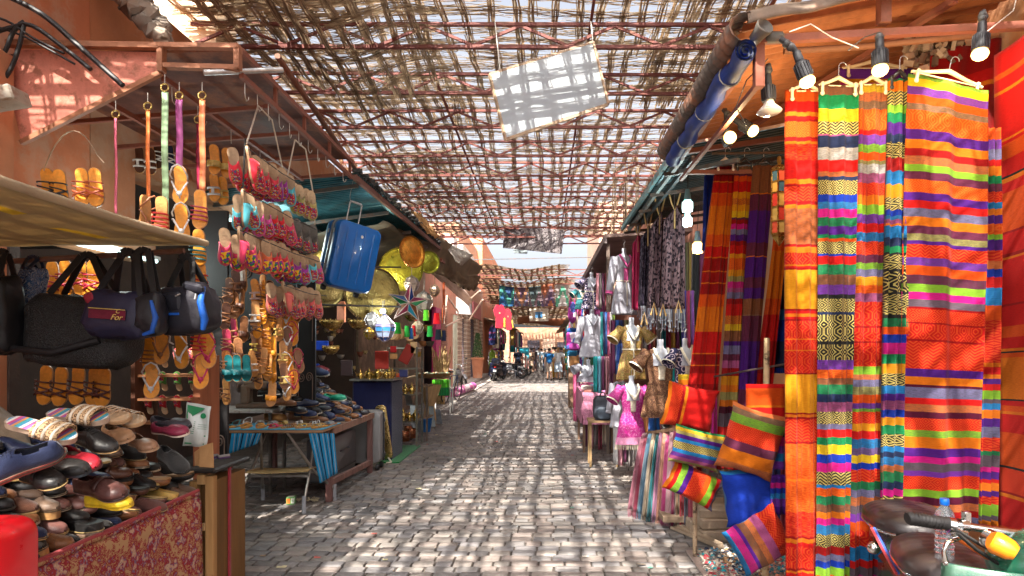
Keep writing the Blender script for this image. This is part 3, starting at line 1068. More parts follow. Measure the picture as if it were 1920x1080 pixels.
for j, y in enumerate((17.5, 24, 31, 40)):
    t = thing('stall_canopy', 'tattered canopy of the %s stall beyond the third dress stall' % ORD[j + 1], 'canopy', (1.6, y, 3.1), group='canopies far down the lane')
    m = MB([(.40, .30, .24), (.5, .4, .3), (.3, .22, .2), (.55, .42, .3)][j])
    L = (5.5, 6, 8, 14)[j]
    m.sheet(lambda u, v: (lerp(1.0, 2.6, u), lerp(y - .6, y - .6 + L, v), 3.0 + .35 * u + .05 * math.sin(v * 9 + j)), 4, 12); m.build('roof_sheet', M_canvas, t, solid=.02)
for j, y in enumerate((37, 44, 54)):
    t = thing('stall_canopy', 'slanting wooden canopy %s on the far left side' % ('above the clothes rail', 'above the dark shop', 'beside the far crowd')[j], 'canopy', (-2.8, y, 3.1), group='canopies far down the lane')
    m = MB((.30, .2, .13))
    m.sheet(lambda u, v: (lerp(-3.6, -2.0, u), lerp(y - .5, y + 6, v), 3.5 - .4 * u), 2, 4); m.build('roof_sheet', M_woodx, t, solid=.05)
    MB((.18, .12, .09)).bar((-2.05, y, 0), (-2.05, y, 3.1), .08).build('post', M_wood, t)
# ================================================= WOVEN TEXTILES
PAL = dict(r=(.40, .006, .005), R=(.23, .004, .004), o=(.48, .056, .004), O=(.50, .12, .005), y=(.50, .20, .006), Y=(.50, .32, .01),
           k=(.014, .013, .012), g=(.006, .15, .05), l=(.15, .30, .02), b=(.005, .025, .25), c=(.012, .13, .32), n=(.012, .02, .06),
           p=(.055, .008, .145), m=(.40, .008, .15), v=(.13, .025, .25), s=(.17, .155, .29), w=(.17, .06, .025), d=(.06, .004, .018),
           t=(.01, .14, .15), z=(.13, .09, .12), e=(.42, .11, .03), P=(.36, .075, .2), W=(.45, .43, .42), G=(.24, .21, .07), q=(.09, .015, .04), L=(.16, .09, .24),
           T=(.25, .13, .07), C=(.45, .38, .28))
PAL = {k: tuple(x * (.62 if k in 'sLzPWT' else .80 if k in 'vGe' else .84) for x in v) for k, v in PAL.items()}
SECOND = dict(k=(.34, .27, .08), r=(.44, .045, .008), o=(.46, .080, .008), R=(.34, .02, .008))

def col2(ch):
    if ch in SECOND: return SECOND[ch]
    c = PAL[ch]
    return tuple(min(1, x * .5 + .015) for x in c)

def parse(bs):
    out = []
    for tok in bs.split():
        h, rest = tok.split(':')
        out.append((rest[0], {'~': 1, '^': 2, '#': 3, '%': 4}.get(rest[1:2], 0), float(h)))
    return out

def add_band_attrs(me, c1, c2, pt):
    for nm, arr in (('Col2', c2),):
        a = me.attributes.new(nm, 'FLOAT_COLOR', 'FACE')
        z = np.ones((len(arr), 4), dtype=np.float32)
        z[:, :3] = np.array(arr, dtype=np.float32)
        a.data.foreach_set('color', z.ravel())
    a = me.attributes.new('pat', 'FLOAT', 'FACE')
    a.data.foreach_set('value', np.array(pt, dtype=np.float32))

def banded(name, fn, bands, nu, size, mat=None, parent=None, rows=.02, smooth=70, solid=.003, local=False, axis='v', vs0=0):
    """sheet fn(u,v) with bands along v; size = (width, height) metres"""
    mat = mat or M_woven
    mb = MB()
    c2, pt = [], []
    tot = sum(b[2] for b in bands)
    vlist, cl = [0.0], []
    v = 0
    for ch, pn, h in bands:
        k = max(1, int(round(h / tot * size[1] / rows)))
        for j in range(k):
            v += h / tot / k
            vlist.append(min(v, 1))
            cl.append((ch, pn))
    vlist[-1] = 1.0
    pts, uv = [], []
    for vv in vlist:
        for i in range(nu + 1):
            u = i / nu
            pts.append(fn(u, vv) if axis == 'v' else fn(vv, u))
            uv.append((u * size[0], vv * size[1]))
    fs, cc = [], []
    for j, (ch, pn) in enumerate(cl):
        for i in range(nu):
            fs.append((j * (nu + 1) + i, j * (nu + 1) + i + 1, (j + 1) * (nu + 1) + i + 1, (j + 1) * (nu + 1) + i))
            cc.append(PAL[ch]); c2.append(col2(ch)); pt.append(pn)
    mb.add(pts, fs, None, uv)
    mb.c = cc
    o = mb.build(name, mat, parent, smooth=smooth, solid=solid, local=local)
    add_band_attrs(o.data, cc, c2, pt)
    return o

def ydecode(s, y0):
    """'178o 206g ...' -> bands with heights from successive y positions"""
    out = []
    prev = y0
    for tok in s.split():
        i = 0
        while tok[i].isdigit(): i += 1
        y = float(tok[:i]); ch = tok[i]; pn = {'~': 1, '^': 2, '#': 3, '%': 4}.get(tok[i + 1:i + 2], 0)
        out.append((ch, pn, y - prev))
        prev = y
    return out, prev

def hanging(label, xt, xb, ytop, spec, Y, fold=.02, nf=2.2, seed=0, slope=0, name='striped_blanket', cat='blanket', group=None, nu=26, mat=None, sway=.0):
    bands, yb = ydecode(spec, ytop)
    Ya, Yb = Y if isinstance(Y, tuple) else (Y, Y)
    Ym = (Ya + Yb) / 2
    wid = abs(xt[1] - xt[0]) * Ym / F
    hgt = (yb - ytop) * Ym / F
    def fn(u, v):
        d = lerp(Ya, Yb, u)
        px = lerp(lerp(xt[0], xt[1], u), lerp(xb[0], xb[1], u), v)
        py = lerp(ytop, yb, v) + slope * u * (1 - v) ** 1.5
        p = at(px, py, d)
        a = fold * (.35 + .65 * min(1, v * 3))
        off = a * math.sin(2 * PI * nf * u + seed + .8 * math.sin(v * 3 + seed)) + .5 * a * math.sin(2 * PI * nf * 2.3 * u + seed * 2 + v) + .006 * mnoise.noise(V((u * 6, v * 14, seed)))
        p.y += off + sway * math.sin(v * 2.2 + seed)
        p.x += .4 * fold * math.sin(v * 5 + seed) * (u - .5)
        return p
    o = banded(name, fn, bands, nu, (wid, hgt), mat)
    return tag(o, label, cat, group)

hanging('red and amber blanket with lattice motifs, leftmost of the tall front row', (1473, 1536), (1474, 1533), 168,
        '190o 210r 218O 224r 228R 257o# 261R 265r 270O 300r~ 336r 345O 347r 350R 377r^ 382R 384r 391O 458e~ 461R 463r 474O 496r% 499O 502r 506R 579y 583R 588r 594O 598r 602R 635r% 637O 656r% 658O 699r% 702R 774y 777R 782O 786R 828r^ 832R 898o~ 902O 960o~ 1006r~ 1010R 1018O 1026r 1066r% 1070R 1074O 1120r 1160o 1230y 1260R', 3.16, seed=1, fold=.012)
hanging('blanket with black and gold chevron bands, second of the tall front row', (1535, 1609), (1530, 1590), 160,
        '178w~ 204g 228Y 252k^ 255P 277n 300W~ 322r 331e~ 338n 365k# 379b 392c~ 408m 424g~ 440p 447g 453o 476k# 480b 496r 515g~ 534w~ 552v~ 560k 585k# 590n 640k% 646k 675k% 693v~ 709o~ 721w 739g~ 754n 772P~ 795k# 805s~ 820r 834g 852Y 868b 885m 909k^ 915c 930o~ 946g~ 960w~ 972O 984m 1002c~ 1025k# 1040R 1052s~ 1064b 1080l 1100o 1130k^ 1160m 1200b 1260g', 3.14, seed=2, fold=.014)
hanging('orange blanket with lilac and lime bands, third of the tall front row', (1607, 1665), (1590, 1649), 158,
        '173Y~ 190e~ 205T~ 244o% 253r 271v~ 286l~ 301o 308G~ 325W~ 343P~ 366r# 384O 402l 419v~ 436r 453c~ 478r# 493q 505l~ 519s~ 535y 550o~ 566P~ 611r% 615R 640r% 643R 687r% 702l 712e~ 725s~ 740G~ 756o 766v~ 772l~ 794r# 808y 823r 840c~ 853L~ 868Y 880b 903r^ 918g~ 932s~ 948e~ 963z~ 978v 995o 1025r% 1050c 1064r 1080z~ 1120m 1180o 1230p', 3.15, seed=3.3, fold=.016)
hanging('narrow dark blanket with green and gold bands, fourth of the tall front row', (1664, 1707), (1647, 1692), 148,
        '152g 171O 197k^ 212l 230g 252p 268n 296k# 321R 346c 371y 394k# 405b 412c~ 420P~ 424O 446c 462n 474g 478k 505k# 510k 548k% 552k 590k# 597k 613g~ 627o 643b 664m 682g 700y 723k# 738c 751p 768P~ 782b 797y 814g 837k# 847c 857n 872c~ 884e~ 903g~ 917n 930m 948k^ 953o', 3.13, seed=4.1, fold=.02)
hanging('widest orange striped blanket with lime and purple bands, hung from a clip hanger', (1706, 1852), (1690, 1836), 136,
        '143l~ 158Y 173v~ 189o 201T~ 238o% 257p 274O 288R 304e~ 317l 332q 357o# 372p 387r 403s~ 420O 435q 448G~ 455p 480r^ 495v~ 513o 530q~ 545l 559m 573z 577R 602r# 605R 634r% 638R 690r^ 705p 720O 725d 745s~ 757r 771e~ 783d 806r# 819l~ 840O 856p 868m 883z~ 893v 918r# 932l 946d 960e~ 972R 985s~', (3.10, 2.98), seed=.6, slope=34, fold=.022, nf=1.4, nu=44)
hanging('slim orange striped blanket folded against the red wall hanging', (1850, 1876), (1834, 1872), 240,
        '262o 280v~ 300s~ 312r 330O 345g 360q 380r# 392c 404O 420p 440o% 450l 470p 490r^ 505e 520b 540r 573c 600o 680r# 688O 702r 710O 720p 732r 748l 756z~ 768c 784O 800p 820s~ 845r# 853g~ 875z~ 884m 898p 905r 920O 930p 945r# 966l 975z~ 986O', (3.02, 2.96), seed=5, fold=.02, nu=12)
bands, yb = ydecode('140r 150o 172r 178O 184r 262r 266O 272r 300o 330r 334k 342O 360r 430o 434R 470r 476R 480O 560r 564R 600r 620o 640r 645O 648k 656o 730O 733k 742r 752o 757O 790r 850o 854k 896r# 900R 906O 960r 1000o 1050r 1060R 1080r 1100O', 100)
def redwall(u, v):
    Yd = lerp(3.06, 2.15, u)
    X = lerp(2.245, 2.33, u)
    z = lerp(z_at(104, 3.06), .35, v)
    return V((X + .012 * math.sin(u * 14 + v), Yd + .012 * math.sin(u * 9), z + .10 * u * (1 - v)))
tag(banded('striped_blanket', redwall, bands, 18, (.95, 2.4)), 'big red blanket with amber bands spread along the right wall', 'blanket')
def redback(u, v):
    p = at(lerp(1745, 1880, u), lerp(100, 330, v) - 30 * u, 3.32)
    p.y += .02 * math.sin(u * 13 + v * 3)
    return p
tag(banded('striped_blanket', redback, parse('20:R 8:r 3:O 30:R 4:r 20:R'), 16, (.4, .6)), 'dark red blanket bunched behind the widest blanket near the ceiling', 'blanket')
tag(banded('striped_blanket', lambda u, v: at(lerp(1575, 1712, u), lerp(128, 190, v), 3.45), parse('8:v 3:y 10:m 4:r'), 10, (.4, .2)), 'magenta blanket clipped behind the chevron blanket', 'blanket')

G2 = None
hanging('red blanket with thin yellow lines, leftmost of the leaning row', (1342, 1378), (1288, 1346), 312,
        '318R 320O 340R 342O 362r 364O 386o 410O 412O 440O 460o 462O 482r 484O 508R 510O 530R 532O 552R 554o 575o 577O 600O 622O 624r 640r 662r 664O 684R 686O 700R 720r 740R', 4.55, seed=1.4, fold=.02)
hanging('red and yellow chequered blanket, second of the leaning row', (1378, 1414), (1342, 1382), 312,
        '324T 330q 340o 360r 372y 384O# 396y 408Y 412q 420R 430m 440s 452p 460R 476r 484y 506o# 518y 528G 540m 548P 560s 570R 592r 608O# 620Y 640w 648p 664s 676q 690P 705R 722y 735O 750G 762O 775d 800z 820r 850y 880R', 4.5, seed=2.2, fold=.02)
hanging('brown and purple blanket, third of the leaning row', (1413, 1452), (1378, 1412), 310,
        '335w 362w 364O 395q 420p 455p 480q 482O 520p 540q 560p 590w 592T 640q 690p 730p 780q 850p', 4.46, seed=.5, fold=.022)
hanging('plain orange to red blanket, fourth of the leaning row', (1452, 1478), (1408, 1442), 430,
        '440r 470o 520O 522O 560O 590o 640r 700R 740r 790R', 4.5, seed=2.9, fold=.02)
hanging('blue blanket hanging behind the brass lantern', (1470, 1486), (1440, 1476), 470,
        '520b 580n 600c 640b 690n 700b', 4.6, seed=2.9, fold=.02)
hanging('blue and white patterned cloth hung at the stall corner', (1322, 1342), (1316, 1334), 318, '340b# 380b~ 470b#', 5.2, seed=1, fold=.01, name='patterned_cloth', cat='cloth', nu=8)
hanging('yellow and pink folded cloth behind the red cushion', (1272, 1336), (1274, 1334), 702, '712Y~ 722O 735m 750Y', 4.85, seed=1, fold=.01, name='folded_cloth', cat='cloth', nu=10)
for (x0, x1, y0, sp, lab) in ((1398, 1472, 720, '728r 760o 764O 790r 800R', 'red folded cushion cover hung behind the big striped cushion'),
                              (1434, 1474, 792, '806b 820n 836m 850v 865c 880v', 'blue and magenta cushion cover hung right of the big striped cushion'),
                              (1444, 1476, 890, '905p 915m 925b 935c 950v 965p', 'purple cushion cover hung lowest beside the red blanket')):
    hanging(lab, (x0, x1), (x0 + 2, x1), y0, sp, 3.55, seed=y0, fold=.008, name='cushion_cover', cat='cushion cover', nu=8)

# ------------------------------------------------ cushions
def cushion(label, cx, cy, w, h, Y, roll, bands, th=.15, yaw=0, pitch=0, axis='v', seed=0):
    c = at(cx, cy, Y)
    W, Hh = w * Y / F, h * Y / F
    t = thing('cushion', label, 'cushion', c, rot=(R(pitch), R(roll), R(yaw)), local=True)
    def face(sgn):
        def f(u, v):
            a, b_ = u * 2 - 1, v * 2 - 1
            k = max(0, (1 - a ** 4) * (1 - b_ ** 4)) ** .5 * (1 - .25 * (a * a + b_ * b_) / 2)
            pin = 1 - .085 * (1 - b_ * b_) * abs(a) ** 3
            pin2 = 1 - .085 * (1 - a * a) * abs(b_) ** 3
            n = 1 + .25 * mnoise.noise(V((a * 1.6 + seed, b_ * 1.6, seed)))
            edge = .012 * math.sin(a * 9 + seed) * (abs(b_) ** 6) + .012 * math.sin(b_ * 8 + seed) * abs(a) ** 6
            wr = .010 * mnoise.noise(V((a * 5 + seed, b_ * 5, seed))) * k
            return V((a * pin * W / 2, sgn * (th / 2 * k * n) + edge + wr, -b_ * pin2 * Hh / 2))
        return f
    bs = parse(bands)
    o = banded('cushion_front', face(-1), bs, 22, (W, Hh), parent=t, local=True, solid=0, rows=.016, axis=axis)
    o = banded('cushion_back', face(1), parse('10:%s' % bs[0][0]), 14, (W, Hh), parent=t, local=True, solid=0, rows=.03)
    return t

cushion('red cushion with orange lattice border, uppermost of the hanging trio', 1293, 764, 98, 84, 4.35, 12, '6:O 12:r# 8:r^ 5:R 5:O 60:r', axis='u', seed=1)
cushion('green, blue and gold striped cushion in the middle of the hanging trio', 1306, 840, 100, 72, 4.30, 14, '5:g 9:Y~ 8:G 10:p 8:c 18:k# 9:c 10:v~ 9:P 9:G', seed=2, yaw=8)
cushion('lime and purple striped cushion, lowest of the hanging trio', 1300, 908, 104, 62, 4.35, 26, '6:O 8:r 12:l~ 10:p 26:r^ 10:o 12:l 8:r 10:s~', axis='u', seed=3)
cushion('big orange and purple striped cushion hung by one corner on the post', 1410, 828, 108, 128, 3.55, 16, '5:e 8:T~ 12:l~ 22:r# 12:q 18:O 14:e~', seed=4, pitch=4, yaw=-6, th=.19)
cushion('plain royal blue cushion below the orange striped cushion', 1403, 928, 100, 108, 3.62, -8, '4:c 80:b', seed=5, yaw=10, th=.19)
cushion('pink and brown striped cushion lowest on the post', 1424, 1012, 112, 98, 3.5, -30, '8:c 14:m~ 6:p 12:w~ 10:e~ 14:P 34:r^', axis='u', seed=6, th=.17)

t = MB((.50, .36, .20)).tube([at(1438, 634, 3.72), at(1436, 800, 3.70), V((at(1438, 800, 3.7).x - .01, 3.70, 0.0))], [.018, .02, .022], 8)
tag(t.build('wooden_post', pmat('peeling post', rough=.8, vary=.3, scale=12, wear=(.05, .03, .02), wamt=.95, wscale=14, bump=.4), smooth=50), 'peeling cream post carrying the big hanging cushions', 'post')
t = MB((.46, .34, .22)).tube([at(1299, 648, 4.7), at(1303, 900, 4.7), V((at(1303, 900, 4.7).x, 4.7, 0))], [.014, .016, .018], 8)
tag(t.build('wooden_post', MATS['peeling post'], smooth=50), 'thin peeling post behind the red cushion', 'post')
tag(MB((.07, .05, .045)).tube([at(1305, 712, 4.72), at(1476, 682, 3.9)], .007, 6).build('iron_rod', M_iron, smooth=50), 'thin iron rod tied across the two posts', 'rod')

# ------------------------------------------------ clip hangers
def clip_hanger(label, c, w, roll=0, yaw=0, col=(.72, .58, .36), hook=.10, name='clip_hanger', group='hangers on the front rail'):
    t = thing(name, label, 'hanger', c, rot=(0, R(roll), R(yaw)), local=True, group=group)
    m = MB(col)
    m.tube([(-w / 2, 0, -.03), (-w / 4, 0, -.012), (0, 0, .012), (w / 4, 0, -.012), (w / 2, 0, -.03)], [.007, .009, .012, .009, .007], 8)
    m.tube([(-w / 2, 0, -.03), (w / 2, 0, -.03)], .004, 6)
    m.build('hanger_bar', M_plastic, t, local=True, smooth=60)
    pts = [(0, 0, .01), (0, 0, .05)] + [(.02 - .02 * math.cos(a), 0, .07 + .02 * math.sin(a)) for a in [PI * k / 5 for k in range(6)]]
    MB((.6, .6, .6)).tube([V(p) * 1 + V((0, 0, 0)) for p in pts], .0022, 6).build('hook', M_steel, t, local=True, smooth=60)
    for s in (-1, 1):
        m = MB(col)
        m.box((s * w * .42, -.008, -.05), (.014, .014, .055), bev=.003)
        m.ball((s * w * .42, -.012, -.025), (.012, .007, .012), 8)
        m.ball((s * w * .42, -.012, -.075), (.012, .007, .012), 8)
        m.build('clip', M_plastic, t, local=True, smooth=50)
    return t

clip_hanger('cream clip hanger holding the leftmost front blanket', at(1510, 160, 3.16), .17)
clip_hanger('cream clip hanger holding the chevron blanket', at(1572, 150, 3.14), .20, roll=2)
clip_hanger('cream clip hanger holding the orange lilac blanket', at(1636, 148, 3.15), .15)
clip_hanger('black clip hanger holding the narrow dark blanket', at(1687, 138, 3.13), .11, col=(.02, .02, .02))
clip_hanger('long cream hanger holding the widest blanket', at(1778, 138, 3.04), .36, roll=13)
clip_hanger('cream clip hanger behind, holding the magenta blanket', at(1640, 118, 3.45), .36)
for i, (x, lab) in enumerate(((1360, 'white clip hanger on the leftmost leaning blanket'), (1396, 'dark clip hanger on the chequered leaning blanket'), (1432, 'dark clip hanger on the purple leaning blanket'))):
    clip_hanger(lab, at(x, 300, 4.5), .13, col=[(.8, .7, .6), (.02, .02, .02), (.03, .03, .03)][i], group='hangers of the leaning blankets')
tag(MB((.24, .10, .05)).tube([at(1470, 96, 3.12), at(1610, 88, 3.12), at(1870, 62, 3.12)], .017, 8).build('hanging_rail', M_iron, smooth=50), 'brown iron rail over the tall front blankets', 'rail')
tag(MB((.10, .07, .05)).tube([at(1335, 288, 4.5), at(1485, 286, 4.5)], .010, 8).build('hanging_rail', M_iron, smooth=50), 'thin dark rail over the leaning blankets', 'rail')
m = MB((.40, .28, .20))
for k in range(140):
    p = at(lerp(1700, 1800, rnd.random()), lerp(60, 118, rnd.random()), 3.3 + .15 * rnd.random())
    m.box(p, (.05, .03, .02), rot=(rnd.random() * 3, rnd.random() * 3, rnd.random() * 3), col=rnd.choice([(.42, .28, .2), (.55, .4, .3), (.2, .12, .09)]))
tag(m.build('straw_bundle', M_canvas), 'crumpled straw and paper stuffed under the rusty roof above the blankets', 'straw')

# ------------------------------------------------ spot lamps
M_warm = emit_mat('warm bulb', (1.0, .60, .17), 2.2)
M_white = emit_mat('cold bulb', (.70, 1.0, .95), 1.2)
M_off = pmat('frosted glass', src=(.8, .76, .68), rough=.25, vary=.05, coat=.5)

def lamp_light(t, loc, watts, col, name='bulb_light', r=.03):
    ld = bpy.data.lights.new(name, 'POINT'); ld.energy = watts; ld.color = col; ld.shadow_soft_size = r
    o = bpy.data.objects.new(name, ld); COL.objects.link(o); o.parent = t; o.location = loc
    return o

def spot(label, c, aim, clampto=None, lit=M_warm, s=1.0, group='clip-on spot lamps of the right hand stall', wide=False):
    d = V(aim).normalized()
    q = d.to_track_quat('Z', 'Y').to_euler()
    t = thing('spot_lamp', label, 'lamp', c, rot=q, local=True, group=group)
    m = MB((.03, .03, .035))
    m.lathe([(0, -.10), (.018, -.10), (.020, -.05), (.030, -.045), (.033, 0), (.034, .03), (.026, .03)], 20)
    for k in range(16):
        a = 2 * PI * k / 16
        m.box((.034 * math.cos(a), .034 * math.sin(a), -.008), (.005, .005, .06), rot=(0, 0, a))
    m.build('lamp_socket', M_black, t, local=True, smooth=30)
    if wide:
        MB().lathe([(.02, .02), (.03, .05), (.055, .075), (.062, .085), (.05, .095), (.0, .10)], 20, col=(1, 1, 1)).build('bulb', lit, t, local=True, smooth=60)
    else:
        MB().lathe([(.024, .025), (.034, .04), (.036, .05), (.030, .064), (.018, .073), (0, .077)], 20, col=(1, 1, 1)).build('bulb', lit, t, local=True, smooth=60)
    if lit is M_warm: lamp_light(t, (0, 0, .13), 2.0, (1, .75, .4))
    if clampto is not None:
        b = c - d * .10
        m = MB((.05, .05, .055)).tube([b, b.lerp(V(clampto), .4) + V((.01, 0, 0)), V(clampto)], [.012, .016, .013], 8)
        inv = (Matrix.Translation(c) @ q.to_matrix().to_4x4()).inverted()
        m.v = [tuple(inv @ V(p)) for p in m.v]
        m.build('clamp', M_black, t, local=True, smooth=50)
        for k in (.35, .6):
            m = MB((.08, .08, .08)); m.ball(inv @ b.lerp(V(clampto), k), .02, 8); m.build('joint', M_black, t, local=True, smooth=60)
    t.scale = (s, s, s)
    return t

spot('lit clip-on lamp slanting over the leftmost front blanket', at(1507, 135, 2.85), (.35, 0, -.94), at(1462, 72, 2.85))
spot('lit clip-on lamp hanging straight above the orange lilac blanket', at(1650, 112, 2.85), (.02, 0, -1), at(1648, 68, 2.85))
spot('lit clip-on lamp nearest the top right corner', at(1839, 82, 2.85), (-.08, 0, -1), at(1842, 20, 2.85))
spot('unlit white lamp hanging below the blue tarp roll', at(1441, 178, 3.1), (.05, 0, -1), at(1440, 120, 3.1), lit=M_off, wide=True)
spot('round lit lamp facing the lane under the tarp roll', at(1366, 262, 3.6), (-.12, -1, -.06), at(1360, 205, 3.8))
spot('lit lamp behind the round one, pointing down to the right', at(1400, 238, 3.7), (.6, -.3, -.55), at(1356, 206, 3.8))
m = MB((.13, .115, .10)); m.lathe([(0, -.03), (.03, -.03), (.032, .0), (.045, .05), (.042, .055), (.02, .03), (0, .03)], 18, c=at(1422, 65, 2.95), rot=(R(70), 0, R(20))); m.tube([at(1422, 65, 2.95), at(1412, 92, 2.95)], .011, 8)
m.box(at(1452, 70, 2.97), (.09, .04, .05), bev=.01)
tag(m.build('loudspeaker', M_iron, smooth=50), 'dusty grey horn speaker at the corner of the rusty roof', 'speaker')
for i, pts in enumerate([[(1480, 60), (1520, 45), (1560, 70), (1610, 90)], [(1850, 60), (1900, 20), (1905, 0)], [(1590, 95), (1620, 70), (1650, 60)], [(1440, 110), (1400, 150), (1380, 200), (1400, 238)]]):
    tag(MB((.6, .55, .5) if i < 2 else (.03, .03, .03)).tube([at(x, y, 2.92 + .1 * (i == 3)) for x, y in pts], .003, 6).build('lamp_wire', M_plastic, smooth=60), ('pale wire running from the corner lamp', 'white wire curling at the top right corner', 'thin black wire to the middle lamp', 'black wire between the tarp roll lamps')[i], 'wire')

def cfl(label, c, lit, s=1.0):
    t = thing('hanging_bulb', label, 'light bulb', c, local=True, group='energy saving bulbs over the dress stall')
    MB((.25, .45, .45)).lathe([(.0, .17), (.02, .17), (.03, .10), (.034, .07), (.02, .065)], 14).build('lamp_socket', M_plastic, t, local=True, smooth=40)
    MB((1, 1, 1)).lathe([(.03, .066), (.048, .05), (.05, 0), (.045, -.03), (0, -.04)], 16).build('bulb', lit, t, local=True, smooth=60)
    MB((.05, .05, .05)).tube([(0, 0, .16), (.01, 0, .5)], .003, 5).build('cord', M_black, t, local=True)
    lamp_light(t, (0, 0, -.10), 3, (.8, 1, 1) if lit is M_white else (1, .8, .5))
    t.scale = (s, s, s)
    return t

cfl('cold white bulb by the lace dresses, upper of the pair', at(1289, 390, 5.6), M_white, 1.0)
cfl('cold white bulb by the lace dresses, lower of the pair', at(1289, 418, 5.7), M_white, .9)
cfl('warm yellow bulb hanging beside the red leaning blanket', at(1308, 468, 5.4), M_warm, .95)

t = thing('hanging_lantern', 'tall brass lantern with red panes beside the red amber blanket', 'lantern', at(1461, 380, 3.9), local=True)
m = MB((.55, .36, .10)); m.lathe([(.0, .30), (.012, .29), (.016, .26), (.008, .245), (.03, .235), (.048, .22), (.05, .20)], 6); m.lathe([(.05, -.20), (.045, -.22), (.02, -.25), (.0, -.28)], 6)
for k in range(6):
    a = PI / 3 * k
    m.bar((.048 * math.cos(a), .048 * math.sin(a), -.20), (.048 * math.cos(a), .048 * math.sin(a), .20), .007)
for z in (-.2, -.12, -.03, .06, .13, .2): m.lathe([(.048, z - .004), (.051, z - .004), (.051, z + .004), (.048, z + .004)], 6)
m.build('lantern_frame', M_brass, t, local=True)
m = MB(); zz = [-.2, -.12, -.03, .06, .13, .2]
for q in range(5):
    for k in range(6):
        a, a2 = PI / 3 * k, PI / 3 * (k + 1)
        c = [(.55, .05, .04), (.60, .36, .10), (.05, .12, .2), (.62, .10, .06), (.5, .35, .12)][(q + k) % 5]
        m.add([(.045 * math.cos(a), .045 * math.sin(a), zz[q]), (.045 * math.cos(a2), .045 * math.sin(a2), zz[q]), (.045 * math.cos(a2), .045 * math.sin(a2), zz[q + 1]), (.045 * math.cos(a), .045 * math.sin(a), zz[q + 1])], [(0, 1, 2, 3)], c)
m.build('lantern_panes', pmat('stained glass', rough=.15, vary=.2, scale=30, coat=.6), t, local=True)

# ------------------------------------------------ scarves draped on the low rail at right
SCV = [(n_, tuple(x * .46 for x in c_)) for n_, c_ in [('dusty rose', (.45, .16, .22)), ('maroon', (.28, .04, .08)), ('steel blue', (.10, .22, .34)), ('cream', (.62, .48, .34)), ('teal', (.03, .24, .28)), ('lilac pink', (.55, .26, .42)),
       ('peach', (.68, .32, .22)), ('deep pink', (.58, .07, .24)), ('pale pink', (.68, .38, .42)), ('wine red', (.32, .03, .10)), ('bronze', (.32, .20, .12)), ('crimson', (.50, .03, .05)), ('slate', (.2, .2, .26)), ('rose red', (.55, .10, .16))]]
sm = motif_mat('scarf paisley', [(1, 1, 1), (.75, .75, .75)], 30, kind='scroll')
for i, (cn, c) in enumerate(SCV):
    f = i / (len(SCV) - 1)
    xt0, xb0 = lerp(1212, 1296, f ** 1.0), lerp(1186, 1300, f)
    Yt, Yb = lerp(5.95, 5.3, f), lerp(5.85, 5.35, f)
    yt = lerp(812, 800, f) + 3 * math.sin(i * 2)
    yb = lerp(955, 985, min(1, f * 1.6)) + 6 * math.sin(i * 3.1)
    wpx = 13
    t = thing('scarf', '%s scarf with knotted fringe draped on the low rail, %s from the lane side' % (cn, ORD[i + 1]), 'scarf', at(xb0, yb, Yb), group='fringed scarves on the low rail')
    def sf(u, v):
        k = min(1, v * 4)
        px = lerp(xt0, xb0, v ** .7) + (u - .5) * wpx * (1 + .4 * v)
        py = lerp(yt, yb, v) + (1 - k) * 0
        d = lerp(Yt, Yb, v) - .05 * math.sin(PI * min(1, v * 2.2)) + .16 * (1 - k) ** 2
        p = at(px, py, d)
        p.y += .016 * math.sin(u * 7 + i) + .01 * math.sin(u * 15 + v * 2)
        return p
    m = MB(c); m.sheet(sf, 8, 18, uvs=(.1, .8), colf=lambda u, v: c if (int(u * 8 + i) % 7) else tuple(min(1, x * 1.2 + .02) for x in c))
    m.build('scarf_cloth', M_cloth, t, smooth=70, solid=.004)
    m = MB(c)
    for k in range(9):
        p = sf(k / 8, 1)
        m.bar(p, p + V((rnd.uniform(-.008, .008), rnd.uniform(-.005, .005), -.07 - rnd.random() * .03)), .004)
    m.build('fringe', M_cloth, t)
t = thing('display_rail', 'low wooden stand under the draped scarves', 'stand', (1.25, 5.7, 0))
m = MB((.22, .13, .08)); m.bar(at(1215, 812, 6.02), at(1300, 800, 5.38), .03)
m.build('rail', M_wood, t)
for (x, y) in ((1.05, 6.0), (1.3, 5.4), (1.75, 5.9)): MB((.2, .12, .07)).bar((x, y, 0), (x, y, .78), .035).build('leg', M_wood, t)
m = MB((.30, .22, .15)); m.box((1.5, 5.75, .10), (.9, .7, .05)); m.build('plank', M_woodx, t)

for i, (cx, cy, w, h, Y) in enumerate([(1330, 980, 76, 66, 5.6), (1323, 958, 70, 16, 5.52), (1337, 1000, 56, 22, 5.25), (1336, 977, 56, 19, 5.27), (1335, 958, 54, 17, 5.3), (1298, 990, 20, 40, 5.35)]):
    if i == 0: continue
    p = at(cx, cy, Y)
    m = MB((.34, .27, .20)); m.box(p, (w * Y / F, .22, h * Y / F), rot=(0, rnd.uniform(-.03, .03), rnd.uniform(-.1, .1)), bev=.012)
    tag(m.build('stone_block', M_stone, smooth=40), ('', 'flat stone slab topping the little block pile', 'lowest squared block of the little pile', 'middle squared block of the little pile', 'upper squared block under the lowest trio cushion', 'upright rough stone at the left of the block pile')[i], 'stone block')
for i, (a, b_) in enumerate((((1262, 992), (1352, 1040)), ((1275, 985), (1350, 1020)))):
    p, q = at(*a, 5.45), at(*b_, 4.9)
    p.z = q.z = .02 + .02 * i
    tag(MB((.36, .28, .2)).bar(p, q, .06, .02).build('wood_slat', M_woodx), ('longer', 'shorter')[i] + ' loose wooden slat lying by the stone blocks', 'slat')
m = MB()
rc = [(.6, .5, .42), (.02, .35, .42), (.5, .06, .08), (.75, .7, .6), (.03, .04, .08), (.35, .2, .1), (.05, .25, .4), (.7, .3, .2)]
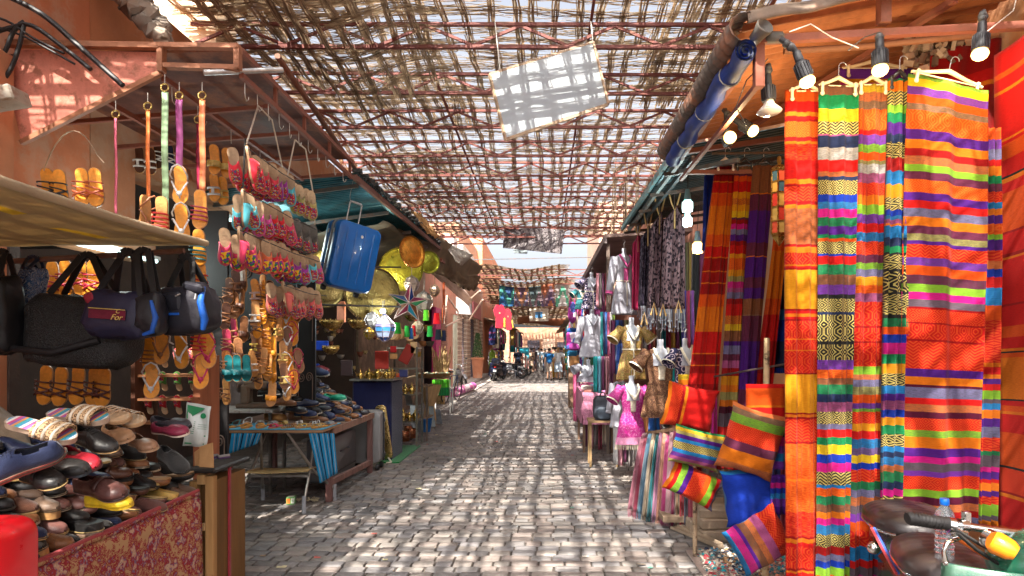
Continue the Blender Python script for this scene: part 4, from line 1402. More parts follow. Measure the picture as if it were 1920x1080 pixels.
for k in range(5200):
    x, y = 1.12 + rnd.random() * 1.4, 3.5 + rnd.random() * 1.35
    if x < 1.12 + (y - 3.5) * .05: continue
    a = rnd.random() * PI
    z = .012 + rnd.random() * .02
    band = int((x + .15 * y) * 5) % 3
    c = rc[(band * 3 + rnd.randint(0, 3)) % 8]
    l = .022
    dx, dy = math.cos(a) * l, math.sin(a) * l
    m.add([(x - dx, y - dy, z), (x - dy * .4, y + dx * .4, z + .012), (x + dx, y + dy, z + .004), (x + dy * .4, y - dx * .4, z - .002)], [(0, 1, 2, 3)], c)
tt = thing('rag_rug', 'shaggy rag rug of white, turquoise and red scraps on the paving at right', 'rug', (1.8, 4.1, 0))
m.build('pile', M_cloth, tt)
m = MB((.25, .18, .15)); m.box((1.82, 4.17, .008), (1.4, 1.35, .014)); m.build('backing', M_cloth, tt)
# ================================================= FOOTWEAR PROTOTYPES (toe along +x, up +z)
HW = [(0, 0), (.02, .42), (.07, .68), (.15, .80), (.28, .78), (.42, .74), (.55, .82), (.68, .97), (.78, 1.0), (.87, .90), (.94, .66), (.98, .38), (1, 0)]

def hw(t):
    for (a, x), (b, y) in zip(HW, HW[1:]):
        if t <= b:
            return lerp(x, y, (t - a) / (b - a))
    return 0

def sole_outline(L=.26, W=.047, point=0, n=22, side=1):
    out = []
    ts = [.5 - .5 * math.cos(PI * k / n) for k in range(n + 1)]
    def cy(t): return side * .006 * math.sin(t * PI * 1.1 - .3)
    for t in ts:
        w = hw(t) * W
        if point and t > .7: w *= 1 - point * ((t - .7) / .3) ** 1.5
        out.append((t * L - L / 2, cy(t) - w))
    for t in ts[-2:0:-1]:
        w = hw(t) * W
        if point and t > .7: w *= 1 - point * ((t - .7) / .3) ** 1.5
        out.append((t * L - L / 2, cy(t) + w))
    return out

def sole_mesh(parent, name, th, z0=0, L=.26, W=.047, point=0, mat=None, heel=0, grow=1.0, toe_up=0):
    ol = sole_outline(L * grow, W * grow, point)
    m = MB()
    n = len(ol)
    def zz(x): return toe_up * max(0, x / (L / 2)) ** 3
    vs = [V((x, y, z0 + zz(x))) for x, y in ol] + [V((x, y, z0 + th + zz(x))) for x, y in ol]
    h = n // 2
    fs = []
    for k in range(h):
        a, b, c, d = k, k + 1, (n - k - 1) % n, (n - k) % n
        if k == 0: fs.append((0, n - 1, 1)); fs.append((n, n + 1, 2 * n - 1)); continue
        fs.append((b, a, d, c) if c != b else (b, a, d))
        fs.append((n + a, n + b, n + c, n + d) if c != b else (n + a, n + b, n + d))
    for k in range(n): fs.append((k, (k + 1) % n, n + (k + 1) % n, n + k))
    m.add(vs, fs)
    if heel:
        hx = [p for p in ol if p[0] < -L * .24]
        m.prism([(x, y) for x, y in hx], -heel + z0, Matrix.Translation((0, 0, z0)))
    return m.build(name, mat or M_leather, parent, smooth=40, local=True)

def band_strap(m, x0, x1, h, w=.05, wid=.02, skew=0, n=9, y0=-1, y1=1, z0=.012):
    """arched band across the foot from side to side"""
    def f(u, v):
        a = PI * u
        y = -math.cos(a) * w
        z = z0 + math.sin(a) ** .6 * h
        x = lerp(x0, x1, u) + (v - .5) * wid
        return V((x, y, z))
    m.sheet(f, n, 2)

def make_sandal(style):
    t = thing('sandal', 'x', 'sandal', local=True)
    sole_mesh(t, 'sole', .012)
    sole_mesh(t, 'insole', .003, .012, grow=.96)
    m = MB()
    if style == 'cross':
        band_strap(m, .02, .07, .035, wid=.014); band_strap(m, .07, .02, .037, wid=.014); band_strap(m, -.01, .03, .04, wid=.010)
        band_strap(m, -.03, -.02, .045, wid=.010)
    elif style == 'thong':
        m.tube([(.085, 0, .012), (.075, 0, .03), (.03, .022, .04), (-.02, .045, .02), (-.02, .046, .012)], .0045, 6)
        m.tube([(.085, 0, .012), (.075, 0, .03), (.03, -.022, .04), (-.02, -.045, .02), (-.02, -.046, .012)], .0045, 6)
        m.lathe([(0, .008), (.012, .006), (.016, 0), (.012, -.004)], 12, c=(.06, 0, .036))
        m.tube([(-.04, -.044, .012), (-.055, -.05, .05), (-.10, -.03, .075), (-.118, 0, .08), (-.10, .03, .075), (-.055, .05, .05), (-.04, .044, .012)], .004, 6)
    elif style == 'bands':
        for x in (-.015, .012, .04, .066): band_strap(m, x, x + .012, .036, wid=.011)
    elif style == 'wide':
        band_strap(m, .035, .045, .038, wid=.052)
        m.box((.04, 0, .05), (.05, .022, .008), bev=.003)
    elif style == 'h':
        band_strap(m, .065, .065, .034, wid=.018); band_strap(m, .01, .01, .042, wid=.018)
        m.box((.038, .0, .045), (.06, .02, .005))
    m.build('strap', M_leather, t, local=True, smooth=60, solid=.003)
    return t

def make_slipper(kind='round'):
    """embroidered mule: flat sole, pale insole, vamp over the toes"""
    t = thing('slipper', 'x', 'slipper', local=True)
    pt = .35 if kind == 'point' else 0
    sole_mesh(t, 'sole', .012, W=.045, point=pt)
    sole_mesh(t, 'insole', .003, .012, W=.045, grow=.97, point=pt)
    m = MB()
    L, W = .26, .046
    def f(u, v):
        tt = lerp(.36, 1.0, u)
        tt = tt + (1 - u) * .13 * math.sin(PI * v) ** 2     # opening curves towards the toe
        w = hw(min(tt, .999)) * W
        if pt and tt > .7: w *= 1 - pt * ((tt - .7) / .3) ** 1.5
        hgt = .054 * max(0, 1 - ((tt - .36) / .64) ** 2.2) ** .6 if tt < 1 else 0
        a = PI * v
        return V((tt * L - L / 2, -math.cos(a) * w, .010 + hgt * math.sin(a) ** .7 + .004))
    m.sheet(f, 9, 12)
    m.build('upper', M_clothO, t, local=True, smooth=60, solid=.003)
    mm = MB()
    def g(u, v):
        p = f(lerp(.22, .86, u), lerp(.26, .74, v))
        return p + V((0, 0, .0022))
    mm.sheet(g, 6, 8)
    mm.build('embroidery', MATS['embroidery'], t, local=True, smooth=60)
    return t

def make_shoe(style='loafer'):
    t = thing('shoe', 'x', 'shoe', local=True)
    L, W = .28, .050
    if style == 'platform':
        sole_mesh(t, 'sole', .045, L=L, W=W)
        zb = .045
    else:
        sole_mesh(t, 'sole', .014, .010 if style == 'oxford' else 0, L=L, W=W, heel=.012 if style == 'oxford' else 0)
        zb = .022 if style == 'oxford' else .012
    m = MB()
    nt_, na = 22, 14
    ht = [(0, .052), (.1, .062), (.3, .060), (.45, .074), (.6, .066), (.75, .048), (.9, .040), (.97, .03), (1, .012)]
    if style == 'flat': ht = [(0, .045), (.1, .05), (.3, .04), (.45, .04), (.6, .046), (.75, .044), (.9, .036), (.97, .026), (1, .01)]
    def H(tt):
        for (a, x), (b, y) in zip(ht, ht[1:]):
            if tt <= b: return lerp(x, y, (tt - a) / (b - a))
        return .01
    op1 = .58 if style == 'flat' else (.50 if style != 'sneaker' else .44)
    vs, fs = [], []
    for i in range(nt_ + 1):
        tt = .5 - .5 * math.cos(PI * i / nt_)
        tt = min(max(tt, .004), .996)
        w = max(hw(tt), .12) * W * 1.0
        for k in range(na + 1):
            a = PI * k / na
            oo = 0
            x = tt * L - L / 2
            y = -math.cos(a) * w
            z = zb + H(tt) * math.sin(a) ** .62
            if .06 < tt < op1:       # pull the sides up and in around the opening
                g_ = math.sin(PI * (tt - .06) / (op1 - .06)) ** .5
                y *= 1 - .18 * g_ * math.sin(a)
            vs.append((x, y, z))
    for i in range(nt_):
        tt = .5 - .5 * math.cos(PI * (i + .5) / nt_)
        for k in range(na):
            a = (k + .5) / na
            if .07 < tt < op1 and abs(a - .5) < .22 * math.sin(PI * (tt - .05) / (op1 - .03)) ** .6: continue
            b_ = i * (na + 1) + k
            fs.append((b_, b_ + na + 1, b_ + na + 2, b_ + 1))
    m.add(vs, fs)
    m.build('upper', M_leather if style != 'sneaker' else M_clothO, t, local=True, smooth=60, solid=.004, offset=-1)
    sole_mesh(t, 'insole', .003, zb, L=L, W=W, grow=.93)
    if style != 'flat':
        sole_mesh(t, 'welt', .004, zb - .006, L=L, W=W, grow=1.035)
    if style == 'loafer':
        m = MB()
        xs = .60 * L - L / 2
        m.sheet(lambda u, v: V((xs + (v - .5) * .03, -math.cos(PI * (.1 + .8 * u)) * W * .97, zb + .0025 + (H(.60) + .001) * math.sin(PI * (.1 + .8 * u)) ** .62)), 12, 1)
        m.build('strap', M_leather, t, local=True, smooth=60, solid=.003)
    if style == 'oxford':
        m = MB()
        m.tube([V((.80 * L - L / 2 - .012 * math.sin(PI * u / 12), -math.cos(PI * u / 12) * hw(.8) * W, zb + .001 + (H(.80)) * math.sin(PI * u / 12) ** .62)) for u in range(13)], .0018, 5)
        m.tube([V((.56 * L - L / 2 + .03 * abs(math.cos(PI * u / 12)) - .02, -math.cos(PI * u / 12) * hw(.58) * W, zb + .001 + (H(.57)) * math.sin(PI * u / 12) ** .62)) for u in range(13)], .0018, 5)
        m.build('toe_cap_seam', M_leather, t, local=True, smooth=60)
    if style in ('oxford', 'sneaker'):
        m = MB()
        for k in range(4):
            x = (.46 + .05 * k) * L - L / 2
            z = zb + H(.46 + .05 * k) + .004
            m.tube([(x, -.022, z - .012), (x + .006, 0, z), (x, .022, z - .012)], .0025, 5)
        m.build('lace', M_clothO, t, local=True, smooth=60)
    return t

motif_mat('embroidery', [(.42, .01, .03), (.50, .28, .04), (.42, .015, .03), (.04, .16, .08), (.45, .40, .34), (.40, .01, .04), (.28, .03, .2), (.04, .08, .25), (.45, .10, .03)], 120, kind='voronoi', bump=.5)
PROTO = {}
USED = set()

def proto(k):
    if k not in PROTO:
        a, b = k.split('-')
        PROTO[k] = make_sandal(b) if a == 'sandal' else make_slipper(b) if a == 'slipper' else make_shoe(b)
    return PROTO[k]

def put_shoe(k, pos, toe, up, cols, label, group, s=1.0, cat=None, mats=None):
    p = proto(k)
    o = dup(p)          # the first prototype itself is removed at the end
    USED.add(k)
    x = V(toe).normalized()
    z = V(up); z = (z - x * z.dot(x)).normalized()
    y = z.cross(x)
    M = Matrix((x, y, z)).transposed()
    o.rotation_euler = M.to_euler()
    o.location = pos
    o.scale = (s, s, s)
    o['label'] = label
    if group: o['group'] = group
    if cat: o['category'] = cat
    for ch in o.children:
        nm = ch.name.split('.')[0]
        if nm == 'welt': cols['welt'] = rnd.choice([(.30, .18, .08), (.05, .04, .03), (.45, .32, .14), (.02, .02, .02)])
        if nm == 'toe_cap_seam': cols[nm] = tuple(x * .4 for x in cols['upper'])
        if nm == 'strap' and 'strap' not in cols: cols['strap'] = tuple(x * .7 for x in cols['upper'])
        if nm in cols:
            c = cols[nm]
            j = rnd.uniform(.85, 1.15)
            ch.color = (c[0] * j, c[1] * j, c[2] * j, 1)
        if mats and nm in mats:
            ch.material_slots[0].link = 'OBJECT'
            ch.material_slots[0].material = mats[nm]
    return o

TAN, ORG, BRN, DBR, BLK, NVY, GRN, RED, CRM, GLD, SIL, TEAL, WHT, BUR = (.50, .24, .08), (.72, .28, .025), (.22, .09, .035), (.09, .035, .02), (.014, .013, .013), (.02, .028, .07), (.06, .28, .10), (.50, .02, .02), (.62, .48, .32), (.60, .42, .12), (.55, .55, .56), (.01, .16, .18), (.75, .72, .68), (.14, .012, .02)
HANGT = (0, 0, -1)

# ---- strap belts and orange sandals at the front of the stall
def strap_belt(px, y0, y1, Y, w, col, label):
    t = thing('belt', label, 'belt', at(px, y0, Y), group='leather belts hung by their rings')
    m = MB((.62, .46, .16))
    c = at(px, y0 + 9, Y)
    r = .024
    m.tube([c + V((r * math.cos(a), 0, r * math.sin(a))) for a in [2 * PI * k / 16 for k in range(17)]], .005, 6)
    m.build('ring', M_brass, t, smooth=60)
    m = MB(col)
    a, b = at(px, y0 + 17, Y), at(px + 1, y1, Y)
    m.sheet(lambda u, v: a.lerp(b, v) + V(((u - .5) * w, .004 * math.sin(v * 9 + px), 0)), 2, 14)
    m.build('strap', M_leatherC, t, solid=.004, smooth=60)
    MB((.5, .45, .4)).tube([c + V((0, 0, r)), at(px, y0 - 16, Y)], .0025, 5).build('hook', M_steel, t)
    return t

strap_belt(309, 155, 420, 3.95, .042, (.22, .33, .19), 'wide pale green leather belt hanging from a ring at the canopy front')
strap_belt(336, 170, 320, 3.97, .042, (.36, .08, .26), 'purple leather belt right of the pale green one')
strap_belt(379, 170, 362, 3.96, .038, (.66, .20, .08), 'wide orange leather belt right of the purple one')
strap_belt(371, 215, 355, 4.3, .022, (.28, .01, .05), 'dark red belt half hidden behind the wide orange belt')
strap_belt(277, 190, 385, 3.9, .024, (.66, .17, .04), 'narrow orange belt left of the pale green one')
strap_belt(217, 205, 405, 3.95, .016, (.50, .10, .16), 'thin pink belt hanging alone at the left')

FRONT = [(338, 348, 'thong', ORG, SIL, 'golden tan sandal with silver ring clasp at the foot of the purple belt'),
         (339, 418, 'thong', ORG, SIL, 'golden tan sandal with round white clasp below the purple belt\'s first sandal'),
         (375, 393, 'bands', ORG, (.30, .02, .05), 'golden sandal with thin red and green bands below the wide orange belt'),
         (373, 466, 'bands', ORG, TEAL, 'golden sandal with dark bands, second under the wide orange belt'),
         (374, 524, 'cross', ORG, RED, 'golden sandal with red straps, third under the wide orange belt'),
         (270, 402, 'thong', TAN, (.30, .12, .06), 'tan sandal seen edge on under the narrow orange belt'),
         (303, 405, 'bands', (.55, .22, .06), RED, 'brown sandal with red and blue bands under the pale green belt'),
         (280, 660, 'bands', ORG, BRN, 'orange sandal hanging just below the duffel bags at left'),
         (283, 712, 'thong', ORG, SIL, 'orange sandal with silver stud, lowest of the left string'),
         (302, 648, 'thong', ORG, BRN, 'orange sandal squeezed behind the string below the blue edged bag'),
         (340, 656, 'thong', ORG, SIL, 'golden sandal with round silver stud below the blue edged bag'),
         (374, 636, 'bands', ORG, RED, 'golden sandal with striped bands right below the blue edged bag'),
         (376, 694, 'thong', ORG, (.55, .03, .12), 'golden sandal with pink toe post, lowest at the table end'),
         (390, 655, 'thong', ORG, (.55, .03, .12), 'golden sandal with pink ankle strap sticking out to the right')]
for i, (x, y, st, c1, c2_, lab) in enumerate(FRONT):
    put_shoe('sandal-' + st, at(x, y, 3.72 if y < 560 else 3.8), (.04 * math.sin(i * 2), 0, -1), (.35 + .3 * math.sin(i * 1.7), -1, 0) if i != 5 else (1, -.25, 0), dict(sole=TAN, insole=c1, strap=c2_), lab, 'orange sandals strung at the stall front', .92)
BACKS = [(90, 352, 4.05), (113, 354, 4.05), (155, 352, 4.0), (180, 352, 4.0)]
for i, (x, y, Y) in enumerate(BACKS):
    put_shoe('sandal-cross', at(x, y, Y), (.05, 0, -1), (.2, -1, 0), dict(sole=TAN, insole=ORG, strap=BLK if i < 2 else (.55, .12, .05)), 'orange sandal above the canvas awning, %s from the left wall' % ORD[i + 1], 'orange sandals on the bowed wire', 1.0)
for i, (x, y) in enumerate([(100, 518), (124, 515), (152, 512), (176, 516)]):
    put_shoe('sandal-cross', at(x, y + 8, 4.1), (.02, 0, -1), (.1, -1, 0), dict(sole=TAN, insole=ORG, strap=(.35, .02, .04)), 'orange sandal with red straps behind the bag handles, %s from the left' % ORD[i + 1], 'orange sandals behind the bag handles', 1.0)
for i, (x, y) in enumerate([(86, 722), (114, 724), (146, 722), (177, 724), (194, 726)]):
    put_shoe('sandal-cross', at(x, y, 3.95), (-.10, 0, -1), (.1, -1, 0), dict(sole=TAN, insole=(.62, .23, .02), strap=(.10, .03, .02)), 'orange sandal with dark brown straps under the mesh bag, %s from the left' % ORD[i + 1], 'orange sandals under the mesh bag', 1.0)
for i, (x, y, Y, c, c2_, st) in enumerate([(402, 300, 4.6, ORG, GLD, 'wide'), (425, 306, 4.65, ORG, GLD, 'wide'), (444, 325, 4.75, (.6, .22, .03), SIL, 'wide'), (462, 330, 4.8, (.6, .22, .03), SIL, 'wide'), (402, 352, 4.9, ORG, SIL, 'h'), (418, 358, 4.95, ORG, GLD, 'h'),
                                            (262, 300, 5.2, DBR, WHT, 'h'), (283, 303, 5.2, DBR, WHT, 'h'), (297, 292, 5.25, DBR, WHT, 'cross'), (318, 296, 5.25, NVY, WHT, 'cross')]):
    put_shoe('sandal-' + st, at(x, y, Y), (.03, 0, -1), (.2, -1, -.1), dict(sole=TAN, insole=c, strap=c2_),
             ('orange sandal with wide gold bow band, left one', 'orange sandal with wide gold bow band, right one', 'brown sandal with silver band next to the gold ones', 'brown sandal with silver band hanging behind the striped slippers', 'small sandal with silver band below the gold ones', 'small sandal with gold band below the gold ones',
              'white and dark sandal far back under the canopy, leftmost', 'white and dark sandal far back under the canopy, second', 'white and dark sandal far back under the canopy, third', 'white and navy sandal far back behind the purple belt')[i], 'sandals hung under the canopy', .9)

# ---- rows of embroidered slippers strung along the lane
VC = [(.62, .03, .05), (.10, .45, .55), (.62, .05, .12), (.50, .04, .06), (.58, .08, .30), (.65, .14, .06), (.30, .04, .30), (.62, .02, .03)]
VN = ['red', 'turquoise', 'crimson', 'dark red', 'pink', 'coral', 'plum', 'scarlet']
rows = [('top', 3.0, 4.22, 7, .115), ('second', 2.70, 4.14, 12, .112), ('third', 2.43, 4.10, 13, .112), ('lowest', 2.14, 4.78, 8, .105)]
M_pom = motif_mat('pompom trim', [(.75, .45, .02), (.20, .02, .30), (.02, .20, .08), (.75, .45, .02), (.6, .03, .05)], 60, kind='voronoi', bump=1.0)
for rn, z, y0, n, st in rows:
    for i in range(n):
        for side in (0, 1):
            ci = (i // 2 * 3 + {'top': 0, 'second': 1, 'third': 2, 'lowest': 4}[rn]) % 8
            if rn == 'second' and i > 7: col, cn = (.10, .09, .08), 'black'
            elif rn == 'lowest': col, cn = [((.62, .14, .12), 'salmon'), ((.30, .10, .08), 'brown'), ((.60, .10, .10), 'brick red')][i % 3]
            else: col, cn = VC[ci], VN[ci]
            x = -2.03 - .10 * side + .01 * math.sin(i * 2.3)
            lab = '%s embroidered slipper on the %s rack string, %s row, %s from the front' % (cn, rn, 'outer' if side == 0 else 'inner', ORD[i + 1])
            mt = {'embroidery': M_pom} if (rn == 'third' and i < 9) else None
            if rnd.random() < .02: continue
            o = put_shoe('slipper-' + ('point' if rn == 'lowest' else 'round'), (x + rnd.uniform(-.012, .012), y0 + i * st + rnd.uniform(-.015, .015), z - .14 + rnd.uniform(-.018, .012) - .02 * math.sin(i * .9)), (rnd.uniform(-.12, .12), .22 + rnd.uniform(-.1, .12), -1), (.75 - .25 * side + rnd.uniform(-.3, .3), -1, rnd.uniform(-.1, .1)) if (i or side) else (1, .2, 0), dict(sole=(.36, .22, .12) if cn != 'black' else (.08, .07, .06), insole=(.42, .29, .18) if cn != 'black' else (.14, .13, .12), upper=col), lab, 'embroidered slippers strung along the lane', .98, mats=mt)
for i, (x, y, Y, c) in enumerate([(552, 372, 5.1, (.30, .30, .10)), (561, 376, 5.12, (.34, .32, .12)), (574, 382, 5.3, (.32, .20, .10)), (583, 386, 5.32, (.4, .32, .12))]):
    put_shoe('slipper-round', at(x, y, Y), (0, .1, -1), (.8, -1, 0), dict(sole=(.5, .3, .15), insole=(.55, .4, .25), upper=c), 'olive patterned slipper on the short loop of string, %s from the front' % ORD[i + 1], 'olive slippers on the short loop', 1.0)
for i, pts in enumerate([[(484, 198, 4.5), (462, 270, 4.2)], [(484, 198, 4.5), (510, 225, 4.6), (531, 320, 5.0)], [(553, 262, 5.0), (537, 340, 4.95)], [(553, 262, 5.0), (573, 280, 5.1), (590, 380, 5.5), (590, 440, 5.5)], [(460, 260, 4.2), (452, 425, 4.15), (450, 500, 4.12)]]):
    col = (.62, .52, .42) if i < 4 else (.02, .02, .02)
    tag(MB(col).tube([at(*p) for p in pts], .006, 6).build('rope', M_cloth, smooth=60), ['front cord holding the slipper rack', 'rear cord holding the slipper rack', 'front cord of the short slipper loop', 'rear cord of the short slipper loop', 'dark cord running down the front of the slipper rack'][i], 'cord')
for rn, z, y0, n, st in rows:
    tag(MB((.02, .02, .02)).tube([(-1.99, y0 - .08, z - .05), (-1.98, y0 + n * st * .5, z - .07), (-1.99, y0 + n * st, z - .05)], .0035, 5).build('string', M_cloth, smooth=60), 'black string threading the %s line of embroidered slippers' % rn, 'string')

# ---- columns of brown and tan sandals
cols_ = [(428, 2.2, [DBR, DBR, (.30, .02, .06), (.5, .18, .05), TAN], 'cross', BRN), (440, 2.28, [DBR, BRN, (.30, .02, .06), DBR], 'h', BRN), (453, 2.3, [BRN, BRN, BRN, BRN], 'wide', DBR), (478, 2.2, [ORG, TAN, BRN, TAN], 'h', WHT), (488, 2.12, [BRN, ORG, BRN, TAN], 'cross', DBR), (497, 2.25, [ORG, ORG, ORG, TAN], 'cross', (.5, .2, .06)),
         (505, 2.2, [DBR, BRN, ORG, TAN], 'bands', ORG), (513, 2.15, [TAN, BRN, ORG, ORG, TAN], 'wide', ORG), (530, 2.1, [BRN, TAN, TAN, BRN], 'h', GLD), (538, 2.02, [ORG, BRN, ORG, TAN], 'thong', SIL), (545, 2.1, [ORG, ORG, ORG, ORG], 'bands', RED), (556, 2.05, [BRN, ORG, BRN, ORG], 'thong', (.4, .02, .08))]
for ci, (x, zt, cs, st, sc) in enumerate(cols_):
    Y = 4.95 + .03 * ci
    for j, c in enumerate(cs):
        sx = sc if sc != WHT else [(.55, .40, .36), WHT, (.65, .5, .1), WHT][j % 4]
        put_shoe('sandal-' + st, V((px_x(x, Y) + rnd.uniform(-.015, .015), Y - .02 * (j % 2) + rnd.uniform(-.03, .03), zt - .12 - .205 * j + rnd.uniform(-.02, .02))), (rnd.uniform(-.13, .13), 0, -1), (.5 * math.sin(ci * 2.2 + j), -1, 0), dict(sole=TAN, insole=c, strap=sx),
                 'leather sandal in the %s column before the dark backing, %s from top' % (ORD[ci + 1], ORD[j + 1]), 'leather sandals hung in columns', .86)
for i, x in enumerate((429, 445, 463)):
    put_shoe('sandal-wide', at(x, 690, 4.9), (0, 0, -1), (0, -1, 0), dict(sole=TAN, insole=TEAL, strap=(.01, .13, .15)), 'teal suede sandal at the bottom of the columns, %s from the left' % ORD[i + 1], 'teal sandals', .86)

# ---- sandal shelf behind the pile
t = thing('shoe_shelf', 'small brown shelf of patterned slippers behind the shoe pile', 'shelf', (-2.8, 4.5, 0))
for k, z in enumerate((1.07, 1.24, 1.41)):
    MB((.30, .13, .06)).box((-2.70, 4.5, z), (.42, .22, .018)).build('shelf_board', M_woodx, t)
MB((.28, .10, .05)).box((-2.475, 4.5, .78), (.05, .26, 1.55)).build('side_panel', M_wood, t)
MB((.12, .05, .03)).box((-2.93, 4.5, .8), (.03, .26, 1.6)).build('side_panel', M_wood, t)
for k, (z, cn, c) in enumerate(((1.08, 'red', (.45, .02, .03)), (1.25, 'green', (.10, .28, .06)), (1.42, 'crimson', (.45, .05, .05)))):
    for j in range(4):
        put_shoe('slipper-round', (-2.86 + j * .105, 4.45, z + .12), (0, -.25, .0 + .97), (0, -1, -.15), dict(sole=(.5, .3, .15), insole=(.55, .4, .25), upper=c), '%s embroidered slipper standing on the brown shelf, %s from the left' % (cn, ORD[j + 1]), 'slippers on the brown shelf', .58)

# ================================================= SHOE TABLE
t = thing('market_table', 'long table of second hand shoes behind a floral red cloth', 'table', (-2.6, 3, 0))
MB((.25, .14, .08)).box((-2.68, 2.95, .70), (1.16, 1.6, .04)).build('tabletop', M_woodx, t)
for x in (-3.15, -2.2):
    for y in (2.25, 3.65): MB((.25, .14, .08)).box((x, y, .34), (.06, .06, .68)).build('leg', M_wood, t)
M_floral = motif_mat('floral print', [(.20, .08, .10), (.48, .34, .22), (.40, .26, .18), (.42, .20, .14), (.16, .10, .16), (.26, .02, .03), (.22, .015, .02), (.34, .19, .09), (.25, .02, .03), (.38, .22, .11)], 11, kind='floral', bump=.15)
m = MB()
def cloth(u, v):
    y = lerp(2.0, 3.66, u)
    x = -2.0 - .06 * math.sin(u * 2.2) + .012 * math.sin(u * 22) * v + .02 * math.sin(u * 7 + 1) * v
    z = lerp(.745 - .02 * math.sin(u * PI), .04, v)
    if v == 0: x -= .03
    return V((x, y, z))
m.sheet(cloth, 60, 14)
m.tube([(cloth(u / 30, 0) + V((.008, 0, .006 * math.sin(u)))) for u in range(31)], .016, 8)
tag(m.build('tablecloth', M_floral, smooth=70, solid=.004), 'red and gold floral cloth hanging down the front of the shoe table', 'tablecloth')
m = MB((.30, .03, .035))
m.tube([(cloth(u / 30, 0) + V((.014, 0, .012))) for u in range(31)], .012, 8)
tag(m.build('cloth_binding', M_cloth, smooth=60), 'dark red rolled seam along the top of the floral cloth', 'seam')
t = thing('wooden_cabinet', 'worn wooden cabinet at the end of the shoe table', 'cabinet', (-2.1, 3.78, 0))
m = MB((.17, .085, .03))  # panel coloured darker than its frame to stand for recess shade
x0, x1, Yc = px_x(356, 3.72), px_x(414, 3.8), 3.74
m.box(((x0 + x1) / 2, Yc + .20, .40), (x1 - x0 - .01, .36, .80))
m.build('body', M_wood, t)
for (a, b_, c, d, cc) in ((x0, x0 + .045, .02, .80, (.36, .20, .07)), (x1 - .05, x1, .02, .83, (.33, .18, .07)), (x0 + .045, x1 - .05, .78, .84, (.38, .22, .09)), (x0 + .045, x1 - .05, .02, .10, (.3, .17, .07)), (x0 + .07, x1 - .05, .50, .545, (.44, .27, .13))):
    MB(cc).box(((a + b_) / 2, Yc - .005, (c + d) / 2), (b_ - a, .05, d - c), bev=.004).build('door_frame', M_wood, t)
m = MB((.015, .013, .012)); m.box(((x0 + x1) / 2, Yc + .18, .865), (x1 - x0 + .04, .45, .03), bev=.01); m.build('top', M_black, t)
m = MB((.25, .02, .03)); m.box((x1 + .008, Yc + .15, .45), (.012, .02, .85)); m.build('red_cord', M_cloth, t)
for i, (x0_, x1_, y0_, y1_, lab) in enumerate(((375, 401, 830, 893, 'tan cardboard flap standing on the wooden cabinet'), (366, 378, 840, 886, 'narrow cardboard edge behind the tan flap'))):
    m = MB((.50, .28, .12))
    a = [at(x0_, y1_ - 3, 3.74 + .05 * i), at(x1_, y1_ - 8, 3.72 + .05 * i), at(x1_ - 2, y0_, 3.8 + .05 * i), at(x0_ - 1, y0_ + 8, 3.8 + .05 * i)]
    m.add(a, [(0, 1, 2, 3)])
    tag(m.build('cardboard', pmat('cardboard', rough=.85, vary=.1, scale=8, bump=.1), solid=.006), lab, 'cardboard')
t = thing('leaflet', 'green and white printed plastic leaflet leaning behind the shoe pile', 'leaflet', at(370, 840, 3.9))
la, lb, lc, ld = at(342, 836, 3.86), at(386, 838, 3.86), at(397, 762, 3.9), at(352, 754, 3.9)
def lf(u, v, e=0):
    p = la.lerp(lb, u).lerp(ld.lerp(lc, u), v)
    p.y += .010 * math.sin(u * 7 + v * 5) - e
    return p
m = MB((.55, .60, .58)); m.sheet(lambda u, v: lf(u, v), 8, 8); m.build('sheet', M_plastic, t, smooth=60, solid=.001)
m = MB((.02, .25, .10))
m.add([lf(.05, .95, .004), lf(.78, .93, .004), lf(.35, .72, .004), lf(.06, .62, .004)], [(0, 1, 2, 3)])
for v0, v1 in ((.24, .27), (.05, .08)): m.add([lf(.06, v0, .004), lf(.9, v0, .004), lf(.9, v1, .004), lf(.06, v1, .004)], [(0, 1, 2, 3)])
for k in range(7):
    m.add([lf(.08, .30 + k * .045, .004), lf(.45, .30 + k * .045, .004), lf(.45, .315 + k * .045, .004), lf(.08, .315 + k * .045, .004)], [(0, 1, 2, 3)], (.12, .3, .18))
for k in range(3):
    m.add([lf(.55, .42 + k * .05, .004), lf(.9, .42 + k * .05, .004), lf(.9, .43 + k * .05, .004), lf(.55, .43 + k * .05, .004)], [(0, 1, 2, 3)], (.15, .3, .2))
m.lathe([(0, .0), (.018, .001), (.018, .002)], 14, c=lf(.72, .74, .008), rot=(R(90), 0, 0))
m.build('print', M_plastic, t)

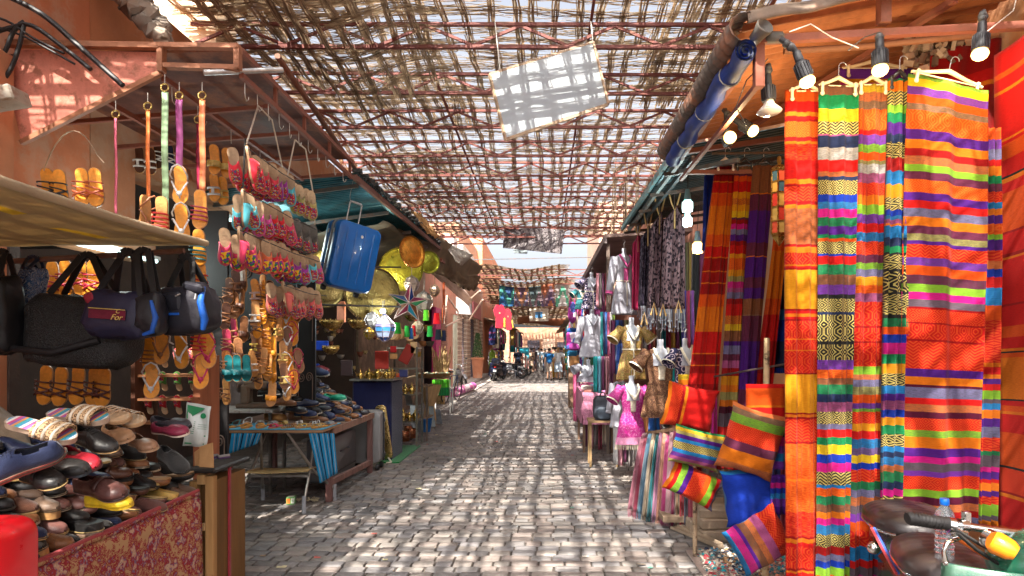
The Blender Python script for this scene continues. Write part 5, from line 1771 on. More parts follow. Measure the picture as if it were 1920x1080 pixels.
SH = [(BLK, 'black'), (DBR, 'dark brown'), (BRN, 'brown'), (BLK, 'black'), (NVY, 'navy'), (BLK, 'black'), ((.16, .07, .06), 'burgundy brown'), (BLK, 'black'), ((.20, .13, .09), 'taupe')]
rs = random.Random(31)
cnt = 0
ycols = [2.22 + .091 * k for k in range(17)]
for ki, y in enumerate(ycols):
    nl = int(round([6, 6.6, 7, 7.2, 7.4, 7.6, 7.6, 7.4, 7.4, 7.2, 7, 6.8, 6.4, 6, 5, 4, 3][ki]))
    z = .725
    for l in range(nl):
        st = rs.choice(['loafer', 'oxford', 'loafer', 'flat', 'platform', 'sneaker', 'oxford'])
        c, cn = rs.choice(SH)
        sole = rs.choice([BLK, (.35, .20, .09), (.5, .34, .12), BLK, (.45, .36, .26)])
        if st == 'platform': sole = rs.choice([(.55, .36, .10), (.42, .22, .08), BLK])
        x = -2.17 - .055 * l - .05 * abs(math.sin(ki * 1.3 + l))
        yaw = rs.uniform(-.28, .28)
        flip = rs.random() < .18
        lab = '%s %s in the heap, %s pile from the suitcase, %s layer' % (cn, {'loafer': 'loafer', 'oxford': 'lace-up shoe', 'flat': 'slip-on shoe', 'platform': 'thick soled shoe', 'sneaker': 'canvas trainer'}[st], ORD[ki + 1], ORD[l + 1])
        put_shoe('shoe-' + st, (x, y + rs.uniform(-.02, .02), z + (.075 if flip else 0)), (math.cos(yaw), math.sin(yaw), rs.uniform(-.16, .06)), (rs.uniform(-.2, .2), rs.uniform(-.3, .1), -1 if flip else 1), dict(sole=sole, insole=(.16, .11, .07), upper=c, lace=c), lab, 'second hand shoes heaped on the floral table', rs.uniform(.84, .94))
        z += {'platform': .080, 'flat': .046}.get(st, .060)
        cnt += 1
    for l in range(2):
        if ki % 2: continue
        c, cn = rs.choice(SH)
        st = rs.choice(['loafer', 'oxford', 'flat'])
        put_shoe('shoe-' + st, (-2.62 - .22 * l + rs.uniform(-.03, .03), y + .03, z - .10 + .02 * l), (rs.uniform(-.3, .8), -1, rs.uniform(-.2, .1)), (rs.uniform(-.2, .3), -.1, 1), dict(sole=BLK, insole=(.2, .13, .08), upper=c, lace=BLK),
                 '%s shoe lying on the back of the heap, %s from the front, %s row' % (cn, ORD[ki // 2 + 1], 'nearer' if l == 0 else 'farther'), 'second hand shoes heaped on the floral table', 1.0)
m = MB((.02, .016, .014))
m.sheet(lambda u, v: V((lerp(-3.2, -2.36, u), lerp(2.1, 3.7, v), .78 + .36 * math.sin(PI * min(1, v * 1.15 + .08)) ** .6 * min(1, (1 - u) * 3 + .2))), 10, 12)  # dark sheet added to fill the heap behind the shoes
tag(m.build('heap_filler', M_cloth, smooth=60, solid=.01), 'added dark filler sheet under the back of the shoe heap', 'cloth')

M_leop = motif_mat('leopard print', [(.05, .03, .02), (.42, .26, .13), (.60, .42, .25), (.45, .28, .15)], 55, kind='rings', bump=.2)
M_strp = pmat('striped insole', rough=.7, vary=.1)

def slide(label, pos, toe, up):
    t = thing('slide_sandal', label, 'sandal', pos, local=True, group=None)
    x = V(toe).normalized(); z = V(up); z = (z - x * z.dot(x)).normalized(); y = z.cross(x)
    t.rotation_euler = Matrix((x, y, z)).transposed().to_euler()
    sole_mesh(t, 'sole', .022, mat=M_leather).color = (.42, .30, .22, 1)
    ol = sole_outline(.255, .046)
    m = MB()
    cs = [(.05, .20, .32), (.6, .55, .5), (.5, .06, .16), (.20, .10, .35), (.65, .3, .08), (.04, .3, .35)]
    n = 26
    for k in range(n):
        t0, t1 = k / n, (k + 1) / n
        w0, w1 = hw(t0) * .046, hw(t1) * .046
        m.add([(t0 * .255 - .1275, -w0, .0235), (t1 * .255 - .1275, -w1, .0235), (t1 * .255 - .1275, w1, .0235), (t0 * .255 - .1275, w0, .0235)], [(0, 1, 2, 3)], cs[k % 6])
    m.build('insole', M_strp, t, local=True)
    m = MB(); band_strap(m, .045, .045, .046, wid=.10, w=.052, n=12)
    m.build('strap', M_leop, t, local=True, smooth=60, solid=.006)
    m = MB((.70, .62, .5))
    for xx in (.012, .045, .078): band_strap(m, xx, xx, .050, wid=.010, w=.055, n=12)
    m.build('piping', M_leatherC, t, local=True, smooth=60, solid=.003)
    return t

slide('leopard print slide with striped insole, nearer of the two on the heap', at(78, 812, 2.65), (.88, .05, -.28), (.15, -.35, 1)).scale = (1.12,) * 3
slide('leopard print slide with striped insole, farther of the two on the heap', at(148, 786, 2.9), (.9, -.05, -.10), (.1, -.4, 1)).scale = (1.12,) * 3
TOP = [('sneaker', (44, 878), 2.42, (-1, -.25, -.35), (.3, -.6, 1), NVY, (.25, .05, .04), 'big navy lace-up trainer lying at the left end of the heap', 1.25),
       ('oxford', (172, 838), 2.85, (1, -.25, -.25), (.1, -.3, 1), BLK, (.10, .12, .10), 'large black lace-up shoe just under the leopard slides', 1.12),
       ('flat', (150, 868), 2.7, (1, -.5, -.2), (.1, -.5, 1), (.26, .01, .02), (.08, .02, .02), 'dark red patent slip-on under the leopard slides', 1.05),
       ('flat', (118, 882), 2.6, (1, -.3, -.1), (0, -.3, 1), BLK, (.03, .04, .05), 'glossy black slip-on below the nearer leopard slide', 1.1),
       ('loafer', (80, 905), 2.5, (1, -.5, -.1), (.1, -.4, 1), BLK, BLK, 'glossy black loafer in front of the big navy trainer', 1.05),
       ('loafer', (190, 925), 2.75, (1, -.35, -.1), (0, -.4, 1), (.09, .035, .03), (.2, .1, .1), 'brown leather loafer above the yellow slippers', 1.15),
       ('flat', (205, 948), 2.75, (1, -.3, 0), (0, -.2, 1), (.75, .50, .02), (.70, .45, .02), 'bright yellow slip-on slipper in the middle of the heap', 1.0),
       ('flat', (222, 820), 3.2, (.8, -.6, -.1), (.2, -.6, 1), (.45, .26, .14), (.5, .3, .18), 'light tan strappy sandal with brown toe on top of the heap', 1.1),
       ('flat', (268, 838), 3.3, (.8, -.6, -.1), (.2, -.4, 1), (.36, .20, .12), (.42, .26, .16), 'beige open shoe right of the tan strappy sandal', 1.05),
       ('flat', (320, 812), 3.45, (1, -.4, -.05), (.1, -.4, 1), (.20, .02, .05), (.60, .50, .42), 'wine red slip-on with cream sole at the top right of the heap', 1.05),
       ('flat', (322, 800), 3.5, (1, -.3, -.05), (.1, -.4, 1), (.04, .04, .05), BLK, 'dark slip-on lying over the wine red one', 1.05),
       ('sneaker', (325, 870), 3.4, (1, -.6, -.4), (.2, -.4, 1), (.03, .03, .03), BLK, 'black lace-up with loose laces beside the leaflet', 1.05)]
for st, (x, y), Y, toe, up, c, sc, lab, s in TOP:
    put_shoe('shoe-' + st, at(x, y, Y), toe, up, dict(sole=sc, insole=(.2, .13, .09), upper=c, lace=c), lab, 'shoes on top of the heap', s * .9)
for i, (x, y, Y) in enumerate([(205, 782, 3.25), (232, 788, 3.3)]):
    put_shoe('sandal-bands', at(x, y, Y), (1, -.4, -.15), (.1, -.5, 1), dict(sole=(.45, .28, .15), insole=(.55, .36, .2), strap=(.50, .33, .2)), ('tan rope sandal tied with cord on the heap, left one', 'tan rope sandal tied with cord on the heap, right one')[i], 'shoes on top of the heap', 1.15)

m = MB((.22, .165, .11))
m.sheet(lambda u, v: V((lerp(-3.1, -2.42, u), 3.05 + .15 * math.sin(u * 4) - .25 * v, .9 + .46 * math.sin(PI * (.5 + .42 * u)) * (1 - .5 * v * v) + .02 * math.sin(u * 9 + v * 7))), 20, 10)
tag(m.build('folded_coat', M_cloth, smooth=70, solid=.02), 'taupe coat slumped behind the leopard slides', 'coat')
t = thing('red_suitcase', 'glossy red hard shell suitcase at the bottom left corner', 'suitcase', (-2.02, 2.25, 0))
c = at(-82, 1078, 2.2)
m = MB((.62, .008, .015))
def rbox(m, c, w, h, d, r=.06, n=6, col=None, front=.012, M=None):
    """rounded rectangle slab in xz, thickness d along y, edges rounded"""
    ol = []
    for q, (sx, sz) in enumerate(((1, 1), (-1, 1), (-1, -1), (1, -1))):
        for k in range(n + 1):
            a = PI / 2 * (q + k / n)
            ol.append((sx * (w / 2 - r) + r * math.cos(a), sz * (h / 2 - r) + r * math.sin(a)))
    N = len(ol)
    vs = []
    e = min(d * .35, .04)
    prof = [(-d / 2, e * .8), (-d / 2 + e * .25, e * .28), (-d / 2 + e, 0), (d / 2 - e, 0), (d / 2 - e * .25, e * .28), (d / 2, e * .8)]
    for (y, ins) in prof:
        for (x, z) in ol:
            fx, fz = (w / 2 - ins) / (w / 2), (h / 2 - ins) / (h / 2)
            p = V((x * fx, y, z * fz))
            vs.append((M @ p if M is not None else p) + V(c))
    fs = [tuple(range(N))[::-1], tuple(range(5 * N, 6 * N))]
    for j in range(5):
        for k in range(N): fs.append((j * N + k, j * N + (k + 1) % N, (j + 1) * N + (k + 1) % N, (j + 1) * N + k))
    m.add(vs, fs, col)

rbox(m, (c.x, 2.3, c.z - .12), .28, .58, .22, .07)
m.build('shell', M_plastic, t, smooth=35)
m = MB((.45, .008, .012))
for k in range(5): m.box((c.x - .10 + .04 * k, 2.188, c.z - .10), (.010, .008, .46), bev=.003)
m.build('shell_rib', M_plastic, t, smooth=40)
m = MB((.30, .012, .012))
for k in range(12): m.box((c.x + .02 - .006 * k, 2.185, c.z + .10 - k * .014), (.055, .006, .005), rot=(0, -.4, 0))
m.build('embossed_badge', M_plastic, t)
MB((.3, .3, .3)).lathe([(0, .006), (.014, .006), (.016, 0)], 16, c=(c.x + .10, 2.185, c.z - .02), rot=(R(90), 0, 0)).build('lock', M_steel, t, smooth=40)
t = banded('striped_cloth', lambda u, v: at(lerp(403, 436, v * .9 + .1 * u) - (1 - u) * 6, lerp(852, 905, u) + 0 * v, 4.05) + V((0, .03 * math.sin(v * 8), 0)), parse(' '.join('3:%s' % c for c in 'WLWpWRWLWpWL')), 6, (.2, .2), axis='u')
tag(t, 'lilac and white striped cloth poking out beyond the wooden cabinet', 'cloth')

# ================================================= BAGS under the awning
def duffel(label, px, py, w, h, Y, d, col, sag=.2, yaw=0, roll=0, name='duffel_bag', mat=None, group=None):
    c = at(px, py, Y)
    W, Hh = w * Y / F, h * Y / F
    t = thing(name, label, 'bag', c, rot=(0, R(roll), R(yaw)), local=True, group=group)
    m = MB(col)
    def f(u, v):
        a = 2 * PI * u
        b_ = PI * (v - .5)
        def sp(x, e): return math.copysign(abs(x) ** e, x)
        X = W / 2 * sp(math.cos(b_), .45) * sp(math.cos(a), .5)
        Yy = d / 2 * sp(math.cos(b_), .45) * sp(math.sin(a), .5)
        Z = Hh / 2 * sp(math.sin(b_), .55)
        Z -= sag * Hh * (.4 - abs(X / W)) * (1 if Z > 0 else .35)
        n = mnoise.noise(V((X * 9 + px, Yy * 9, Z * 9))) + .8 * mnoise.noise(V((X * 22 + px, Yy * 16, Z * 22)))
        return V((X * (1 - .12 * (Z / Hh + .5)) + .01 * n, Yy + .016 * n, Z + .018 * n))
    m.sheet(f, 30, 18)
    m.build('body', mat or M_nylon, t, local=True, smooth=70)
    return t, W, Hh

M_nylon = pmat('nylon', rough=.5, vary=.25, scale=10, bump=.6, bscale=14, spec=.4)
M_mesh = motif_mat('mesh nylon', [(.010, .009, .010), (.012, .011, .012), (.05, .05, .05)], 120, kind='rings', bump=.8, rough=.5)

def straps(t, W, Hh, col, zr, x=.25, w=.035, dy=.05):
    """two carrying handles up to the rail zr above the centre"""
    for s in (-1, 1):
        m = MB(col)
        P = [V((-W * x, s * dy, Hh * .1)), V((-W * x * .9, s * dy, Hh * .45)), V((-.03, s * .01, zr)), V((.0, s * .008, zr + .015)), V((.03, s * .01, zr)), V((W * x * .9, s * dy, Hh * .45)), V((W * x, s * dy, Hh * .1))]
        for a, b in zip(P, P[1:]): m.bar(a, b, w, .006, up=V((0, 1, .01)))
        m.build('handle', M_nylon, t, local=True)

rz = at(100, 485, 3.5).z
t, W, Hh = duffel('large black mesh bag, biggest of the bags hung on the rail', 158, 618, 205, 140, 3.42, .26, (.013, .012, .014), mat=M_mesh, roll=3)
straps(t, W, Hh, (.012, .012, .013), rz - t.location.z, .3)
m = MB((.012, .012, .014)); m.tube([(-W * .48, -.08, -.02), (-W * .45, -.14, -.12), (-.05, -.15, -.13), (W * .3, -.13, -.05)], .02, 8); m.build('seam', M_nylon, t, local=True, smooth=60)
t, W, Hh = duffel('navy sports bag with wine red patch and gold lettering', 232, 588, 128, 92, 3.30, .22, (.020, .018, .045), roll=4)
straps(t, W, Hh, (.012, .012, .016), rz - t.location.z, .28, dy=-.06)
m = MB((.14, .012, .03)); m.sheet(lambda u, v: V((lerp(-.10, .09, u), -.118 - .004 * math.sin(u * PI), lerp(-.035, .012, v))), 8, 2); m.build('patch', M_cloth, t, local=True, solid=.004)
m = MB((.55, .38, .10)); m.box((-.005, -.124, .017), (.19, .004, .004)); m.build('gold_line', M_cloth, t, local=True)
m = MB((.28, .02, .04)); m.box((-.125, -.09, .07), (.05, .02, .05), rot=(0, -.6, 0), bev=.008); m.build('red_corner', M_nylon, t, local=True, smooth=50)

def text_mesh(txt, size, parent, loc, rot, col, name='lettering', mat=None, shear=0.0, ext=.001):
    cu = bpy.data.curves.new(name, 'FONT')
    cu.body = txt; cu.size = size; cu.extrude = ext; cu.shear = shear
    cu.align_x = 'CENTER'; cu.align_y = 'CENTER'
    tmp = bpy.data.objects.new('tmp', cu)
    COL.objects.link(tmp)
    dg = bpy.context.evaluated_depsgraph_get()
    me = bpy.data.meshes.new_from_object(tmp.evaluated_get(dg))
    bpy.data.objects.remove(tmp)
    bpy.data.curves.remove(cu)
    a = me.attributes.new('Col', 'FLOAT_COLOR', 'FACE')
    arr = np.ones((len(me.polygons), 4), dtype=np.float32); arr[:, :3] = col
    a.data.foreach_set('color', arr.ravel())
    me.materials.clear(); me.materials.append(mat or M_plastic)
    o = bpy.data.objects.new(name, me)
    COL.objects.link(o)
    o.parent = parent
    o.location = loc; o.rotation_euler = rot
    return o

text_mesh('C', .032, t, (.055, -.130, .008), (R(90), 0, 0), (.60, .42, .12), shear=.4)
text_mesh('For', .042, t, (.050, -.130, -.024), (R(90), 0, 0), (.60, .42, .12), shear=.4)
t, W, Hh = duffel('black bag with bright blue edges, nearest the end of the rail', 355, 578, 106, 96, 3.40, .20, (.016, .015, .022), roll=-4, yaw=-10)
straps(t, W, Hh, (.013, .013, .014), rz - t.location.z - .01, .25, dy=-.05)
m = MB((.01, .09, .42)); m.tube([(W * .44, -.05, .10), (W * .46, -.09, .02), (W * .47, -.07, -.08), (W * .40, -.06, -.13)], [.010, .018, .02, .012], 8); m.box((-.05, -.105, -.035), (.15, .008, .012), rot=(0, .05, 0)); m.build('blue_edge', M_nylon, t, local=True, smooth=60)
m = MB((.02, .02, .028)); m.box((-.06, -.10, .03), (.19, .03, .10), bev=.012); m.box((.10, -.08, .10), (.12, .05, .05), rot=(0, .3, 0), bev=.015); m.build('pocket', M_nylon, t, local=True, smooth=50)
m = MB((.7, .7, .68)); m.bar((.02, -.12, .055), (.05, -.12, .065), .006); m.bar((.135, -.11, .06), (.13, -.115, .03), .006); m.build('zip_pull', M_steel, t, local=True)
t, W, Hh = duffel('small black side bag with a blue pocket between the two sports bags', 285, 588, 48, 78, 3.24, .12, (.015, .014, .018), roll=-8)
straps(t, W, Hh, (.013, .013, .014), rz - t.location.z, .3, w=.03, dy=.02)
m = MB((.01, .08, .38)); m.tube([(.035, -.05, .06), (.05, -.055, -.03), (.02, -.05, -.10), (-.03, -.05, -.11)], [.008, .014, .014, .008], 8); m.build('blue_edge', M_nylon, t, local=True, smooth=60)
t, W, Hh = duffel('blue and grey camouflage backpack hanging at the rail\'s left', 58, 548, 34, 100, 3.5, .14, (.06, .09, .18), roll=6, mat=motif_mat('camouflage', [(.03, .08, .20), (.25, .26, .32), (.02, .04, .10), (.12, .16, .28)], 14, kind='scroll', bump=.3))
straps(t, W, Hh, (.02, .03, .06), rz - t.location.z, .2, w=.02)
t, W, Hh = duffel('black backpack with orange panels at the left edge', 2, 590, 66, 150, 3.3, .20, (.012, .012, .014), sag=.05)
straps(t, W, Hh, (.012, .012, .013), rz - t.location.z, .2, w=.03)
m = MB((.78, .16, .01)); m.add([(-.05, -.102, .16), (.055, -.102, .11), (.07, -.10, .07), (-.05, -.102, .10)], [(0, 1, 2, 3)]); m.add([(-.04, -.104, -.06), (.065, -.104, .04), (.08, -.10, -.08), (.0, -.104, -.09)], [(0, 1, 2, 3)])
m.build('orange_panel', M_nylon, t, local=True, solid=.004)

P = [at(82, 320, 4.0)] + [at(82 + 112 * k / 10, 320 - 75 * math.sin(PI * k / 10) ** .8, 4.0) for k in range(1, 10)] + [at(195, 305, 4.0)]
tag(MB((.55, .42, .3)).tube(P, .004, 6).build('bowed_wire', M_steel, smooth=60), 'bowed wire arching over the orange sandals at left', 'wire')
m = MB((.36, .33, .28)); m.box(at(2, 185, 3.7), (.22, .2, .09), rot=(.1, -.25, .2), bev=.01)
tag(m.build('lamp_housing', M_iron, smooth=40), 'old beige lamp housing at the left edge of the picture', 'lamp housing')
# ================================================= FOLDING TABLE and WORKBENCH
t = thing('folding_table', 'folding table with steel legs showing sandals on blue cloth', 'table', (-2.65, 6.25, 0))
tx0, tx1, ty0, ty1, tz = -3.18, -2.16, 5.98, 6.5, .80
MB((.40, .22, .12)).box(((tx0 + tx1) / 2, (ty0 + ty1) / 2, tz), (tx1 - tx0, ty1 - ty0, .03), bev=.006).build('tabletop', M_woodx, t)
for (a, b_) in (((-2.92, 6.5, tz - .02), (-3.02, 5.98, 0)), ((-2.78, 6.02, tz - .02), (-2.98, 6.5, 0)), ((-2.42, 6.5, tz - .02), (-2.34, 5.98, 0)), ((-2.52, 6.02, tz - .02), (-2.22, 6.5, 0))):
    a, b_ = V(a), V(b_)
    l = MB((.42, .40, .37)).tube([a, a.lerp(b_, .55), b_ + V((0, 0, .12)), b_], .014, 8).build('leg', M_steel, t, smooth=50)
    MB((.30, .31, .34)).tube([b_ + V((0, 0, .17)), b_ + V((0, 0, 0.0))], .021, 8).build('foot_sleeve', M_plastic, l, smooth=50)
m = MB((.45, .43, .4)); m.bar((-2.98, 6.16, .33), (-2.36, 6.16, .33), .025); m.bar((-3.0, 6.36, .33), (-2.3, 6.36, .33), .025); m.build('crossbar', M_steel, t)
m = MB((.48, .33, .15)); m.sheet(lambda u, v: (lerp(-2.98, -2.36, u), lerp(6.12, 6.42, v), .36 + .03 * abs(u - .3) + .01 * math.sin(v * 5)), 8, 4)
tag(m.build('cardboard', MATS['cardboard'], solid=.008), 'flattened cardboard lying on the folding table\'s crossbars', 'cardboard')
BLs = ' '.join('%s:%s' % (w, c) for w, c in zip('4 1 2 1 3 1 2 2 4 1 2 1 3 1 2 2 3 1 2'.split(), 'fWfnfWfnfWfnfWfnfWf'))
PAL['f'] = (.015, .20, .40); PAL['h'] = (.45, .42, .40)
def drape(name, label, xa, xb, ya, yb, Yf, seed):
    def fn(u, v):
        p = at(lerp(lerp(xa[0], xa[1], u), lerp(xb[0], xb[1], u), v), lerp(ya, yb[0] + (yb[1] - yb[0]) * u, v), Yf)
        p.y -= .02 + .012 * math.sin(u * 15 + seed) * v
        return p
    o = banded('blue_cloth', fn, parse(BLs), 5, (.4, .4), axis='u')
    return tag(o, label, 'cloth', None)
drape('c', 'blue and white striped cloth hanging off the folding table\'s right end', (580, 628), (602, 634), 812, (905, 886), 6.0, 1)
drape('c', 'blue and white striped cloth hanging off the folding table\'s left end', (436, 492), (432, 484), 812, (850, 832), 6.0, 2)
m = MB((.03, .30, .48)); m.box(((tx0 + tx1) / 2, (ty0 + ty1) / 2, tz + .018), (tx1 - tx0 + .01, ty1 - ty0 + .02, .006))
tag(m.build('blue_cloth', M_cloth), 'turquoise cloth spread under the sandals on the folding table', 'cloth')
TS = [('thong', ORG, (.02, .2, .25)), ('cross', ORG, ORG), ('wide', ORG, ORG), ('wide', (.55, .03, .08), (.6, .03, .1)), ('bands', TAN, BRN), ('h', TAN, GLD), ('cross', ORG, GLD), ('thong', BRN, SIL), ('h', TAN, SIL), ('bands', ORG, SIL), ('wide', TAN, GLD), ('h', TAN, WHT), ('cross', TAN, SIL), ('bands', BRN, SIL)]
for i in range(14):
    r_, k = i // 7, i % 7
    st, c1, c2_ = TS[i]
    put_shoe('sandal-' + st, (-3.10 + k * .145 + .03 * r_, 6.10 + .22 * r_, tz + .024), (-.3 + .5 * math.sin(i), -1 + .5 * r_, 0), (0, 0, 1), dict(sole=TAN, insole=c1, strap=c2_),
             'flat sandal on the turquoise cloth, %s row, %s from the left' % ('front' if r_ == 0 else 'back', ORD[k + 1]), 'sandals laid out on the folding table', .82)

t = thing('workbench', 'brown wooden workbench heaped with old shoes', 'workbench', (-2.9, 7.2, 0))
MB((.22, .13, .10)).box((-2.92, 7.2, .75), (1.35, 1.62, .04)).build('tabletop', M_woodx, t)
m = MB((.28, .16, .12)); m.bar((-2.235, 6.42, .74), (-2.235, 8.0, .74), .045, .07); m.build('edge_board', M_wood, t)
for (x, y) in ((-2.26, 6.45), (-2.26, 7.96), (-3.5, 6.45), (-3.5, 7.96)): MB((.20, .10, .09)).box((x, y, .36), (.06, .06, .72), bev=.004).build('leg', M_wood, t)
MB((.24, .13, .11)).bar((-2.25, 6.48, .20), (-2.25, 7.93, .14), .045, .06).build('stretcher', M_wood, t)
t = thing('suitcase', 'dusty grey suitcase stored under the workbench', 'suitcase', (-2.45, 7.3, 0))
m = MB((.12, .12, .13)); rbox(m, (0, 0, 0), .98, .50, .26, .05, M=Matrix.Rotation(R(90), 3, 'Z').to_4x4()); m.v = [(p[0] - 2.50, p[1] + 7.25, p[2] + .36) for p in m.v]; m.build('shell', M_plastic, t, smooth=35)
m = MB((.06, .06, .065)); m.tube([(-2.365, 7.12, .42), (-2.345, 7.14, .42), (-2.345, 7.38, .42), (-2.365, 7.40, .42)], .009, 6); m.bar((-2.368, 6.78, .20), (-2.368, 7.72, .20), .006, .012); m.build('handle', M_plastic, t, smooth=50)
t = thing('suitcase', 'upright grey ribbed suitcase at the end of the workbench', 'suitcase', (-2.3, 8.25, 0))
m = MB((.22, .21, .21)); rbox(m, (-2.36, 8.2, .44), .42, .70, .24, .08); m.build('shell', M_plastic, t, smooth=35)
m = MB((.03, .03, .035)); m.bar((-2.145, 8.2, .12), (-2.145, 8.2, .76), .02, .03)
for z in (.2, .66): m.box((-2.135, 8.2, z), (.02, .06, .06), bev=.008)
m.build('zip_band', M_plastic, t)
for (x, y) in ((-2.52, 8.1), (-2.2, 8.1), (-2.52, 8.3), (-2.2, 8.3)): MB((.02, .02, .02)).lathe([(0, -.02), (.04, -.02), (.045, 0), (.04, .02), (0, .02)], 12, c=(x, y, .045), rot=(0, R(90), 0)).build('wheel', M_black, t, smooth=40)
rs = random.Random(5)
for k in range(63):
    row, lay = k % 9, k // 9
    y = 6.5 + row * .165 + rs.uniform(-.03, .03)
    cn, c = rs.choice([('black', BLK), ('navy', NVY), ('black', BLK), ('brown', BRN), ('dark', (.03, .03, .04)), ('navy', (.02, .03, .09))])
    st = rs.choice(['loafer', 'sneaker', 'flat', 'oxford'])
    x = -2.34 - .075 * lay - .05 * rs.random() - (.08 if lay > 3 else 0)
    z = .775 + .066 * lay * (.85 + .35 * math.sin(row / 8 * PI))
    put_shoe('shoe-' + st, (x, y, z), (1, rs.uniform(-.9, .5), rs.uniform(-.15, .1)), (rs.uniform(-.2, .2), rs.uniform(-.35, .1), 1), dict(sole=rs.choice([BLK, (.5, .42, .3), (.3, .18, .1), WHT]), insole=(.12, .08, .06), upper=c, lace=c),
             '%s %s on the workbench, layer %s, %s along the edge' % (cn, {'loafer': 'loafer', 'oxford': 'lace-up', 'flat': 'slip-on', 'sneaker': 'trainer'}[st], ('one', 'two', 'three', 'four', 'five', 'six', 'seven')[lay], ORD[row + 1]), 'old shoes piled on the workbench', 1.02)
for (st, x, y, z, c, sc, lab) in (('flat', -2.40, 7.05, 1.02, (.02, .35, .20), (.5, .6, .5), 'bright green slipper lying on top of the bench shoes'), ('sneaker', -2.68, 7.3, 1.29, NVY, (.7, .66, .6), 'navy canvas trainer with white rim on top of the bench'),
                                    ('loafer', -2.78, 7.6, 1.31, BUR, (.2, .1, .08), 'burgundy shoe on top of the bench pile'), ('flat', -2.95, 6.75, .83, TAN, TAN, 'tan leather shoe beside the sewing machine'), ('loafer', -2.62, 6.6, .84, (.30, .14, .08), (.2, .1, .06), 'brown suede boot at the front corner of the workbench')):
    put_shoe('shoe-' + st, (x, y, z), (1, -.5, 0), (.1, -.3, 1), dict(sole=sc, insole=sc, upper=c, lace=c), lab, 'old shoes piled on the workbench', 1.15)
t = thing('white_table', 'small worn white table carrying the sewing machine', 'table', (-3.3, 6.9, 0))
MB((.50, .48, .45)).box((-3.32, 6.85, .93), (.80, .5, .035), bev=.005).build('tabletop', M_iron, t)
for (x, y) in ((-3.66, 6.68), (-2.98, 6.68), (-3.66, 7.04), (-2.98, 7.04)): MB((.3, .28, .26)).box((x, y, .46), (.03, .03, .91)).build('leg', M_steel, t)
t = thing('sewing_machine', 'old brown sewing machine on the worn white table', 'sewing machine', (-3.2, 6.85, .95))
m = MB((.16, .11, .08)); m.box((-3.2, 6.85, .975), (.40, .2, .05), bev=.01); m.build('base', M_iron, t)
m = MB((.20, .14, .10)); m.box((-3.32, 6.85, 1.10), (.10, .12, .22), bev=.02); m.box((-3.16, 6.85, 1.20), (.36, .10, .09), bev=.02); m.box((-3.02, 6.85, 1.10), (.07, .09, .16), bev=.015); m.build('arm', M_iron, t, smooth=40)
MB((.12, .10, .09)).lathe([(0, -.012), (.06, -.012), (.065, 0), (.06, .012), (0, .012)], 18, c=(-3.40, 6.85, 1.18), rot=(0, R(90), 0)).build('hand_wheel', M_iron, t, smooth=40)
MB((.5, .5, .5)).tube([(-3.02, 6.85, 1.03), (-3.02, 6.85, .985)], .004, 6).build('needle_bar', M_steel, t)
m = MB((.16, .13, .12)); m.sheet(lambda u, v: V((-3.62 + .15 * math.cos(u * 2 * PI) * (1 - .3 * v), 7.3 + .15 * math.sin(u * 2 * PI) * (1 - .3 * v), .9 + .45 * v + .02 * math.sin(u * 20))), 24, 8)
tag(m.build('cloth_sack', M_cloth, smooth=70), 'grey cloth sack standing behind the sewing machine', 'sack')
t = thing('toy_cube', 'small green and white lettered toy cube on the paving', 'toy cube', (px_x(546, 6.35), 6.35, .04), local=True, rot=(0, 0, R(12)))
MB((.16, .40, .14)).box((0, 0, 0), (.085, .085, .08), bev=.006).build('block', M_plastic, t, local=True)
m = MB((.75, .74, .66)); m.box((.022, -.0435, 0), (.032, .003, .05)); m.box((0, 0, .0405), (.06, .06, .003)); m.build('white_field', M_plastic, t, local=True)
m = MB((.70, .16, .03)); m.box((-.02, -.0435, 0), (.034, .003, .05)); m.build('orange_field', M_plastic, t, local=True)
text_mesh('R', .036, t, (.022, -.0455, 0), (R(90), 0, 0), (.02, .22, .06), name='letter')
m = MB((.45, .38, .25))
for k in range(26): m.box((-2.62 + .25 * rnd.random(), 6.4 + .1 * rnd.random(), .015 + .02 * rnd.random()), (.04, .012, .006), rot=(rnd.random(), rnd.random(), rnd.random() * 3))
tag(m.build('crumpled_paper', M_cloth), 'crumpled straw coloured litter under the folding table', 'litter')

def iron_panel(label, xa, xb, Y, z0, z1):
    t = thing('iron_screen', label, 'screen', ((xa + xb) / 2, Y, 0))
    MB((.010, .009, .010)).box(((xa + xb) / 2, Y, (z0 + z1) / 2), (xb - xa, .03, z1 - z0)).build('panel', M_black, t)
    w = xb - xa
    for s in (-1, 1):
        for zc in (z0 + .3 * (z1 - z0), z0 + .72 * (z1 - z0)):
            P = []
            for k in range(26):
                a = k / 25 * 3.6 * PI
                r = .055 * (1 - k / 30)
                P.append(((xa + xb) / 2 + s * (w * .2 + r * math.cos(a) * .7), Y - .025, zc + s * r * math.sin(a)))
            P2 = [((xa + xb) / 2 + s * w * .36, Y - .025, zc - .45 * (z1 - z0) * .4)] + P
            MB((.16, .12, .10)).tube(P2, .006, 6).build('scroll', M_iron, t, smooth=60)
    return t
iron_panel('black iron door leaf beside the brown sandals, nearer the camera', px_x(384, 5.1), px_x(428, 5.1), 5.1, .02, 2.75)
iron_panel('black iron door leaf with scrolls between sandals and brass stall', px_x(556, 6.75), px_x(592, 6.75), 6.75, .8, 2.45)
iron_panel('added dark backing panel for the shade behind the hanging sandals', px_x(428, 5.7), px_x(556, 5.7), 5.7, 1.32, 2.7)  # dark panel added where only shade lies behind the sandal columns

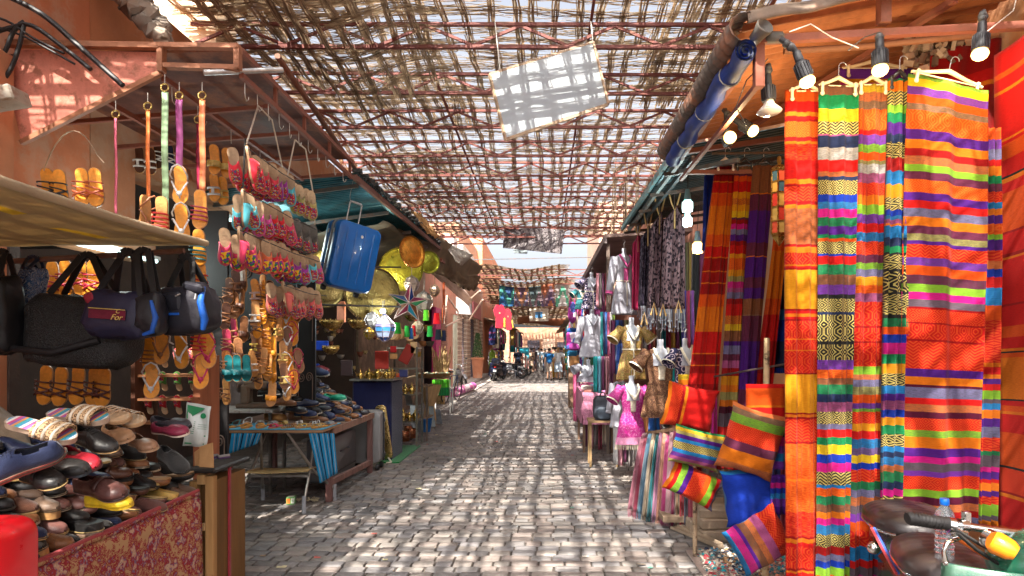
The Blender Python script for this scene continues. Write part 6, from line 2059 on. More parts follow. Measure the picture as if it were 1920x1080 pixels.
t = thing('blue_suitcase', 'bright blue hard shell suitcase hanging from the canopy hook', 'suitcase', at(655, 482, 6.55), local=True, rot=(R(6), R(9), R(46)))
m = MB((.004, .13, .48)); rbox(m, (0, 0, 0), .50, .70, .145, .07); m.v = [(p[0], p[1] - .082, p[2]) for p in m.v]; m.build('front_shell', M_plastic, t, local=True, smooth=35)
m = MB((.004, .12, .45)); rbox(m, (0, 0, 0), .50, .70, .145, .07); m.v = [(p[0], p[1] + .082, p[2]) for p in m.v]; m.build('rear_shell', M_plastic, t, local=True, smooth=35)
m = MB((.004, .11, .42))
for x_ in (-.15, -.05, .05, .15):
    m.box((x_, -.155, 0), (.018, .010, .56), bev=.004)
m.build('shell_rib', M_plastic, t, local=True, smooth=40)
m = MB((.16, .17, .18)); rbox(m, (0, 0, 0), .512, .712, .03, .07); m.build('zip_band', M_plastic, t, local=True, smooth=35)
for s in (-1, 1):
    for z in (-.22, .22): MB((.5, .5, .5)).box((-.253, s * .06, z), (.006, .022, .045), bev=.002).build('stud', M_steel, t, local=True)
MB((.5, .5, .5)).lathe([(0, .004), (.014, .004), (.016, 0)], 14, c=(.02, -.156, .22), rot=(R(90), 0, 0)).build('badge', M_steel, t, local=True)
m = MB((.55, .55, .56))
for s in (-.07, .07): m.tube([(s, .09, .34), (s, .09, .58)], .008, 8)
m.tube([(-.07, .09, .58), (-.06, .09, .60), (.06, .09, .60), (.07, .09, .58)], .013, 8)
m.build('pull_handle', M_steel, t, local=True, smooth=50)
for s in (-1, 1): MB((.02, .02, .02)).lathe([(0, -.02), (.03, -.02), (.034, 0), (.03, .02), (0, .02)], 12, c=(s * .19, .06, -.37), rot=(0, R(90), 0)).build('wheel', M_black, t, local=True, smooth=40)
tag(MB((.5, .45, .4)).tube([at(662, 338, 6.7), at(656, 368, 6.65), at(657, 376, 6.62)], .004, 6).build('wire_hook', M_steel), 'wire hook carrying the blue suitcase', 'hook')

# ================================================= BRASS STALL
def tray(label, px, py, r, Y, tilt, col, spin=0, name='brass_tray', mat=None, rim=None):
    c = at(px, py, Y)
    t = thing(name, label, 'tray', c, local=True, rot=(R(90 + tilt[0]), R(tilt[2] if len(tilt) > 2 else 0), R(tilt[1])), group=None)
    m = MB(col); m.lathe([(0, 0), (r * .25, .004), (r * .3, .0), (r * .62, .003), (r * .66, -.002), (r * .9, .002), (r * .94, .012)], 40)
    m.build('plate', mat or M_brass, t, local=True, smooth=50, solid=.003)
    m = MB(rim or tuple(x * .45 for x in col)); m.lathe([(r * .94, .008), (r * .955, .026), (r, .028), (r * 1.005, .018), (r * .95, .002)], 40); m.build('rim', mat or M_brass, t, local=True, smooth=60)
    return t

M_brassG = pmat('engraved brass', rough=.32, metal=.85, vary=.5, scale=9, bump=.9, bscale=45, rvar=.2)
tray('largest dark brass tray behind the blue suitcase', 698, 552, .355, 8.0, (0, 10), (.42, .30, .09), mat=M_brassG, rim=(.14, .08, .03))
tray('big green gold tray behind the oval copper tray', 752, 505, .30, 8.5, (8, 20), (.42, .42, .05), mat=M_brassG)
tray('green gold tray at the right of the tray cluster', 803, 492, .165, 8.9, (5, 30), (.38, .40, .05), mat=M_brassG)
tray('orange copper tray turned edge on above the star lantern', 771, 473, .215, 8.1, (-5, 52, 8), (.80, .36, .06), mat=M_brassG)
tray('yellow brass tray peeping out left of the blue suitcase', 607, 494, .17, 7.9, (0, 10), (.62, .42, .10), mat=M_brassG)
tray('dark brass tray low behind the blue suitcase at left', 612, 545, .22, 7.8, (0, 10), (.30, .20, .07), mat=M_brassG)
tag(MB((.02, .015, .012)).tube([at(585, 571, 7.6), at(752, 575, 7.6)], .012, 8).build('iron_rail', M_iron), 'black iron rail across the brass stall under the trays', 'rail')
tag(MB((.02, .015, .012)).tube([at(585, 500, 7.8), at(752, 501, 7.8)], .010, 8).build('iron_rail', M_iron), 'black iron rod behind the blue suitcase', 'rail')

def lantern(label, px, py, Y, s, frame, glass, kind='drop', cat='lantern'):
    t = thing('hanging_lantern', label, cat, at(px, py, Y), local=True, rot=(0, 0, rnd.random()))
    prof = [(0, .5), (.04, .46), (.07, .42), (.30, .16), (.33, .08), (.30, -.06), (.22, -.22), (.08, -.34), (0, -.38)] if kind == 'drop' else [(0, .42), (.05, .38), (.24, .26), (.34, .06), (.34, -.06), (.24, -.26), (.05, -.38), (0, -.42)]
    prof = [(r * s, z * s) for r, z in prof]
    n = 8
    m = MB(frame)
    for k in range(n):
        a = 2 * PI * k / n
        for (r0, z0), (r1, z1) in zip(prof, prof[1:]): m.bar((r0 * math.cos(a), r0 * math.sin(a), z0), (r1 * math.cos(a), r1 * math.sin(a), z1), .008 * max(1, s * 2))
    for r, z in prof[2:-1]: m.lathe([(r - .003, z - .004), (r + .006, z - .004), (r + .006, z + .004), (r - .003, z + .004)], n)
    m.tube([(0, 0, prof[0][1]), (0, 0, prof[0][1] + .16)], .004, 5)
    m.build('lantern_frame', M_steel, t, local=True)
    m = MB(); m.lathe([(r * .97, z) for r, z in prof], n)
    for k in range(len(m.c)): m.c[k] = glass[(k * 5 + k // n) % len(glass)]
    m.build('lantern_panes', MATS['stained glass'], t, local=True)
    return t

lantern('pointed glass lantern with blue and white panes beside the green boxes', 721, 618, 7.7, .42, (.45, .36, .40), [(.35, .38, .5), (.05, .12, .4), (.6, .55, .5), (.25, .2, .35), (.05, .2, .4)])
lantern('round silver mesh lantern right of the star', 795, 566, 9.0, .40, (.4, .38, .36), [(.30, .30, .28), (.20, .24, .22), (.4, .36, .32)], 'ball')
lantern('slender silver vase lantern under the copper tray', 772, 533, 8.4, .30, (.4, .36, .34), [(.42, .36, .34), (.30, .26, .25)], 'ball')
lantern('slender silver lantern hanging left of the pointed glass one', 698, 600, 7.7, .26, (.4, .36, .34), [(.42, .38, .34), (.25, .22, .2)], 'ball')
lantern('small amber hanging lamp beside the big tray', 692, 625, 8.2, .22, (.5, .4, .2), [(.7, .5, .06), (.5, .3, .05)], 'ball')
lantern('small brass lantern hanging beyond the fez hats', 815, 545, 9.6, .24, (.5, .35, .2), [(.30, .22, .2), (.42, .3, .26)], 'ball')
lantern('little white net lantern below the star', 783, 615, 8.8, .26, (.6, .55, .45), [(.55, .5, .42), (.42, .38, .3)])
t = thing('star_lantern', 'star shaped stained glass lantern over the brass stall', 'lantern', at(766, 568, 7.9), local=True, rot=(0, R(6), R(15)))
m = MB(); fr = MB((.55, .42, .36))
cs = [tuple(x * .45 for x in q_) for q_ in [(.30, .01, .05), (.01, .10, .30), (.01, .28, .08), (.30, .08, .02), (.28, .01, .05), (.02, .22, .30), (.30, .10, .04), (.01, .30, .10), (.32, .02, .10), (.01, .06, .28)]]
for sd in (-1, 1):
    for k in range(10):
        a0, a1 = PI / 2 + k * PI / 5, PI / 2 + (k + 1) * PI / 5
        r0, r1 = (.27, .105) if k % 2 == 0 else (.105, .27)
        p0, p1, c0 = V((r0 * math.cos(a0), 0, r0 * math.sin(a0))), V((r1 * math.cos(a1), 0, r1 * math.sin(a1))), V((0, sd * .07, 0))
        m.add([c0, p0, p1], [(0, 1, 2)], cs[k])
        fr.bar(p0, p1, .008); fr.bar(c0, p0, .007)
m.build('star_panes', MATS['stained glass'], t, local=True)
fr.build('star_frame', M_steel, t, local=True)

t = thing('led_bulb', 'small bright white lamp shining in front of the big brass tray', 'lamp', at(718, 583, 7.3), local=True)
MB((1, 1, 1)).lathe([(0, .03), (.03, .02), (.035, 0), (.03, -.02), (0, -.03)], 14).build('bulb', M_white, t, local=True, smooth=60)
MB((.05, .05, .05)).tube([(0, 0, .03), (0, 0, .12)], .006, 6).build('holder', M_black, t, local=True)
lamp_light(t, (0, -.08, -.05), 9, (.85, .97, 1.0))
lamp_light(t, (-.2, .9, .25), 9, (1.0, .88, .7), 'added_fill_light')  # added fill light behind the bulb, with no lamp of its own
for i, (p, q, w) in enumerate((((-3.35, 4.15, 2.36), (-3.35, 5.3, 2.36), 8), ((-3.45, 6.6, 3.02), (-3.45, 8.2, 3.05), 10))):
    t = thing('tube_lamp', ('greenish tube lamp glowing above the orange sandals at left', 'greenish tube lamp under the teal canopy')[i], 'lamp', p, local=True)
    L_ = V(q) - V(p)
    MB((1, 1, 1)).tube([(0, 0, 0), tuple(L_)], .016, 10).build('tube', M_white, t, local=True, smooth=60)
    MB((.5, .52, .5)).box(tuple(L_ / 2 + V((-.02, 0, .03))), (.05, L_.y + .1, .03)).build('fitting', M_plastic, t, local=True)
    lamp_light(t, tuple(L_ / 2 + V((.12, 0, -.06))), w, (.85, 1.0, .95), r=.2)
def bowl(label, px, py, Y, r, h, col=(.55, .36, .12), cat='bowl', name='brass_bowl', mat=None, crown=True):
    t = thing(name, label, cat, at(px, py, Y), local=True)
    MB(col).lathe([(0, -h), (r * .35, -h * .95), (r * .75, -h * .6), (r * .97, -h * .1), (r, 0), (r * 1.05, .004), (r * .95, -.004), (r * .7, -h * .5), (0, -h * .85)], 28).build('body', mat or M_brass, t, local=True, smooth=60)
    if crown:
        m = MB(col)
        m.lathe([(r * 1.03, .002), (r * 1.05, .012), (r * 1.0, .03), (r * .97, .012), (r * .97, .002)], 28)
        for k in range(14):
            a = 2 * PI * k / 14; m.bar((r * math.cos(a), r * math.sin(a), .0), (r * math.cos(a), r * math.sin(a), .05), .014, .006)
        m.build('crown_edge', M_brass, t, local=True)
    return t

bowl('wide crowned brass bowl, left of the two under the black rail', 622, 606, 7.8, .14, .10)
bowl('crowned brass bowl, right of the two under the black rail', 672, 605, 7.8, .125, .09)
bowl('smaller crowned brass bowl hanging lower at left', 620, 655, 7.9, .10, .07)
bowl('yellow brass bowl hanging beside the white net lantern', 799, 610, 8.9, .11, .10, crown=False)
bowl('dark bronze bowl hanging behind the star', 771, 592, 8.3, .09, .08, (.35, .2, .08), crown=False)
rs = random.Random(8)
for i in range(26):
    px, py = 585 + rs.random() * 118, 610 + rs.random() * 95
    Y = rs.uniform(8.0, 8.6)
    cc, cn = rs.choice([((.45, .22, .14), 'copper'), ((.5, .4, .2), 'brass'), ((.4, .36, .32), 'silver'), ((.30, .12, .08), 'bronze')])
    bowl('small %s cup hanging in the dark of the brass stall, %s of the cluster' % (cn, ORD[i + 1] if i < 25 else 'last'), px, py, Y, rs.uniform(.03, .055), rs.uniform(.04, .07), cc, 'cup', 'metal_cup', M_brass if cn != 'silver' else M_steel, False)['group'] = 'metal cups hanging in the brass stall'
for i, (x, y, w, h, c, lab) in enumerate([(640, 585, 16, 40, (.62, .25, .16), 'salmon paddle shaped board hanging left in the brass stall'), (603, 648, 26, 18, (.01, .05, .40), 'blue plastic box at the left edge of the brass stall'), (716, 675, 26, 34, (.30, .03, .02), 'dark red cloth hanging behind the brass figures'),
                                          (592, 690, 14, 16, (.01, .05, .35), 'small blue packet low in the brass stall'), (650, 690, 22, 30, (.05, .03, .03), 'dark box at the back of the brass stall')]):
    p = at(x, y, 8.1)
    m = MB(c); m.box(p, (w * 8.1 / F, .04, h * 8.1 / F), bev=.01); tag(m.build('wrapped_good', M_cloth), lab, 'goods')
for i, (x, y, w, c, cn) in enumerate([(744, 616, 17, (.02, .34, .04), 'green'), (763, 622, 11, (.02, .34, .05), 'second green'), (771, 626, 9, (.02, .1, .3), 'blue'), (776, 621, 8, (.55, .01, .02), 'red'), (819, 598, 14, (.65, .008, .02), 'scarlet'), (778, 592, 10, (.6, .01, .03), 'crimson'), (799, 592, 12, (.10, .55, .03), 'lime'), (806, 622, 12, (.02, .35, .06), 'emerald'), (822, 628, 14, (.01, .015, .03), 'black'), (832, 630, 10, (.015, .02, .05), 'navy')]):
    t = thing('fez_hat', '%s felt fez hat hanging in the brass stall, %s from the left' % (cn, ORD[i + 1]), 'hat', at(x, y, 8.3 + .05 * i), local=True, group='felt hats hung in the brass stall')
    r = w * 8.4 / F / 2
    MB(c).lathe([(0, .08), (r * .75, .08), (r, -.07), (r * .9, -.07), (0, .0)], 18).build('crown', M_cloth, t, local=True, smooth=40)
    MB((.02, .02, .02) if i % 2 else (.6, .5, .1)).tube([(0, 0, .08), (r * .8, -.01, .07), (r * 1.05, -.02, -.02)], .003, 5).build('tassel', M_cloth, t, local=True)
t = thing('wooden_fork', 'long red brown wooden fork hanging beyond the brass stall', 'fork', at(832, 565, 9.6), local=True)
m = MB((.30, .06, .02)); m.bar((0, 0, .30), (0, 0, -.06), .035, .012); m.bar((-.018, 0, -.05), (-.022, 0, -.34), .012); m.bar((.018, 0, -.05), (.022, 0, -.34), .012); m.build('handle', M_wood, t, local=True)
t = thing('covered_counter', 'counter covered with dark navy cloth under the brass figures', 'counter', (-2.75, 9.0, 0))
MB((.012, .014, .06)).box((px_x(706, 9.0), 9.1, .57), (.56, .7, 1.14), bev=.02).build('cloth_cover', M_cloth, t)
m = MB((.3, .3, .28)); m.box((px_x(704, 8.9), 8.98, 1.165), (.62, .60, .025)); m.build('tray_top', M_steel, t)
def teapot(label, pos, s, col=(.65, .45, .14), mat=None, group='brass figures and teapots'):
    t = thing('teapot', label, 'teapot', pos, local=True, rot=(0, 0, rnd.random() * 6), group=group)
    m = MB(col); m.lathe([(0, 0), (.035 * s, 0), (.03 * s, .01 * s), (.055 * s, .05 * s), (.045 * s, .09 * s), (.02 * s, .11 * s)], 18); m.build('body', mat or M_brass, t, local=True, smooth=60)
    MB(col).lathe([(.022 * s, .11 * s), (.018 * s, .13 * s), (.004 * s, .15 * s), (.007 * s, .16 * s), (0, .175 * s)], 14).build('lid', mat or M_brass, t, local=True, smooth=60)
    MB(col).tube([(.045 * s, 0, .05 * s), (.075 * s, 0, .07 * s), (.085 * s, 0, .11 * s)], [.010 * s, .007 * s, .004 * s], 8).build('spout', mat or M_brass, t, local=True, smooth=60)
    MB(col).tube([(-.04 * s, 0, .09 * s), (-.08 * s, 0, .09 * s), (-.085 * s, 0, .05 * s), (-.048 * s, 0, .04 * s)], .004 * s, 6).build('handle', mat or M_brass, t, local=True, smooth=60)
    return t

for i in range(12):
    Y = 8.85 + .09 * (i % 3)
    teapot('small brass teapot crowded on the navy counter, %s from the left' % ORD[i + 1], (px_x(676 + i * 5.4, Y), Y, 1.178), rs.uniform(.55, 1.1), rs.choice([(.65, .42, .12), (.5, .34, .1), (.6, .5, .3)]))
t = thing('display_shelf', 'steel and glass shelf unit of souvenirs beside the navy counter', 'shelf', (-2.55, 10.2, 0))
sx0, sx1 = px_x(728, 10.0), px_x(782, 10.0)
for k, z in enumerate((.42, .86, 1.28, 1.62)):
    MB((.20, .19, .16) if k < 3 else (.45, .55, .52)).box(((sx0 + sx1) / 2, 10.2, z), (sx1 - sx0, .45, .02)).build('shelf_board', M_steel if k < 3 else M_plastic, t)
for x in (sx0, sx1):
    for y in (9.98, 10.42): MB((.13, .13, .11)).box((x, y, .82), (.03, .03, 1.64)).build('post', M_iron, t)
t = thing('display_shelf', 'lower wooden rack projecting beside the souvenir shelf', 'shelf', (-2.4, 10.9, 0))
for z in (.40, .95): MB((.24, .16, .1)).box((px_x(778, 10.9), 10.95, z), (.55, .5, .02)).build('shelf_board', M_woodx, t)
for x in (px_x(752, 10.9), px_x(804, 10.9)): MB((.15, .12, .1)).box((x, 10.72, .5), (.03, .03, 1.0)).build('post', M_iron, t)
for i in range(8):
    teapot('brass pot on the lower shelf boards, %s from the left' % ORD[i + 1], (lerp(sx0 + .06, sx1 - .05, i / 7), 10.08 + .05 * (i % 2), .43 if i % 2 else .87), rs.uniform(.8, 1.3), (.6, .42, .14), group='brass pots on the steel shelf')
GD = [((.30, .02, .015), 'dark red book leaning on the souvenir shelf', 764, 664, 20, 36, .5), ((.5, .01, .02), 'red striped box on the souvenir shelf', 738, 655, 12, 12, 0), ((.55, .5, .4), 'cream packet on the souvenir shelf', 722, 668, 9, 22, -.15), ((.15, .35, .36), 'pale blue bottle box on the souvenir shelf', 714, 672, 9, 24, .1),
      ((.55, .28, .12), 'round tan tin lid on the souvenir shelf', 738, 668, 13, 10, 0), ((.60, .40, .22), 'light wooden box at the right of the souvenir shelf', 776, 652, 12, 22, 0), ((.05, .06, .2), 'dark blue case on the middle shelf', 757, 700, 16, 14, 0), ((.6, .08, .03), 'orange red packet on the middle shelf', 747, 707, 7, 14, 0)]
for c, lab, x, y, w, h, r_ in GD:
    p = at(x, y, 10.0); m = MB(c); m.box(p, (w * 10 / F, .06, h * 10 / F), rot=(0, r_, 0), bev=.008); tag(m.build('boxed_good', M_plastic), lab, 'box')
for i in range(9):       # row of tan tambourines on the top
    p = at(712 + i * 8, 628 + 3 * math.sin(i * 2), 9.9 + .04 * i)
    t = thing('tambourine', 'tan skin tambourine stacked above the souvenir shelf, %s from the left' % ORD[i + 1], 'tambourine', p, local=True, rot=(R(90), R(20), R(35 * math.sin(i))), group='tambourines above the shelf')
    r = .07 + .012 * math.sin(i * 2.7)
    MB((.50, .28, .12)).lathe([(r, -.025), (r + .006, -.025), (r + .006, .025), (r, .025), (r, -.025)], 24).build('hoop', M_leatherC, t, local=True, smooth=40)
    MB((.66, .46, .26)).lathe([(0, .0255), (r, .0255)], 24).build('drumhead', M_leatherC, t, local=True)
for i, (x0_, x1_, y0_, y1_, Y, c, lab) in enumerate([(768, 783, 760, 816, 11.4, (.42, .43, .45), 'taller steel sheet leaning on the brass stall'), (778, 792, 770, 812, 11.6, (.30, .31, .33), 'shorter steel sheet behind the taller one'), (803, 815, 762, 800, 12.6, (.20, .21, .22), 'dark metal panel leaning beyond the bucket'), (816, 828, 768, 795, 12.9, (.14, .15, .17), 'smaller dark panel leaning furthest beyond the bucket'), (758, 772, 735, 760, 11.0, (.5, .52, .55), 'bright angled metal sheet on the rack')]):
    a, b_ = at(x1_, y1_, Y), at(x0_, y0_, Y + .12)
    m = MB(c); w = .09
    zf_ = max(0, a.z)
    P = [V((a.x - .10, Y, zf_)), V((a.x + .02, Y, zf_)), V((b_.x + .10, Y + .15, b_.z)), V((b_.x, Y + .15, b_.z))]
    m.add(P, [(0, 1, 2, 3)]); tag(m.build('metal_sheet', M_steel, solid=.008), lab, 'metal sheet')
for i, (x, y, r) in enumerate([(758, 800, .10), (772, 790, .085), (765, 782, .07)]):
    Y = 10.7 + .35 * i
    t = thing('copper_pot', 'dimpled copper pot on the paving below the brass stall, %s one' % ('nearest', 'middle', 'farthest')[i], 'pot', (px_x(x, Y), Y, 0), local=True)
    MB((.50, .20, .10)).lathe([(0, 0), (r * .8, 0), (r, .04), (r * 1.02, .14), (r * .95, .17), (r * .9, .16), (r * .9, .05), (0, .02)], 20).build('body', M_brass, t, local=True, smooth=50)
    MB((.4, .15, .08)).lathe([(r * 1.0, .06), (r * 1.08, .07), (r * 1.0, .08)], 20).build('ring', M_brass, t, local=True)
t = thing('bucket', 'blue plastic bucket standing beside the leaning metal sheets', 'bucket', (px_x(799, 11.9), 11.9, 0), local=True)
MB((.01, .12, .38)).lathe([(0, .01), (.08, 0), (.12, .24), (.13, .24), (.128, .255), (.112, .24), (.075, .02), (0, .015)], 22).build('body', M_plastic, t, local=True, smooth=40)
MB((.5, .5, .5)).tube([(.12 * math.cos(a), -.02, .24 - .10 * math.sin(a)) for a in [PI * k / 8 for k in range(9)]], .004, 5).build('handle', M_steel, t, local=True)
t = thing('gold_tray', 'rounded gold tray leaning against the grey suitcase', 'tray', (px_x(721, 8.75), 8.75, 0))
m = MB((.55, .38, .15)); rbox(m, (px_x(720, 8.75), 8.75, .42), .16, .78, .03, .06, M=Matrix.Rotation(R(-8), 4, 'Y')); m.build('tray_body', M_brass, t, smooth=40)
MB((.6, .55, .45)).tube([(px_x(728, 8.7), 8.7, .06), (px_x(734, 8.6), 8.6, .02), (px_x(726, 8.6), 8.55, .015)], .012, 6).build('cord', M_cloth, t)
m = MB((.01, .18, .05)); m.box((px_x(735, 9.3), 9.35, .012), (.55, 1.5, .02)); tag(m.build('green_mat', M_cloth), 'green mat on the paving below the navy counter', 'mat')
t = thing('produce_table', 'white table with green and yellow plastic crates near the bicycle', 'table', (px_x(832, 15.5), 15.5, 0))
MB((.7, .7, .68)).box((px_x(830, 15.5), 15.5, .62), (.5, .5, .03)).build('tabletop', M_plastic, t)
for dx in (-.22, .22):
    for dy in (-.2, .2): MB((.7, .7, .68)).box((px_x(830, 15.5) + dx, 15.5 + dy, .3), (.03, .03, .6)).build('leg', M_plastic, t)
for i, (c, z, lab) in enumerate((((.10, .5, .03), .75, 'lime crate on the white table near the bicycle'), ((.01, .22, .05), .55, 'dark green crate under the white table top'))):
    m = MB(c); m.box((px_x(828, 15.3), 15.3, z), (.42, .3, .2), bev=.02)
    for k in range(7): m.box((px_x(828, 15.3) - .18 + .06 * k, 15.145, z), (.02, .012, .17), col=tuple(x * .6 for x in c))
    tag(m.build('plastic_crate', M_plastic), lab, 'crate')
t = thing('basket_stand', 'wooden stand with woven baskets in front of the magenta door', 'stand', (px_x(812, 13.6), 13.6, 0))
MB((.50, .32, .16)).lathe([(0, 0), (.16, 0), (.10, .3), (.26, .78), (.24, .78), (0, .7)], 4, c=(px_x(806, 13.4), 13.4, .05)).build('pedestal', M_wood, t)
MB((.30, .22, .14)).box((px_x(805, 13.8), 13.9, .98), (.9, .8, .03)).build('tabletop', M_woodx, t)
for i in range(6):
    x, y = px_x(788 + i * 9, 13.5), 13.45 + .25 * (i % 2)
    t = thing('woven_basket', 'shallow woven basket of goods on the wooden stand, %s from the left' % ORD[i + 1], 'basket', (x, y, 1.0), local=True, group='baskets on the wooden stand')
    MB((.45, .3, .15)).lathe([(0, 0), (.07, 0), (.12, .06), (.125, .065), (.11, .06), (.06, .01), (0, .01)], 18).build('basket', M_canvas, t, local=True, smooth=40)
    m = MB()
    for k in range(26):
        a, r = rs.random() * 6.3, rs.random() * .09
        m.ball((r * math.cos(a), r * math.sin(a), .05 + .03 * rs.random()), .018, 6, col=rs.choice([(.5, .6, .5), (.05, .35, .2), (.7, .65, .5), (.4, .2, .08), (.5, .4, .25)]))
    m.build('contents', M_plastic, t, local=True, smooth=60)
for i, (x, y, c) in enumerate([(782, 633, (.12, .07, .05)), (794, 640, (.35, .14, .05)), (784, 660, (.45, .28, .04)), (806, 640, (.10, .08, .06)), (770, 640, (.35, .22, .12))]):
    bowl('dark beaded ball lamp beside the magenta door, %s of the bunch' % ORD[i + 1], x, y, 11.6, .09, .10, c, 'lamp', 'ball_lamp', M_leatherC, False)
m = MB((.55, .38, .18))
for k in range(40): m.bar((px_x(826, 18) + rnd.uniform(-.12, .12), 18 + rnd.uniform(-.1, .1), 0), (px_x(828, 18) + rnd.uniform(-.3, .3), 18 + rnd.uniform(-.1, .1), 1.4 + rnd.uniform(-.2, .3)), .02)
tag(m.build('reed_bundle', M_reed), 'bundle of straw coloured canes by the brick pier', 'canes')
# ================================================= DRESSES AND MANNEQUINS, right side
M_gold = motif_mat('gold paisley', [(.20, .10, .03), (.34, .24, .07), (.16, .14, .04), (.42, .26, .10), (.22, .12, .05)], 9, kind='scroll', rough=.45, bump=.2)
M_brownp = motif_mat('brown paisley', [(.05, .02, .012), (.14, .06, .03), (.06, .025, .015), (.28, .15, .08)], 16, kind='scroll', rough=.7, bump=.2)
M_pinkp = motif_mat('pink paisley', [(.42, .012, .20), (.34, .015, .16), (.50, .16, .34), (.40, .012, .18), (.24, .03, .14)], 12, kind='scroll', rough=.6, bump=.2)
M_navyd = motif_mat('navy dots', [(.5, .42, .5), (.02, .02, .07), (.02, .02, .07)], 16, kind='rings', rough=.7, bump=.1)
M_lace = motif_mat('mauve lace', [(.02, .012, .02), (.20, .13, .15), (.16, .10, .12)], 40, kind='voronoi', rough=.9, bump=.6)
M_lace2 = motif_mat('dark lace', [(.015, .010, .02), (.09, .07, .10), (.02, .015, .03)], 40, kind='voronoi', rough=.9, bump=.6)
M_white = pmat('white cloth', src=(.36, .36, .42), rough=.85, vary=.06, scale=9, bump=.2, bscale=60)
M_whitec = pmat('white embroidery', src=(.70, .64, .52), rough=.8, vary=.3, scale=60, bump=.8, bscale=90)
M_bust = pmat('mannequin', src=(.34, .36, .42), rough=.4, vary=.05, coat=.2)
M_pinkt = pmat('pink trim', src=(.65, .10, .32), rough=.8, vary=.2, scale=40)

def kaftan(label, px, ytop, ybot, Y, hw_, mat, trim, sleeve=.5, belt=True, yaw=15, long_sleeve=False, bust=True, plain_neck=True, hem=None, cat='dress', fringe=False, name='kaftan'):
    """a dress on a torso form; hw_ = half width at the shoulders in metres"""
    c = at(px, ytop, Y)
    Ht = (ybot - ytop) * Y / F
    t = thing(name, label, cat, c, local=True, rot=(0, 0, R(yaw)))
    seed = px * .1
    prof = [(0, .55, .30), (.03, .85, .36), (.10, 1.0, .45), (.22, .86, .50), (.34, .72, .46), (.46, .66, .42), (.60, .86, .50), (.80, 1.0, .56), (1, 1.10, .60)]
    def P(v):
        for (a, x, d), (b, x2, d2) in zip(prof, prof[1:]):
            if v <= b:
                k = (v - a) / (b - a)
                return lerp(x, x2, k), lerp(d, d2, k)
        return prof[-1][1:]
    def f(u, v):
        w, d = P(v)
        a = 2 * PI * u
        n = .012 * math.sin(a * 7 + seed) * max(0, v - .4) * 2 + .008 * mnoise.noise(V((u * 9, v * 6, seed)))
        x = (w * hw_ + n) * math.cos(a)
        y = (d * hw_ * .62 + n) * math.sin(a)
        z = -v * Ht
        if v < .12:        # V shaped neckline at the front
            z -= .06 * max(0, 1 - abs(x) / (.5 * hw_)) * (1 if y < 0 else .1) * (1 - v / .12)
        return V((x, y, z))
    m = MB(); m.sheet(f, 36, 26); m.build('dress_body', mat, t, local=True, smooth=70, solid=.004)
    for s in (-1, 1):
        m = MB()
        L = Ht * (.62 if long_sleeve else .30)
        A = V((s * hw_ * .80, 0, -.04 * Ht))
        B = A + (V((s * .10, -.02, -L)) if long_sleeve else V((s * hw_ * .75, -.03, -L * .75)))
        r0, r1 = hw_ * .33, hw_ * (.26 if long_sleeve else .46)
        m.tube([A, A.lerp(B, .35), A.lerp(B, .7), B], [r0, r0 * .95, lerp(r0, r1, .7), r1], 14, cap=False)
        m.build('sleeve', mat, t, local=True, smooth=70, solid=.004)
        m = MB(); m.tube([A.lerp(B, .93), B + (B - A) * .01], [lerp(r0, r1, .93) + .004, r1 + .004], 14, cap=False); m.build('cuff', trim, t, local=True, smooth=70)
    if bust:
        m = MB(); m.lathe([(0, .10), (.034, .10), (.040, .095), (.036, .05), (.045, .015), (.09, -.01), (.13, -.05), (.13, -.16), (0, -.18)], 24, sx=hw_ / .20, sy=.62 * hw_ / .20)
        m.build('mannequin_neck', M_bust, t, local=True, smooth=60)
    m = MB()
    def e(u, v):
        w = .020 + .012 * math.sin(v * 40) * .4
        p = f(.75 + (u - .5) * .09, .05 + v * .40)
        return p + V((0, -.006, 0))
    m.sheet(e, 4, 16); m.build('front_embroidery', trim, t, local=True, smooth=60, solid=.003)
    m = MB()
    for s in (-1, 1):
        pts = [V((s * .085 * hw_ / .2, -.02, .008)), V((s * .085 * hw_ / .2, -.07 * hw_ / .2, -.03)), V((s * .05 * hw_ / .2, -.10 * hw_ / .2, -.09)), V((0, -.115 * hw_ / .2, -.15))]
        m.tube(pts, .014, 6)
    m.build('neck_embroidery', trim, t, local=True, smooth=60)
    if belt:
        m = MB(); pts = [f(k / 24, .43) * 1.0 for k in range(25)]
        m.tube([V((p.x * 1.03, p.y * 1.05, p.z)) for p in pts], .008, 6)
        q = f(.75, .43); m.tube([q + V((0, -.01, 0)), q + V((.005, -.02, -.12)), q + V((0, -.03, -.28))], .007, 6); m.ball(q + V((0, -.03, -.30)), (.014, .01, .028), 8)
        m.build('cord_belt', M_whitec, t, local=True, smooth=60)
    if hem is not None:
        m = MB(); m.sheet(lambda u, v: f(u, .88 + .12 * v) * 1.0 + V((0, 0, 0)) + V((.004 * math.cos(2 * PI * u), .006 * math.sin(2 * PI * u), 0)), 36, 3); m.build('hem', hem, t, local=True, smooth=70)
    if fringe:
        m = MB((.40, .34, .26))
        for k in range(60):
            p = f(k / 60, 1); m.bar(p, p + V((rnd.uniform(-.01, .01), 0, -.055)), .004)
        m.build('fringe', M_cloth, t, local=True)
    MB((.5, .5, .5)).tube([(0, 0, .10), (0, 0, .16), (.02, 0, .19), (0, 0, .21), (-.02, 0, .19)], .003, 5).build('hook', M_steel, t, local=True)
    return t

